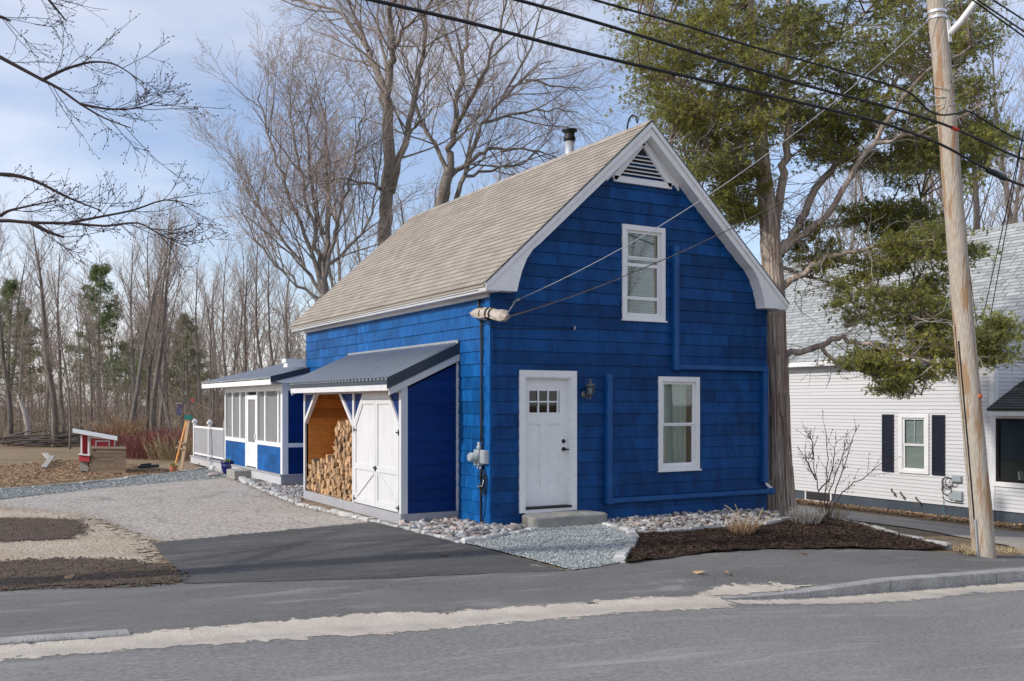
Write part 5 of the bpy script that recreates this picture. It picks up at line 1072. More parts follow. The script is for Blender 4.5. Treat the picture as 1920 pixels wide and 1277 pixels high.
# slender woodland trees, six kinds copied
def wood_tree(seed, h, r0, lean, nb):
    r = np.random.RandomState(seed); big, lim, fine = TT(), TT(), TT(); P = walk(r, np.zeros(3), np.array([lean, 0, 1.0]), h, 9, .05, .03); rd = np.linspace(r0, r0*.16, len(P)); big.add(P, rd, 7)
    branch_out(r, P, rd, 0, [(nb, h*.26, .55, .09, .10, 5, .28), (7, h*.11, .6, .12, .06, 4, .2), (4.5, h*.05, .6, .15, .05, 2, .2)], lim, fine)
    return big.mesh('trunk'), lim.mesh('crown'), fine.mesh('twigs')
WT = [wood_tree(100+i, h, r0, ln_, nb) for i, (h, r0, ln_, nb) in enumerate(((13, .17, 0, 24), (12, .13, .10, 20), (14, .15, -.06, 24), (10, .09, .05, 18), (12, .20, .02, 26), (9, .06, -.04, 14)))]
for a in WT: a[0].materials.append(M['woodbark']); a[1].materials.append(M['woodbark']); a[2].materials.append(M['twig'])
def put_tree(i, loc, rz_, s, label, group, dark=False):
    t = thing('woodland_tree', loc, label, 'tree', group); t.rotation_euler = (0, 0, rz_); t.scale = (s, s, s*1.0)
    tr = link_mesh('trunk', WT[i][0], None, t); cr_ = link_mesh('crown', WT[i][1], None, t); link_mesh('twigs', WT[i][2], None, cr_); return t
tr_ = random.Random(44)
LB = 'slender bare tree trunk standing in the wood edge behind the red coop'
for u, v, i, s in [(19, 835, 4, .95), (103, 838, 4, 1.05), (84, 822, 2, 1.0), (120, 824, 0, 1.0), (131, 842, 5, 1.1), (172, 830, 3, .9), (196, 826, 5, 1.1), (152, 818, 3, 1.1)]:
    put_tree(i, G(u, v), tr_.uniform(0, 6), s*.78, 'bare grey tree at the wood edge left of the red coop', 'trees left of the coop')
for u, v, i, s in [(238, 838, 1, 1.15), (258, 828, 0, .95), (277, 830, 2, 1.0), (286, 832, 4, 1.05), (300, 824, 0, 1.1), (324, 826, 1, .95), (341, 818, 3, 1.1), (357, 812, 2, .9), (312, 815, 5, 1.3)]:
    put_tree(i, G(u, v), tr_.uniform(0, 6) if u != 238 else 0.4, s*.80, 'bare dark tree rising behind the red stemmed shrubs' if u != 238 else 'strongly leaning bare tree behind the rusty shrub', 'trees behind the red shrubs' if u != 238 else None)
for k_ in range(32):
    u = tr_.uniform(-60, 560); D = tr_.uniform(52, 95); p = ond(u, 800, D); p.z = -0.05
    put_tree(tr_.randrange(6), p, tr_.uniform(0, 6), tr_.uniform(.7, 1.05), 'thin bare tree deep in the wood behind the yard', 'trees deep in the wood')
for u, D, i, s in [(-20, 48, 0, 1.2), (400, 46, 3, 1.2), (432, 60, 2, 1.2), (465, 52, 0, 1.1), (500, 58, 2, 1.3), (535, 50, 4, 1.2), (380, 70, 0, 1.3), (445, 44, 5, 1.3)]:
    p = ond(u, 800, D); p.z = -0.05; put_tree(i, p, tr_.uniform(0, 6), s*.66, 'bare tree standing behind the screened porch', 'trees behind the porch')
for u, D, i, s in [(640, 62, 0, 1.3), (690, 70, 2, 1.3), (760, 60, 4, 1.2), (800, 74, 0, 1.4), (900, 66, 2, 1.4), (1000, 70, 0, 1.3), (660, 55, 1, 1.2)]:
    p = ond(u, 800, D); p.z = -0.05; put_tree(i, p, tr_.uniform(0, 6), s, 'bare tree showing above the blue house roof line', 'trees behind the roof')
for u, D, i, s in [(1500, 52, 4, 1.15), (1570, 48, 0, 1.15), (1640, 55, 2, 1.3), (1700, 50, 4, 1.3), (1760, 46, 0, 1.35), (1820, 52, 2, 1.5), (1860, 46, 4, 1.55), (1900, 50, 0, 1.5), (1940, 48, 2, 1.5), (1600, 62, 4, 1.3), (1880, 60, 2, 1.7), (1790, 60, 4, 1.5)]:
    p = ond(u, 800, D); p.z = -1.0; put_tree(i, p, tr_.uniform(0, 6), s, 'bare tree rising behind the white house', 'trees behind the white house')
for x, y, i, s in [(-14, -26, 4, 1.0), (-4, -29, 0, 1.0), (3, -25, 2, .95), (9, -28, 4, 1.1), (16, -26, 0, 1.0), (24, -30, 2, 1.0), (-1, -34, 1, 1.1), (12, -35, 4, 1.1), (20, -24, 3, 1.0), (30, -27, 4, 1.1)]:
    put_tree(i, (x, y, H(max(-20, min(22, x)), -20) - .3), tr_.uniform(0, 6), s, 'bare tree across the street mirrored in the window panes', 'trees across the street')
# tangled undergrowth of the wood
r = np.random.RandomState(5); br = TT()
for i in range(1100):
    u = r.uniform(-80, 560); D = r.uniform(44, 85); p = np.array(ond(u, 800, D)[:]); p[2] = -.05; h = r.uniform(1.2, 4.5); P = walk(r, p, np.array([r.normal(0, .35), r.normal(0, .35), 1]), h, 4, .14, .02); br.add(P, np.linspace(.016, .007, 5), 3)
    for j in range(5):
        q, d = at(P, r.uniform(.2, 1)); br.add(walk(r, q, sidedir(r, d, .8), h*.35, 2, .2, .02), [.009, .008, .007], 3)
props(link_mesh('undergrowth', br.mesh('undergrowth'), M['brush']), 'tangled brown undergrowth between the trees of the wood', 'undergrowth', None, 'stuff')
r = np.random.RandomState(6); br = TT()
for i in range(150):                      # far crowns that read as one haze of twigs
    u = r.uniform(-100, 1200); D = r.uniform(95, 150); p = np.array(ond(u, 800, D)[:]); p[2] = 0; h = r.uniform(9, 15); P = walk(r, p, np.array([0, 0, 1.]), h, 5, .05, 0); br.add(P, np.linspace(.14, .03, 6), 4)
    for j in range(22):
        q, d = at(P, r.uniform(.2, 1)); Q = walk(r, q, sidedir(r, d, .7), h*.22, 3, .12, .05); br.add(Q, [.04, .03, .025, .02], 3)
        for k_ in range(6): q2, d2 = at(Q, r.uniform(.2, 1)); br.add(walk(r, q2, sidedir(r, d2, .7), h*.09, 2, .15, .05), [.022, .018, .015], 3)
props(link_mesh('far_wood', br.mesh('far_wood'), M['twig']), 'distant bare wood along the horizon behind the park', 'wood', None, 'stuff')
# pines among the bare trees
def leaflets(tt, A, n, fan, wid, seed):
    """fans of narrow pointed leaflets, all at once"""
    r = np.random.RandomState(seed); A = np.repeat(np.asarray(A), n, 0); N = len(A); p, d, s = A[:, :3], A[:, 3:6], A[:, 6:7]; nrm = lambda x: x/(np.linalg.norm(x, axis=1)[:, None] + 1e-9)
    d = nrm(d); w = nrm(np.cross(d, np.repeat(r.normal(0, 1, (N//n, 3)), n, 0))); up_ = np.cross(w, d); a = ((np.tile(np.arange(n), N//n) - (n-1)/2)*fan + r.normal(0, .12, N))[:, None]
    v = d*np.cos(a) + w*np.sin(a) + up_*r.normal(0, .22, (N, 1)); x = nrm(np.cross(v, up_)); l = s*r.uniform(.6, 1.1, (N, 1)); b1 = p + v*l*.55 + up_*l*.06
    V = np.stack([p + v*l*.12, b1 + x*l*wid, p + v*l, b1 - x*l*wid], 1).reshape(-1, 3); k = np.arange(N)[:, None]*4; tt.tris(V, np.concatenate([k + np.array([[0, 1, 2]]), k + np.array([[0, 2, 3]])], 1).reshape(-1, 3))
def needle_tuft(r, tt, p, d, s, n=9):
    tt.q = getattr(tt, 'q', []); tt.q.append((*p, *d, s))
def pine(seed, h, w, z0):
    r = np.random.RandomState(seed); big, tt = TT(), TT(); P = walk(r, np.zeros(3), np.array([0, 0, 1.]), h, 8, .02, .02); big.add(P, np.linspace(.2, .03, 9), 7); z = z0
    while z < h-.3:
        ww = w*(1-((z-z0)/(h-z0))**1.3)*r.uniform(.6, 1.15) + .25
        for i in range(r.randint(3, 6)):
            a = r.uniform(0, 6.28); q, d = at(P, z/h); Q = walk(r, q, np.array([math.cos(a), math.sin(a), .15]), ww, 4, .08, .04); big.add(Q, np.linspace(.04, .012, 5), 4)
            for j in range(16): q2, d2 = at(Q, r.uniform(.25, 1)); needle_tuft(r, tt, q2 + r.normal(0, .12, 3), d2 + np.array([0, 0, .02]), .30, 9)
        z += r.uniform(.28, .55)
    leaflets(tt, tt.q, 9, .42, .10, seed); return big.mesh('trunk'), tt.mesh('crown', smooth=False)
PN = [pine(61, 12.5, 3.0, 3.0), pine(62, 11, 3.4, 2.2), pine(63, 9.5, 2.7, 2.0)]
for a in PN: a[0].materials.append(M['woodbark']); a[1].materials.append(M['pine_leaf'])
for u, D, i, s, lab in [(185, 70, 0, .98, 'green pine standing above the wood behind the red coop'), (290, 82, 1, 1.0, 'broad pale pine in the wood behind the dark trunks'), (355, 76, 2, .95, 'small pine in the wood behind the leaning boards'), (12, 64, 1, .92, 'shaded pine at the dark end of the wood'), (240, 88, 2, .8, 'low far pine between the two taller pines')]:
    p = ond(u, 800, D); p.z = 0; t = thing('pine_tree', p, lab, 'pine tree', 'pines in the wood'); t.scale = (s, s, s); t.rotation_euler = (0, 0, D); link_mesh('trunk', PN[i][0], None, t); link_mesh('crown', PN[i][1], None, t)
# red-stemmed shrubs at the yard edge
def stems(name, base, n, h, spread, m, label, cat, group, seed, rad=.010, sub=4, trop=.02, wander=.08):
    r = np.random.RandomState(seed); tt = TT()
    for i in range(n):
        a = r.uniform(0, 6.28); q = np.array(base[:]) + np.array([math.cos(a), math.sin(a), 0])*r.uniform(0, 1)**.5*spread*.5; l = h*r.uniform(.55, 1.1); P = walk(r, q, np.array([math.cos(a)*.35, math.sin(a)*.35, 1]), l, 4, wander, trop); tt.add(P, np.linspace(rad, rad*.5, 5), 3)
        for j in range(sub): q2, d2 = at(P, r.uniform(.3, 1)); tt.add(walk(r, q2, sidedir(r, d2, .5), l*.3, 2, .1, .03), [rad*.6, rad*.5, rad*.4], 3)
    o = link_mesh(name, tt.mesh(name, base), m); o.location = base; return props(o, label, cat, group)
for i, (u, v) in enumerate([(248, 858), (275, 860), (302, 858), (328, 862), (352, 858), (262, 846), (290, 846), (318, 846), (345, 846), (372, 852)]):
    stems('dogwood_shrub', G(u, v), 110, .85, 1.8, M['dogwood'] if i != 3 else M['straw'], 'red stemmed bare shrub in the thicket behind the coop' if i != 3 else 'pale dry grass clump among the red stemmed shrubs', 'shrub', 'red stemmed shrubs at the yard edge' if i != 3 else None, 70+i, .012)
# heap of cut branches at the far left
r = np.random.RandomState(9); tt = TT()
for i in range(70):
    p = np.array(G(r.uniform(-40, 120), 838)[:]) + np.array([0, r.uniform(-1, 2), r.uniform(.05, .45)]); a = r.uniform(-.6, .6); tt.add(walk(r, p, np.array([math.cos(a), math.sin(a)*.6, r.uniform(-.1, .15)]), r.uniform(1.5, 4), 3, .06, 0), np.linspace(r.uniform(.02, .06), .012, 4), 5)
props(link_mesh('brush_pile', tt.mesh('brush_pile'), M['bark_log']), 'heap of cut dark branches at the edge of the wood', 'brush pile', None, 'stuff')
sn = ond(38, 745, 46); tt = TT(); tt.add(np.array([ond(54, 836, 46)[:], ond(52, 800, 46)[:], ond(46, 772, 46)[:], ond(36, 748, 46)[:]]), [.16, .14, .12, .05], 7); tt.add(np.array([ond(50, 795, 46)[:], ond(42, 760, 46.5)[:], ond(41, 742, 46.5)[:]]), [.07, .05, .02], 5)
props(link_mesh('bleached_snag', tt.mesh('bleached_snag'), M['deadtwig']), 'pale bleached dead trunk leaning in the wood', 'dead tree')
# maple by the street at the left: its limbs hang into the view
mb_ = ond(-500, 900, 9.7); mb_.z = H(mb_.x, mb_.y)
r = np.random.RandomState(21); big, fine, buds = TT(), TT(), []
trunk = np.array([np.array(mb_[:]) + np.array([0.1*math.sin(i), .1*math.cos(i*1.3), z]) for i, z in enumerate((-.1, .8, 1.8, 3.0, 4.2, 5.4, 6.6, 8.0, 9.5))]); big.add(trunk, [.34, .27, .25, .24, .23, .2, .17, .13, .08], 12)
NEAR = [([(-420, 300), (-200, 160), (-60, 75), (0, 107), (80, 150), (110, 165), (150, 195), (195, 222), (245, 240)], .034, .006, 11.5),
        ([(-420, 480), (-200, 430), (0, 412), (60, 418), (130, 418), (200, 425), (260, 415), (300, 440), (350, 462)], .028, .005, 11.5),
        ([(-420, 420), (-160, 345), (0, 324), (60, 335), (130, 372), (190, 395)], .04, .008, 12.5),
        ([(-420, 120), (-150, 0), (0, 30), (20, 40)], .05, .01, 12.0), ([(-300, -160), (0, -90), (60, -40), (100, 10), (125, 40)], .04, .007, 12.0),
        ([(0, 405), (15, 395), (60, 385), (110, 375)], .02, .006, 11.2), ([(60, 418), (90, 435), (120, 445)], .03, .012, 11.5), ([(130, 418), (180, 408), (250, 395), (310, 372), (365, 385)], .018, .005, 11.8), ([(80, 150), (120, 130), (170, 115), (215, 118), (262, 150)], .022, .005, 11.6), ([(150, 195), (200, 205), (250, 205), (302, 190)], .016, .005, 11.3)]
NS = [(11, .66, .62, .10, .06, 4, .10), (4, .26, .7, .12, .08, 3, .2), (1.6, .10, .7, .12, .06, 2, .3)]
tips = []
for L_, r0, r1, D in NEAR:
    P = px_line(L_, D)
    if L_[0][0] < -200: P[0] = trunk[min(7, max(2, int((P[0][2])/1.25)))]
    rd = np.linspace(r0, r1, len(P)); big.add(P, rd, 7); Pv = P[len(P)//3:] if L_[0][0] < -200 else P
    def bo(P, rad, lev):
        cnt, Ln, ang, wd_, tr2, sg, t0 = NS[lev]
        n = int(cnt*(len(P)/18 if lev == 0 else 1)*r.uniform(.8, 1.3)) + 1
        for i in range(n):
            t = t0+(1-t0)*r.uniform(0, 1); p, d = at(P, t); Q = walk(r, p, sidedir(r, d, ang*r.uniform(.6, 1.3)), Ln*r.uniform(.5, 1.3), sg, wd_, tr2); r0_ = (.0048, .0034, .0026)[lev]; fine.add(Q, np.linspace(r0_, r0_*.6, len(Q)), 4 if lev == 0 else 3)
            if lev < 2: bo(Q, None, lev+1)
            tips.append(Q[-1]); 
    bo(Pv, rd, 0)
sm = thing('street_maple', mb_, 'budding maple whose dark limbs reach over the driveway sky', 'tree')
link_mesh('trunk', big.mesh('trunk', mb_), M['darktwig'], sm); tw_ = link_mesh('twigs', fine.mesh('twigs', mb_), M['darktwig'], sm)
bd = TT(); oc = np.array([(1, 0, 0), (0, 1, 0), (-1, 0, 0), (0, -1, 0), (0, 0, 1.3), (0, 0, -1.3)]); of = np.array([(0, 1, 4), (1, 2, 4), (2, 3, 4), (3, 0, 4), (1, 0, 5), (2, 1, 5), (3, 2, 5), (0, 3, 5)])
for p in tips: bd.tris(oc*r.uniform(.005, .010) + p, of)
b_ = link_mesh('buds', bd.mesh('buds', mb_, False), M['bud'], tw_); b_['kind'] = 'stuff'
# ------------------------------------------------------------------ the old cedar beside the house
CD = 19.6
cb = ond(1464, 966, 19.55); cb.z = H(cb.x, cb.y); CD = (cb.x-CX)*SY + (cb.y-CY)*CYW
cd = thing('cedar_tree', cb, 'old shaggy barked cedar with dark green sprays beside the blue house', 'tree')
r = np.random.RandomState(33)
def fluted(L_, radii, k=26):
    P = px_line(L_, CD); N = len(P); rad = np.interp(np.linspace(0, 1, N), np.linspace(0, 1, len(radii)), radii); V_ = []
    for i in range(N):
        for j in range(k):
            t = 2*math.pi*j/k; tw2 = t + P[i][2]*.25; fl_ = 1 + .09*math.sin(5*tw2) + .07*math.sin(9*tw2+1.3) + .05*math.sin(13*tw2+P[i][2]) + r.normal(0, .022); V_.append(P[i] + rad[i]*fl_*np.array([math.cos(t), math.sin(t), 0]))
    i, j = np.meshgrid(np.arange(N-1), np.arange(k), indexing='ij'); a = i*k+j; b = i*k+(j+1) % k
    return np.array(V_), np.stack([a, b, b+k, a+k], -1).reshape(-1, 4), P
V_, F_, PT = fluted([(1466, 985), (1464, 960), (1462, 900), (1459, 820), (1457, 700), (1453, 600), (1450, 520), (1445, 450), (1437, 380), (1429, 300), (1422, 220), (1415, 130), (1410, 40), (1404, -60), (1400, -160)], [.34, .275, .235, .205, .19, .183, .178, .17, .135, .115, .10, .085, .07, .055, .045])
link_mesh('trunk', np_mesh('trunk', V_ - np.array(cb[:]), F_, True), M['cedarbark'], cd)
strip = TT(); rb = np.random.RandomState(8)
for i in range(520):                      # shaggy strips of bark, some lifting from the trunk
    k_ = rb.randint(0, 30); c_ = PT[k_]; nxt = PT[min(len(PT)-1, k_+rb.randint(1, 5))]; rad_ = float(np.interp(k_/(len(PT)-1), np.linspace(0, 1, 15), [.34, .275, .235, .205, .19, .183, .178, .17, .135, .115, .10, .085, .07, .055, .045])); rad2 = float(np.interp(min(len(PT)-1, k_+3)/(len(PT)-1), np.linspace(0, 1, 15), [.34, .275, .235, .205, .19, .183, .178, .17, .135, .115, .10, .085, .07, .055, .045]))
    a = rb.uniform(0, 6.28); da = rb.normal(0, .06); w_ = rb.uniform(.012, .035)/max(rad_, .1); l0, l1 = rb.uniform(.004, .02), rb.uniform(.004, .035); V4 = []
    for (cc, rr_, aa, ll) in ((c_, rad_, a, l0), (nxt, rad2, a+da, l1)):
        for s_ in (-1, 1): q = aa + s_*w_; V4.append(cc + (rr_*1.03 + ll)*np.array([math.cos(q), math.sin(q), 0]))
        V4.append(cc + (rr_*1.03 + ll + .012)*np.array([math.cos(aa), math.sin(aa), 0]))
    strip.tris(np.array(V4), np.array([(0, 2, 5), (0, 5, 3), (2, 1, 4), (2, 4, 5)]))
st3 = link_mesh('bark_strips', strip.mesh('bark_strips', cb, False), M['cedarbark'], cd); st3['kind'] = 'stuff'
lim = TT(); CL = [
    ([(1452, 440), (1462, 395), (1468, 340), (1473, 290), (1478, 240), (1474, 170), (1478, 90), (1480, 0), (1485, -90)], .10, .05),
    ([(1462, 478), (1482, 452), (1500, 418), (1530, 353, .3), (1571, 300, .6), (1620, 252, .8), (1660, 190, 1), (1700, 120, 1.2), (1740, 40, 1.4)], .10, .03),
    ([(1470, 470), (1510, 440, -.3), (1546, 406, -.5), (1595, 333, -.7), (1640, 268, -.9), (1664, 220, -1), (1700, 170, -1.2), (1760, 120, -1.4), (1820, 90, -1.5)], .075, .02),
    ([(1460, 545), (1490, 525, -.2), (1540, 490, -.4), (1590, 472, -.6), (1640, 462, -.8), (1720, 455, -1.0), (1800, 450, -1.2)], .075, .02),
    ([(1462, 668), (1500, 660, -.3), (1540, 650, -.5), (1570, 630, -.7), (1600, 640, -.9), (1645, 650, -1.1), (1720, 678, -1.4), (1790, 680, -1.7), (1880, 640, -2)], .07, .02),
    ([(1540, 652, -.5), (1585, 688, -.8), (1635, 705, -1.1), (1680, 735, -1.3), (1730, 745, -1.5)], .04, .012),
    ([(1585, 612, -.8), (1630, 590, -1), (1700, 590, -1.2), (1770, 600, -1.5)], .04, .012), ([(1460, 500), (1520, 520, .2), (1580, 530, .1), (1640, 560, 0), (1700, 555, -.2)], .04, .012),
    ([(1432, 330), (1400, 300, -.5), (1350, 290, -.8), (1300, 285, -1.1), (1250, 270, -1.3)], .05, .015), ([(1424, 240), (1380, 200, -.4), (1320, 170, -.8), (1250, 150, -1.1), (1200, 140, -1.3)], .05, .015), ([(1416, 140), (1370, 90, -.3), (1300, 60, -.6), (1230, 40, -.8), (1180, 40, -1)], .05, .015),
    ([(1440, 400), (1400, 395, .5), (1350, 385, .9), (1300, 350, 1.2)], .04, .012), ([(1476, 150), (1530, 100, .6), (1600, 50, .9), (1660, -20, 1.2)], .05, .015), ([(1474, 260), (1530, 230, .8), (1600, 170, 1.2), (1660, 90, 1.5)], .05, .015),
    ([(1571, 300, .6), (1640, 300, .9), (1720, 290, 1.2), (1800, 280, 1.4), (1850, 240, 1.5)], .045, .012), ([(1640, 268, -.9), (1720, 250, -1), (1800, 220, -1.2), (1860, 190, -1.3)], .04, .012), ([(1500, 420), (1560, 430, .5), (1640, 400, .8), (1720, 370, 1)], .04, .012)]
limb_pts = []
for L_, r0, r1 in CL:
    P = px_line(L_, CD); P[1:] += r.normal(0, .03, P[1:].shape); lim.add(P, np.linspace(r0, r1, len(P)), 8); limb_pts.append(P[2:])
limb_pts.append(PT[20:])
LPT = np.concatenate(limb_pts)
def inpoly(P, u, v):
    c = False
    for i in range(len(P)):
        (x1, y1), (x2, y2) = P[i], P[(i+1) % len(P)]
        if (y1 > v) != (y2 > v) and u < (x2-x1)*(v-y1)/(y2-y1)+x1: c = not c
    return c
regions = [  # (outline, clumps, depth range, clump radius px, flatness)
    ([(1185, -120), (1175, 20), (1165, 75), (1195, 110), (1165, 125), (1180, 150), (1215, 165), (1205, 200), (1245, 215), (1290, 205), (1360, 215), (1430, 225), (1500, 220), (1560, 200), (1640, 195), (1720, 220), (1790, 240), (1850, 225), (1880, 190), (1840, 130), (1885, 60), (1850, 10), (1830, -120)], 300, (-2.0, 2.2), 48, .40),
    ([(1215, 165), (1235, 240), (1270, 270), (1320, 330), (1390, 300), (1420, 280), (1440, 230), (1330, 200)], 74, (-1.5, 1.6), 42, .42),
    ([(1290, 300), (1340, 390), (1400, 420), (1425, 400), (1420, 330), (1380, 300)], 36, (-.5, 1.5), 36, .4),
    ([(1480, 225), (1560, 205), (1660, 215), (1740, 300), (1700, 360), (1600, 330), (1520, 300)], 52, (-.5, 2.0), 38, .4),
    ([(1700, 240), (1860, 225), (1890, 260), (1840, 330), (1760, 350), (1710, 320)], 52, (-1.5, 1.8), 40, .42),
    ([(1560, 400), (1680, 380), (1760, 410), (1730, 470), (1640, 440)], 34, (.2, 1.6), 34, .4),
    ([(1640, 440), (1700, 420), (1820, 425), (1860, 460), (1830, 490), (1760, 500), (1690, 505), (1640, 475)], 26, (-1.6, -.3), 34, .32),
    ([(1550, 560), (1620, 545), (1700, 540), (1790, 560), (1790, 640), (1720, 640), (1650, 620), (1570, 600)], 40, (-1.6, 0.2), 36, .26),
    ([(1530, 650), (1600, 640), (1690, 660), (1790, 650), (1800, 690), (1720, 720), (1680, 760), (1640, 745), (1640, 700), (1570, 680)], 38, (-1.9, -.5), 34, .26),
    ([(1830, 610), (1880, 590), (1905, 620), (1900, 650), (1870, 680), (1830, 700), (1815, 660)], 18, (-2.4, -1.6), 30, .3),
    ([(1480, 430), (1560, 440), (1560, 540), (1490, 520)], 12, (-.3, .8), 28, .35), ([(1560, 480), (1640, 480), (1790, 500), (1790, 560), (1560, 560)], 18, (-1.4, .2), 32, .26)]
fol, tw3, dead = TT(), TT(), TT()
SPR = []
def spray(p, d, s): SPR.append((*p, *d, s))
for poly_, n, (da, db), rp, flat_ in regions:
    us = [q[0] for q in poly_]; vs = [q[1] for q in poly_]; c_ = 0
    while c_ < n:
        u, v = r.uniform(min(us), max(us)), r.uniform(min(vs), max(vs))
        if not inpoly(poly_, u, v): continue
        c_ += 1; C = np.array(ond(u, v, CD + r.uniform(da, db))[:]); i = np.argmin(((LPT-C)**2).sum(1) + 2.0*np.maximum(0, LPT[:, 2]-C[2]-.1)); A = LPT[i]; mid = (A+C)/2 + r.normal(0, .08, 3) + np.array([0, 0, .06])
        Q = np.array([A, mid, C]); tw3.add(Q, [.02, .014, .008], 4); rad = rp/FPX*CD*r.uniform(.75, 1.3); axis_ = (C-A); axis_[2] *= .4; axis_ /= np.linalg.norm(axis_)+1e-9
        for j in range(15):
            t = r.uniform(.05, 1); q0 = mid + (C-mid)*t; o_ = r.normal(0, 1, 3); o_ /= np.linalg.norm(o_); o_ = o_*np.array([1, 1, flat_]) + axis_*.5; e_ = q0 + o_*rad*r.uniform(.5, 1.6); tw3.add(np.array([q0, (q0+e_)/2 + r.normal(0, .02, 3), e_]), [.006, .005, .004], 3)
            for k_ in range(8): s_ = r.uniform(.2, 1.08); spray(q0 + (e_-q0)*s_ + r.normal(0, .04, 3), o_ + r.normal(0, .5, 3) + np.array([0, 0, .15]), r.uniform(.055, .10))
for i in range(420):                      # grey dead twigs under the crown
    P = LPT[r.randint(len(LPT))]
    if not (2.6 < P[2] < 7.2): continue
    Q = walk(r, P, np.array([r.normal(.3, 1), r.normal(0, 1), r.normal(-.1, .5)]), r.uniform(.5, 1.6), 5, .22, -.02); dead.add(Q, np.linspace(.011, .004, 6), 3)
    for j in range(3): q, d = at(Q, r.uniform(.3, 1)); dead.add(walk(r, q, sidedir(r, d, .8), r.uniform(.15, .5), 3, .25, 0), [.006, .005, .004, .003], 3)
leaflets(fol, SPR, 5, .40, .13, 5)
link_mesh('limbs', lim.mesh('limbs', cb), M['cedarbark'], cd); cr2 = link_mesh('crown', fol.mesh('crown', cb, False), M['cedar'], cd); cr2['kind'] = 'stuff'
link_mesh('branchlets', tw3.mesh('branchlets', cb), M['cedartwig'], cr2); link_mesh('dead_twigs', dead.mesh('dead_twigs', cb), M['deadtwig'], cd)
# ------------------------------------------------------------------ small garden plants
sb_ = G(1548, 978); r = np.random.RandomState(41); tt = TT(); lf = []
for L_ in ([(1548, 978), (1540, 940), (1530, 900), (1524, 860), (1515, 845)], [(1548, 978), (1545, 930), (1552, 880), (1550, 830), (1546, 795)], [(1550, 978), (1560, 930), (1580, 880), (1598, 830), (1605, 800)], [(1550, 978), (1570, 935), (1600, 905), (1640, 880), (1665, 858)], [(1546, 978), (1555, 920), (1575, 870), (1585, 830)], [(1530, 900), (1515, 870), (1508, 845)], [(1536, 920), (1560, 890), (1562, 850), (1570, 825)], [(1524, 862), (1522, 830), (1519, 812)]):
    D_ = (sb_.x-CX)*SY + (sb_.y-CY)*CYW; P = px_line(L_, D_); P[1:] += r.normal(0, .012, P[1:].shape); tt.add(P, np.linspace(.014, .004, len(P)), 5)
    for i in range(9):
        q, d = at(P, r.uniform(.25, 1)); Q = walk(r, q, sidedir(r, d, .6), r.uniform(.15, .4), 3, .1, .05); tt.add(Q, [.004, .0035, .003, .0025], 3)
        for j in range(4): lf.append(at(Q, r.uniform(.1, 1))[0] + r.normal(0, .012, 3))
bs = thing('bare_shrub', sb_, 'thin bare shrub with tiny buds before the white house wall', 'shrub'); st_ = link_mesh('stems', tt.mesh('stems', sb_), M['darktwig'], bs)
bd = TT()
for p in lf: bd.tris(oc*r.uniform(.006, .014) + p, of)
link_mesh('buds', bd.mesh('buds', sb_, False), M['bud'], st_)['kind'] = 'stuff'
stems('grey_shrub', G(1512, 983), 130, .26, .45, M['greyshrub'], 'low wiry grey shrub at the edge of the mulch bed', 'shrub', None, 90, .005, 5, .0, .14)
stems('grey_shrub', G(1560, 978), 60, .35, .5, M['straw'], 'wispy straw coloured plant beside the bare shrub', 'shrub', None, 91, .004, 4, .0, .14)
dc = G(1392, 1003); stems('dry_clump', dc, 120, .24, .34, M['leaf'], 'cut back rusty perennial clump in the mulch bed', 'plant', None, 92, .006, 2, -.05, .2)
ds = thing('dry_stalks', dc, 'few tall pale dead stalks standing in the rusty clump', 'plant'); tt = TT(); D_ = (dc.x-CX)*SY + (dc.y-CY)*CYW
for L_ in ([(1392, 1000), (1385, 975), (1372, 955), (1358, 947)], [(1392, 1000), (1388, 970), (1378, 945)], [(1394, 1000), (1402, 975), (1412, 965)], [(1396, 1002), (1425, 985), (1452, 962)], [(1396, 1000), (1420, 975), (1431, 952)]): P = px_line(L_, D_); tt.add(P, np.linspace(.012, .006, len(P)), 5)
link_mesh('stalk', tt.mesh('stalk', dc), M['straw'], ds)
# ------------------------------------------------------------------ white neighbouring house
NX, NY0, NY1, NZB, NZE = 15.45, 1.74, 13.5, -0.72, 3.27
nh = thing('white_house', (19, 7, -1.0), 'white clapboard house with grey roof beyond the neighbour driveway', 'house')
fn = frame_x(NX); fg = frame_y(NY0); cl = 0.1016
nwin = (3.62, 4.58, 0.12, 1.66)
lw = new_wall('side_wall', nh)
def nj(n):
    q = random.Random(n+300); return [q.uniform(3, 5), q.uniform(7, 9.5)]
def finish_off(o, mb, m):
    off = OFF[o.name]; mb.v = [(a-off.x, b-off.y, c-off.z) for a, b, c in mb.v]; finish(o, mb, m)
PY0 = -2.6
finish_off(lw, siding(lw, fn, [NZB + i*cl for i in range(39)], cl, NY0, NY1, [(3.70, 4.50, 0.20, 1.60)], [], nj, 'clapboard', M['clap'], 0.018, 0.002, 0.001), M['clap'])
# gable end facing the street
GH = 7.4; RS = 1.01; XG0 = NX; XG1 = NX + 2*GH/2; XM = NX + 3.55
gw = new_wall('gable_wall', nh)
finish_off(gw, siding(gw, fg, [NZB + i*cl for i in range(74)], cl, NX, NX + 7.1, [], [(-RS, 1, 3.30 - RS*NX), (RS, 1, 3.30 + RS*(NX+7.1))], lambda n: [], 'clapboard', M['clap'], 0.018, 0.002, 0.001), M['clap'])
MB().fb(fn, NY0-.02, NY0+.12, NZB, NZE, .014, .03).fb(fg, NX-.03, NX+.12, NZB, NZE, .014, .03).build('corner_board', M['vinyl'], nh)
MB().box(NX, NX+7.1, NY1-.1, NY1, NZB, NZE).box(NX+7.0, NX+7.1, NY0, NY1-.1, NZB, NZE).build('rear_walls', M['clap'], nh)
MB().fb(fn, NY0-.0, NY1, -1.6, NZB-.002, -.2, -.02).build('foundation', M['slate_paint'], nh)
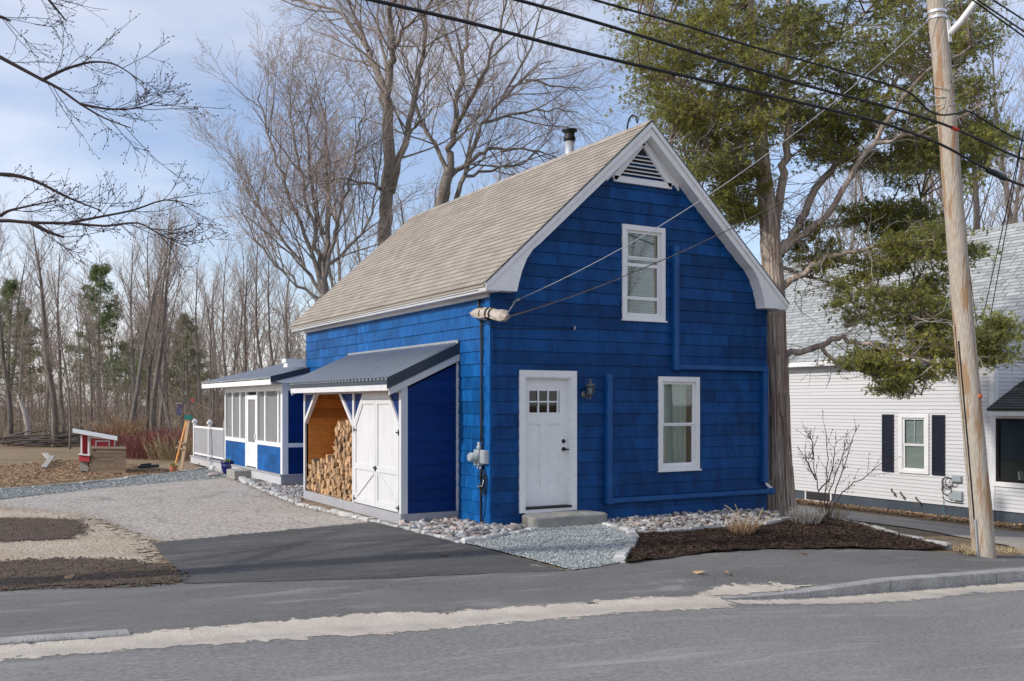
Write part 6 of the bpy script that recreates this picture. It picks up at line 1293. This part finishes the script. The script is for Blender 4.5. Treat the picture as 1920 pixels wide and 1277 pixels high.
MB().fb(fn, 7.05, 8.0, -.99, -.76, -.019, -.012).build('cellar_window', M['room'], nh); MB().fb(fn, 7.0, 7.05, -1.02, -.73, -.019, .0).fb(fn, 8.0, 8.05, -1.02, -.73, -.019, .0).fb(fn, 7.05, 8.0, -1.02, -.985, -.019, .0).build('cellar_frame', M['vinyl'], nh)
RY0, RY1 = NY0 - .25, NY1 + .3; xe = NX - .30; ze = NZE - .02
def nz_(x): return ze + RS*(x - xe)
nr = MB().prism([(xe, RY0, ze), (XM, RY0, nz_(XM)), (XM, RY0, nz_(XM)-.14), (xe, RY0, ze-.06)], [(xe, RY1, ze), (XM, RY1, nz_(XM)), (XM, RY1, nz_(XM)-.14), (xe, RY1, ze-.06)])
x2 = 2*XM - xe
nr.prism([(x2, RY0, ze), (XM, RY0, nz_(XM)), (XM, RY0, nz_(XM)-.14), (x2, RY0, ze-.06)], [(x2, RY1, ze), (XM, RY1, nz_(XM)), (XM, RY1, nz_(XM)-.14), (x2, RY1, ze-.06)])
nr = nr.build('roof', M['shingle_grey'], nh)
an = math.atan(RS); upn = np.array([math.cos(an), 0, math.sin(an)]); nmn = np.array([-math.sin(an), 0, math.cos(an)]); slen = math.hypot(XM-xe, nz_(XM)-ze); nc = int(slen/.145); tb = []
for c in range(nc):
    q = random.Random(c+900); y = RY0 - q.uniform(0, .3)
    while y < RY1:
        w_ = q.uniform(.16, .42); a, b = max(RY0, y), min(RY1, y+w_)
        if b-a > .03: tb.append((c, a, b))
        y += w_ + (q.uniform(.02, .05) if q.random() < .6 else .003)
tv2 = tab_v.copy(); tv2[4:6, 2] = .026
off = OFF[nr.name]; tab_stuff(tb, xe - off.x, ze - off.z, upn, nmn, 'shingle_field', .145, M['shingle_grey'], nr, tv2).location = (0, -off.y, 0)
MB().box(xe-.02, xe+.04, RY0, RY1, ze-.15, ze-.01).build('eave_fascia', M['vinyl'], nh); MB().box(xe+.041, NX, RY0, RY1, ze-.15, ze-.11).build('eave_soffit', M['vinyl'], nh)
for f in (lambda x: x, lambda x: 2*XM - x):
    q = [(xe-.02, ze-.02), (XM, nz_(XM)-.02), (XM, nz_(XM)-.20), (xe-.02, ze-.20)]; MB().prism([(f(x), RY0-.02, z) for x, z in q], [(f(x), RY0, z) for x, z in q]).build('rake_board', M['vinyl'], nh)
window(nh, fn, nwin[0], nwin[1], 0.06, 1.70, 0.115, M['vinyl'], (0.48,), 'blind', False, 'window', o=.012, bar=.04)
MB().fb(fn, 4.09, 4.11, .93, 1.55, -.018, -.006).build('muntin', M['vinyl'], nh)
for a in (4.75, 3.13):
    b = a + .39; s_ = MB().fb(fn, a+.05, b-.05, .14, 1.60, .019, .021).fb(fn, a, a+.05, .06, 1.67, .014, .045).fb(fn, b-.05, b, .06, 1.67, .014, .045).fb(fn, a+.05, b-.05, .06, .14, .014, .045).fb(fn, a+.05, b-.05, 1.60, 1.67, .014, .045).fb(fn, a+.05, b-.05, .85, .93, .014, .0455).build('shutter', M['navy'], nh)
    for i in range(30): z = .145 + i*.048; (z < .84 or z > .93) and MB().quadbox([fn(a+.05, z, .018), fn(b-.05, z, .018), fn(b-.05, z-.014, .036), fn(a+.05, z-.014, .036), fn(a+.05, z+.04, .018), fn(b-.05, z+.04, .018), fn(b-.05, z+.026, .036), fn(a+.05, z+.026, .036)]).build('louvre', M['navy'], s_)
# one-storey front room with a big dark framed window
pw0, pw1, pzb, pzt = -1.75, 1.66, 0.03, 1.58
pr_ = new_wall('front_room_wall', nh)
finish_off(pr_, siding(pr_, fn, [NZB + i*cl for i in range(25)], cl, PY0, NY0-.03, [(pw0-.02, pw1+.02, pzb-.02, pzt+.02)], [], lambda n: [], 'clapboard', M['clap'], 0.018, 0.002, 0.001), M['clap'])
MB().box(NX, NX+7.1, PY0-.1, PY0, NZB, 1.8).build('front_room_front', M['clap'], nh); MB().fb(fn, PY0, NY0-.02, -1.6, NZB-.002, -.2, -.02).build('foundation', M['slate_paint'], nh)
bw_ = MB().fb(fn, pw1+.02, pw1+.16, pzb-.14, pzt+.14, .004, .04).fb(fn, pw0-.16, pw0-.02, pzb-.14, pzt+.14, .004, .04).fb(fn, pw0-.02, pw1+.02, pzt+.02, pzt+.14, .004, .041).fb(fn, pw0-.02, pw1+.02, pzb-.14, pzb-.02, .004, .041).build('picture_window', M['vinyl'], nh)
pf = MB()
for a, b in ((pw1-.05, pw1+.02), (.44, .54), (-.62, -.54), (pw0-.02, pw0+.05)): pf.fb(fn, a, b, pzb-.02, pzt+.02, -.06, .03)
pf.fb(fn, pw0+.05, pw1-.05, pzb-.02, pzb+.05, -.06, .0305).fb(fn, pw0+.05, pw1-.05, pzt-.05, pzt+.02, -.06, .0305); pf.build('window_frame', M['darkframe'], bw_)
for a, b in ((.54, pw1-.05), (-.54, .44), (pw0+.05, -.62)): MB().fb(fn, a, b, pzb+.05, pzt-.05, -.02, -.014).build('pane', M['glass'], bw_)
iw2 = MB().box(NX+1.9, NX+1.95, PY0+.2, NY0-.1, NZB, 2.0).build('inner_wall', M['room'], nh)
for i in range(26): MB().quadbox([(NX+.1, NY0-.09, NZB+i*.1016), (NX+1.85, NY0-.09, NZB+i*.1016), (NX+1.85, NY0-.05, NZB+i*.1016), (NX+.1, NY0-.05, NZB+i*.1016), (NX+.1, NY0-.078, NZB+(i+1)*.1016), (NX+1.85, NY0-.078, NZB+(i+1)*.1016), (NX+1.85, NY0-.05, NZB+(i+1)*.1016), (NX+.1, NY0-.05, NZB+(i+1)*.1016)]).build('inner_clapboard', M['clap'], iw2)
MB().box(NX+.05, NX+1.9, PY0, NY0-.1, NZB-.02, NZB+.05).box(NX+.05, NX+1.9, PY0, NY0-.1, 1.82, 1.88).build('room_floor', M['room'], nh)
e1 = 1.84; hr_ = MB(); A_ = [(NX-.32, PY0-.4, e1), (NX+3.3, PY0-.4, e1), (NX+3.3, NY0-.015, e1), (NX-.32, NY0-.015+.42, e1)]
hr_.v = [(NX-.32, PY0-.4, e1), (NX+7.4, PY0-.4, e1), (NX+7.4, NY0-.02, e1), (NX-.32, NY0-.02, e1), (NX+1.6, NY0-.02, e1+.92), (NX+5.4, NY0-.02, e1+.92), (NX-.32, PY0-.4, e1-.05), (NX+7.4, PY0-.4, e1-.05), (NX+7.4, NY0-.02, e1-.05), (NX-.32, NY0-.02, e1-.05)]
hr_.f = [(0, 1, 5, 4), (1, 2, 5), (3, 0, 4), (2, 3, 4, 5), (0, 1, 7, 6), (1, 2, 8, 7), (2, 3, 9, 8), (3, 0, 6, 9), (6, 7, 8, 9)]
hr_ = hr_.build('front_room_roof', M['shingle_dark'], nh)
ah = math.atan(.92/1.92); uph = np.array([math.cos(ah), 0, math.sin(ah)]); nmh = np.array([-math.sin(ah), 0, math.cos(ah)]); th_ = []
for c in range(14):
    y = PY0 - .4 + c*.145*math.cos(ah)*2.9/1.92*.9
    while y < NY0-.05: w_ = hr.uniform(.16, .34); th_.append((c, y, min(NY0-.03, y+w_-.006))); y += w_
off = OFF[hr_.name]; tab_stuff([t for t in th_ if t[2]-t[1] > .03], NX-.34-off.x, e1-off.z, uph, nmh, 'shingle_field', .145, M['shingle_dark'], hr_, tv2).location = (0, -off.y, 0)
MB().box(NX-.30, NX-.27, PY0-.35, NY0-.03, e1-.17, e1-.052).build('front_room_fascia', M['vinyl'], nh); MB().box(NX-.269, NX, PY0-.3, NY0-.03, e1-.17, e1-.14).build('front_room_soffit', M['vinyl'], nh)
# wicker chair behind the glass
ch = thing('wicker_chair', (NX+.75, 1.0, NZB+.05), 'white wicker armchair behind the dark framed window', 'chair')
wm = MB(); 
for j in range(5):
    t0 = -1.5 + j*.02
for i in range(13):
    t = -1.6 + i*3.2/12; x, y = NX+.75-.1+.32*math.cos(t), 1.0+.42*math.sin(t); wm.tube([(x, y, NZB+.4), (x+.05*math.cos(t), y+.05*math.sin(t), NZB+.8), (x+.07*math.cos(t), y+.08*math.sin(t), NZB+1.12-.16*abs(math.sin(t))**2)], .03, 6)
wm.build('back', M['vinyl'], ch); MB().lathe((NX+.7, 1.0, NZB), [(.36, .38), (.38, .42), (.36, .50), (.1, .52)], 14).build('seat', M['vinyl'], ch)
for a in ((-.25, -.25), (.25, -.25), (-.25, .25), (.25, .25)): MB().tube([(NX+.7+a[0], 1.0+a[1], NZB+.05), (NX+.7+a[0], 1.0+a[1], NZB+.40)], .025, 6).build('leg', M['vinyl'], ch)
# utility boxes, hose bibs and coiled cable on the white wall
ub = thing('utility_box', fn(2.75, 0, .02), 'upper grey telephone box on the white wall behind the pole', 'utility box'); MB().fb(fn, 2.62, 2.88, -.08, .08, .014, .09).build('box_body', M['meter'], ub, False, .006); MB().fb(fn, 2.63, 2.87, -.07, .07, .091, .097).build('box_lid', M['meter'], ub)
ub = thing('utility_box', fn(2.75, -.45, .02), 'lower grey cable box on the white wall behind the pole', 'utility box'); MB().fb(fn, 2.60, 2.86, -.56, -.33, .014, .10).build('box_body', M['meter'], ub, False, .006); MB().fb(fn, 2.88, 3.0, -.55, -.40, .014, .07).build('side_box', M['meter'], ub)
cc = thing('coiled_cable', fn(3.1, -.2, .02), 'coils of thin black cable hung on the white wall', 'cable'); r_ = random.Random(2)
for (a, b, ra) in ((3.05, -.12, .16), (3.0, -.10, .12), (2.86, -.09, .12), (3.05, -.34, .12), (3.08, -.3, .14)): MB().tube([fn(a+ra*math.cos(t), b+ra*math.sin(t), .03+r_.uniform(0, .03)) for t in np.linspace(0, 6.28, 18)], .008, 5).build('loop', M['rubber'], cc, True)
MB().tube([fn(3.19, .0, .03), fn(3.2, -.3, .03), fn(3.19, -.55, .03), fn(3.0, -.62, .03), fn(2.6, -.63, .03)], .011, 6).build('lead', M['rubber'], cc, True); MB().tube([fn(3.17, -.6, .03), fn(3.12, -.9, .10), fn(2.9, -1.0, .3)], .008, 5).build('ground_lead', M['green'], cc, True)
for s_, z, lab in ((4.75, -.5, 'brass hose tap on the white wall near the shrub'), (4.45, -.56, 'short pipe elbow on the white wall'), (3.95, -.66, 'bent pipe end low on the white wall')):
    o = MB().tube([fn(s_+.08, z+.08, .02), fn(s_+.05, z+.04, .06), fn(s_, z, .07), fn(s_-.05, z-.03, .06)], .022, 7).tube([fn(s_-.05, z-.03, .06), fn(s_-.06, z-.10, .06)], .028, 7).build('hose_tap', M['bark_log'], None, True); props(o, lab, 'tap')
# ------------------------------------------------------------------ utility pole and wires
pb = G(1845, 1043); PD = (pb.x-CX)*SY + (pb.y-CY)*CYW
pole = thing('utility_pole', pb, 'leaning weathered wooden utility pole with peeling brown streaks', 'utility pole')
L_ = [(1846, 1060), (1845, 1040), (1838, 950), (1829, 850), (1818, 730), (1807, 610), (1796, 480), (1786, 350), (1776, 230), (1765, 110), (1754, 0), (1745, -110), (1738, -230)]
P_ = [ond(u, v, PD) for u, v in L_]; rads = [.195, .175, .168, .162, .158, .154, .15, .146, .142, .138, .133, .128, .122]
def on_pole(t): i = min(int(t), len(P_)-2); return P_[i].lerp(P_[i+1], t-i)
mp_ = MB(); pts = [on_pole(i*.25) for i in range((len(P_)-1)*4+1)]; rr2 = [float(np.interp(i*.25, range(len(rads)), rads)) for i in range(len(pts))]; mp_.tube(pts, rr2, 22)
rj = random.Random(4); mp_.v = [(a+rj.uniform(-.004, .004), b+rj.uniform(-.004, .004), c) for a, b, c in mp_.v]; mp_.build('shaft', M['pole'], pole, True)
tocam = Vector((-SY, -CYW, 0)); rgt = Vector((CYW, -SY, 0))
def side_pt(t, a, r): return on_pole(t) + (rgt*math.cos(a) + tocam*math.sin(a))*r
gm_ = MB(); gm_.tube([side_pt(t*.25, math.pi*.95, .172) for t in range(3, 21)], .016, 8).build('wire_moulding', M['pole'], pole)
MB().tube([side_pt(t*.25, math.pi*.84, float(np.interp(t*.25, range(len(rads)), rads))+.006) for t in range(5, 20)], .012, 6).build('ground_wire', M['rubber'], pole)
MB().tube([side_pt(.6, math.pi*.80, .19), side_pt(1.2, math.pi*.80, .187), side_pt(1.75, math.pi*.80, .183)], .022, 8).build('conduit', M['bare_wire'], pole)
for t in (9.68, 9.78): MB().tube([on_pole(t)-Vector((0, 0, .02)), on_pole(t)+Vector((0, 0, .02))], float(np.interp(t, range(len(rads)), rads))+.012, 20).build('band', M['steel'], pole)
MB().bar(side_pt(3.9, 1.2, .165), side_pt(3.88, .75, .17), .03, .05).build('orange_tag', M['orange'], pole)
arm = MB().tube([side_pt(9.38, .6, .14), ond(1800, 42, PD-.1), ond(1832, 0, PD-.2), ond(1880, -70, PD-.4), ond(1960, -140, PD-.7)], [.055, .05, .047, .045, .042], 10).build('lamp_arm', M['vinyl'], pole, True)
MB().bar(side_pt(9.25, .6, .14), side_pt(9.62, .6, .14), .07, .05).build('arm_bracket', M['vinyl'], pole)
def wire(name, L_, dep, rad, m, label, dense=1, parent_parts=None):
    P = []
    for i, q in enumerate(L_): P.append(q if isinstance(q, Vector) else (ony(q[0], q[1], q[2]) if len(q) == 3 else ony(q[0], q[1], dep)))
    t = np.arange(len(P)); tt = np.linspace(0, len(P)-1, (len(P)-1)*4+1); A = np.array([p[:] for p in P]); Q = np.stack([np.interp(tt, t, A[:, i]) for i in range(3)], 1)
    for _ in range(2): Q[1:-1] = (Q[:-2]+2*Q[1:-1]+Q[2:])/4
    th = thing(name, P[len(P)//2], label, 'cable'); MB().tube([Vector(q) for q in Q], rad, 7).build('strand', m, th, True); return th, Q
WY = pb.y - .22
left = [(-14, 6.5), (-22, 6.55), (-32, 6.7)]
w1, q1 = wire('overhead_cable', [Vector((-40, WY, 6.6)), Vector((-14, WY, 6.15)), (700, 0), (900, 47), (1110, 103), (1300, 146), (1500, 192), (1650, 228), (1762, 268), (1850, 318), (1920, 352), Vector((13, WY, 5.3)), Vector((30, WY, 5.0))], WY, .020, M['rubber'], 'lowest thick black overhead cable crossing the pole')
w2, q2 = wire('overhead_cable', [Vector((-40, WY, 7.3)), Vector((-14, WY, 6.75)), (975, 0), (1140, 48), (1320, 104), (1500, 158), (1650, 196), (1770, 232), (1850, 268), (1920, 302), Vector((14, WY, 5.7)), Vector((30, WY, 5.3))], WY, .019, M['rubber'], 'middle thick black overhead cable with a red tag')
w3, q3 = wire('overhead_cable', [Vector((-40, WY, 7.9)), Vector((-12, WY, 7.25)), (1110, 0), (1260, 40), (1400, 85), (1560, 128), (1690, 165), (1718, 182), (1740, 208), (1765, 217), (1800, 212), (1815, 206), (1850, 228), (1920, 270), Vector((15, WY, 6.0)), Vector((30, WY, 5.6))], WY, .014, M['rubber'], 'upper black overhead cable sagging round the pole')
t2 = [Vector(q) for q in q2]; i2 = min(range(len(t2)), key=lambda i: (t2[i] - ony(1793, 240, WY)).length); MB().tube([t2[i2]-(t2[i2+1]-t2[i2-1]).normalized()*.07, t2[i2]+(t2[i2+1]-t2[i2-1]).normalized()*.07], .028, 8).build('red_tag', M['redtag'], w2)
t1 = [Vector(q) for q in q1]; i1 = min(range(len(t1)), key=lambda i: (t1[i] - ony(1866, 327, WY)).length); d1_ = (t1[i1+1]-t1[i1-1]).normalized(); MB().tube([t1[i1]-d1_*.22, t1[i1]+d1_*.22], .045, 10).build('splice_case', M['black'], w1, True); MB().tube([t1[i1]-d1_*.12+Vector((0, 0, .05)), t1[i1]+d1_*.2+Vector((0, 0, .06))], .03, 8).build('splice_sleeve', M['bare_wire'], w1, True)
top = on_pole(9.7) + tocam*.16
bx_ = onx(949, 591, -.16)
def drop(name, a, b, sag, rad, m, label):
    pts = [a.lerp(b, t) - Vector((0, 0, sag*4*t*(1-t))) for t in np.linspace(0, 1, 24)]; th = thing(name, b, label, 'cable'); MB().tube(pts, rad, 6).build('strand', m, th, True); return th
hk_ = ony(962, 566, -.03)
sd1 = drop('service_drop', top + rgt*(-.1), ony(968, 563, -.10), .42, .007, M['bare_wire'], 'twisted service wire from the pole to the house corner hook')
MB().tube([ony(960, 567, -.02), ony(968, 563, -.10)], .012, 6).tube([ony(968, 563, -.10), ony(975, 561, -.14)], .02, 8).tube([ony(968, 563, -.12), bx_], .010, 6).build('drop_clamp', M['bare_wire'], sd1)
drop('service_drop', on_pole(8.2) + tocam*.15 - rgt*.08, onx(950, 594, -.16), .30, .005, M['rubber'], 'thin dark telephone wire from the pole to the wrapped bundle')
drop('service_drop', on_pole(8.35) + tocam*.15 - rgt*.08, onx(949, 596, -.17), .36, .004, M['bark_log'], 'second thin wire beside the telephone wire to the bundle')
for a, b, lab in (((1833, 0), (1930, 66), 'upper street wire right of the lamp arm'), ((1838, 10), (1930, 76), 'lower street wire right of the lamp arm'), ((1862, 0), (1930, 44), 'highest street wire right of the lamp arm')):
    p, q = ony(a[0], a[1], WY), ony(b[0], b[1], WY); d_ = (q-p); th = thing('street_wire', q, lab, 'cable'); MB().tube([p-d_*.6, p, q, q+d_*1.5, q+d_*4], .013, 6).build('strand', M['rubber'], th, True)
for (a, lab) in (((1842, 560, 1886, 400), 'left wire of the pair dropping to the white house'), ((1856, 560, 1892, 400), 'right wire of the pair dropping to the white house')):
    p = onx(a[0], a[1]+40, NX-.1); q = ond(a[2], a[3], 21); th = thing('house_wire', p, lab, 'cable'); MB().tube([p, p.lerp(q, .5), q, q + (q-p)*2.2], .011, 6).build('strand', M['rubber'], th, True)
drop('house_wire', on_pole(8.6) + tocam*.14 + rgt*.05, onx(1838, 640, NX-.05), .5, .009, M['rubber'], 'slack wire from the pole to the white house eave')
ft = thing('fine_wire', on_pole(8.0), 'thin wires tied around the pole near the cables', 'cable')
for i in range(4): a = on_pole(8.2+.1*i); MB().tube([a + (rgt*math.cos(t) + tocam*math.sin(t))*(.155+.03*math.sin(t*2+i)) + Vector((0, 0, .05*math.sin(t*1.5+i))) for t in np.linspace(.2, 5.6, 12)], .006, 5).build('loop', M['bare_wire'], ft, True)
# ------------------------------------------------------------------ yard things
cp = G(186, 886); cD = (cp.x-CX)*SY + (cp.y-CY)*CYW; sx_ = cD/FPX
def cpt(u, v, dd=0.0): return ond(u, v, cD + dd)
coop = thing('chicken_coop', cpt(175, 880), 'small red chicken coop with white trim and slanting roof', 'chicken coop')
def slab(mb, quad, d0, d1): return mb.prism([cpt(u, v, d0) for u, v in quad], [cpt(u, v, d1) for u, v in quad])
slab(MB(), [(168, 818), (216, 823), (216, 868), (168, 868)], .05, 1.0).build('body', M['red'], coop)
slab(MB(), [(151, 815), (168, 818), (168, 878), (151, 880)], .25, 1.0).build('side_body', M['red'], coop)
rf_ = MB().prism([cpt(136, 808, -.2), cpt(220, 823, -.2), cpt(220, 826, -.2), cpt(136, 811, -.2)], [cpt(136, 803, 1.2), cpt(220, 818, 1.2), cpt(220, 821, 1.2), cpt(136, 806, 1.2)]).build('roof', M['white_wood'], coop)
tm = MB()
for a, b in (((169, 818), (169, 868)), ((180, 826), (180, 850)), ((205, 826), (205, 850)), ((180, 827), (205, 827)), ((180, 849), (205, 849)), ((215, 824), (215, 868)), ((168, 820), (216, 824))): tm.bar(cpt(*a, .03), cpt(*b, .03), .032, .03)
tm.build('trim', M['white_wood'], coop)
for (u0, u1) in ((151, 154), (164.5, 167)): slab(MB(), [(u0, 815), (u1, 816), (u1, 880), (u0, 880)], .10, .22).build('corner_post', M['white_wood'], coop)
nbx = slab(MB(), [(148, 853), (168, 855), (168, 866), (148, 865)], -.35, .2).build('nest_box', M['red'], coop); slab(MB(), [(147, 850), (169, 852), (169, 855), (147, 853)], -.4, .2).build('nest_lid', M['white_wood'], nbx)
slab(MB(), [(150, 866), (166, 866), (166, 884), (150, 882)], .0, .9).build('base_block', M['concrete'], coop)
bp_ = G(203, 888); bD = (bp_.x-CX)*SY + (bp_.y-CY)*CYW
def bpt(u, v, dd=0.0): return ond(u, v, bD + dd)
bin_ = thing('compost_bin', bpt(200, 886), 'square bin of weathered horizontal boards before the coop', 'compost bin')
for i in range(6):
    v0 = 842.5 + i*7.6; MB().prism([bpt(181, v0, .0), bpt(236, v0-.2, .02), bpt(236, v0+6.6, .02), bpt(181, v0+7.0, .0)], [bpt(181, v0, .04), bpt(236, v0-.2, .06), bpt(236, v0+6.6, .06), bpt(181, v0+7.0, .04)]).build('board', M['old_wood'], bin_)
for i, u in enumerate((169, 173.2, 177.4)): MB().prism([bpt(u, 842, .1), bpt(u+3.6, 842, .1), bpt(u+3.6, 888.5, .1), bpt(u, 888, .1)], [bpt(u, 842, .9), bpt(u+3.6, 842, .9), bpt(u+3.6, 888.5, .9), bpt(u, 888, .9)]).build('side_board', M['old_wood'], bin_)
MB().prism([bpt(169, 839.5, -.02), bpt(237, 840, -.02), bpt(237, 842.2, -.02), bpt(169, 841.7, -.02)], [bpt(172, 834, 1.0), bpt(234, 834.5, 1.0), bpt(234, 836.5, 1.0), bpt(172, 836, 1.0)]).build('lid', M['old_wood'], bin_)
# two boards leaned together and clamped, with a green head
tp = G(335, 882); tD = (tp.x-CX)*SY + (tp.y-CY)*CYW
tpee = thing('board_trestle', tp, 'tall trestle of two leaning boards with a green top', 'trestle')
MB().bar(ond(326, 884, tD), ond(351, 785, tD+.3), .09, .04).build('board', M['pine'], tpee); MB().bar(ond(339, 886, tD-.3), ond(354, 785, tD+.3), .09, .04).build('board', M['raw_wood'], tpee)
MB().bar(ond(331, 838, tD-.05), ond(344, 843, tD-.05), .10, .05).bar(ond(335, 828, tD-.05), ond(346, 832, tD-.05), .08, .05).build('cross_block', M['raw_wood'], tpee); MB().bar(ond(347, 783, tD+.3), ond(360, 782, tD+.3), .12, .14).build('green_head', M['green'], tpee)
def pot(name, c, r0, h, m, label, cat, plant):
    t = thing(name, c, label, cat); MB().lathe(c, [(r0*.62, 0), (r0*.74, h*.12), (r0*.95, h*.5), (r0*.98, h*.78), (r0*.92, h*.84), (r0*1.06, h*.88), (r0*1.08, h), (r0*.95, h), (r0*.9, h*.9), (r0*.1, h*.88)], 22).build('pot', m, t, True)
    r = random.Random(3); lf_ = MB()
    for i in range(plant):
        a = r.uniform(0, 6.28); d = r.uniform(0, r0*.7); p = c + Vector((d*math.cos(a), d*math.sin(a), h*.9)); e = p + Vector((math.cos(a)*.06, math.sin(a)*.06, r.uniform(.04, .12))); s = Vector((-math.sin(a), math.cos(a), 0))*.02; n = len(lf_.v); lf_.v += [tuple(p), tuple((p+e)/2+s), tuple(e), tuple((p+e)/2-s)]; lf_.f.append((n, n+1, n+2, n+3))
    lf_.build('plant', M['pale_leaf'], t)
g_ = G(428, 889); pot('blue_pot', g_, .20, .36, M['glaze'], 'round cobalt glazed pot with a pale plant by the deck', 'flower pot', 60)
g_ = G(325, 886); pot('terracotta_pot', g_, .11, .2, M['terracotta'], 'small terracotta pot at the foot of the trestle', 'flower pot', 25)
for (u, v, w_, h_, lab) in ((458, 898, .75, .22, 'square granite block step in front of the porch door'),):
    p = G(u, v+1); st2 = MB().box(p.x-.28, p.x+.25, p.y-.1, p.y+.75, 0, h_+.02).build('stone_block', M['granite'], None, False, .02); props(st2, lab, 'stone step')
for (u, v, lab) in ((400, 893, 'rough pale rock by the deck corner'), (478, 906, 'flat dark flagstone at the driveway edge')):
    p = G(u, v); o = bpy.data.objects.new('rock', stone_mesh[2]); COL.objects.link(o); o.location = (p.x, p.y, .05); o.scale = (.22, .18, .14); props(o, lab, 'rock')
for a, b, lab in (((82, 880), (98, 868), 'grey plank lying on the leaves left of the coop'), ((98, 868), (84, 862), 'short plank propped on the other plank in the leaves')):
    o = MB().bar(G(*a)+Vector((0, 0, .05)), G(*b)+Vector((0, 0, .22)), .16, .05).build('loose_plank', M['deadtwig']); props(o, lab, 'plank')
p = G(278, 879); o = MB().bar(p + Vector((-.3, 0, .06)), p + Vector((.3, .05, .08)), .18, .08).bar(p + Vector((-.2, .1, .12)), p + Vector((.1, .12, .14)), .1, .05).build('edging_offcut', M['dark_flash']); props(o, 'dark low offcut lying in the yard near the compost bin', 'offcut')
hs = thing('garden_hose', G(385, 876), 'green garden hose coiled under the deck corner', 'hose'); hc = G(388, 874)
MB().tube([hc + Vector((.25*math.cos(t)*(1-.02*t), .25*math.sin(t), .05+.012*t)) for t in np.linspace(0, 16, 50)], .02, 6).build('hose', M['green'], hs, True)
# evergreen orange-brown shrub behind coop
stems('rusty_shrub', G(222, 852), 160, 1.3, 1.2, M['leaf'], 'rusty leaved shrub behind the compost bin', 'shrub', None, 95, .02, 4, .0, .15)
# ------------------------------------------------------------------ far park beyond the wood
def far(u, v, D): return ond(u, v, D)
fb_ = thing('far_building', far(395, 760, 110), 'long pale low building far beyond the trees', 'building')
MB().prism([far(260, 742, 112), far(430, 740, 112), far(430, 762, 112), far(260, 762, 112)], [far(260, 742, 120), far(430, 740, 120), far(430, 762, 120), far(260, 762, 120)]).build('wall', M['vinyl'], fb_); MB().prism([far(258, 736, 110), far(432, 734, 110), far(432, 741, 110), far(258, 743, 110)], [far(258, 732, 121), far(432, 730, 121), far(432, 737, 121), far(258, 739, 121)]).build('roof', M['shingle_grey'], fb_)
for i in range(7): u = 275+i*22; MB().prism([far(u, 748, 111.6), far(u+8, 748, 111.6), far(u+8, 756, 111.6), far(u, 756, 111.6)], [far(u, 748, 111.9), far(u+8, 748, 111.9), far(u+8, 756, 111.9), far(u, 756, 111.9)]).build('window', M['room'], fb_)
ff = thing('park_fence', far(400, 775, 88), 'low tan rail fence across the far park', 'fence')
for i in range(12): u = 370+i*16; MB().bar(far(u, 762, 88), far(u, 783, 88), .12).build('post', M['tanwall'], ff)
for v in (765, 771, 777): MB().bar(far(368, v, 88), far(560, v-1, 88), .06, .10).build('rail', M['tanwall'], ff)
bo_ = thing('blue_booth', far(336, 775, 75), 'upright blue booth seen between the trunks', 'booth'); MB().prism([far(331, 757, 75), far(341, 757, 75), far(341, 779, 75), far(331, 779, 75)], [far(331, 757, 76.2), far(341, 757, 76.2), far(341, 779, 76.2), far(331, 779, 76.2)]).build('body', M['bluebooth'], bo_); MB().prism([far(330, 755, 74.9), far(342, 755, 74.9), far(342, 757.4, 74.9), far(330, 757.4, 74.9)], [far(330, 755, 76.3), far(342, 755, 76.3), far(342, 757.4, 76.3), far(330, 757.4, 76.3)]).build('roof', M['vinyl'], bo_)
rs_ = thing('red_sign', far(361, 770, 70), 'small red sign on a post beyond the deck', 'sign'); MB().bar(far(361, 780, 70), far(361, 752, 70), .08).build('post', M['woodbark'], rs_); MB().prism([far(357, 747, 69.9), far(365, 746, 69.9), far(365, 753, 69.9), far(358, 754, 69.9)], [far(357, 747, 70), far(365, 746, 70), far(365, 753, 70), far(358, 754, 70)]).build('board', M['redtag'], rs_)
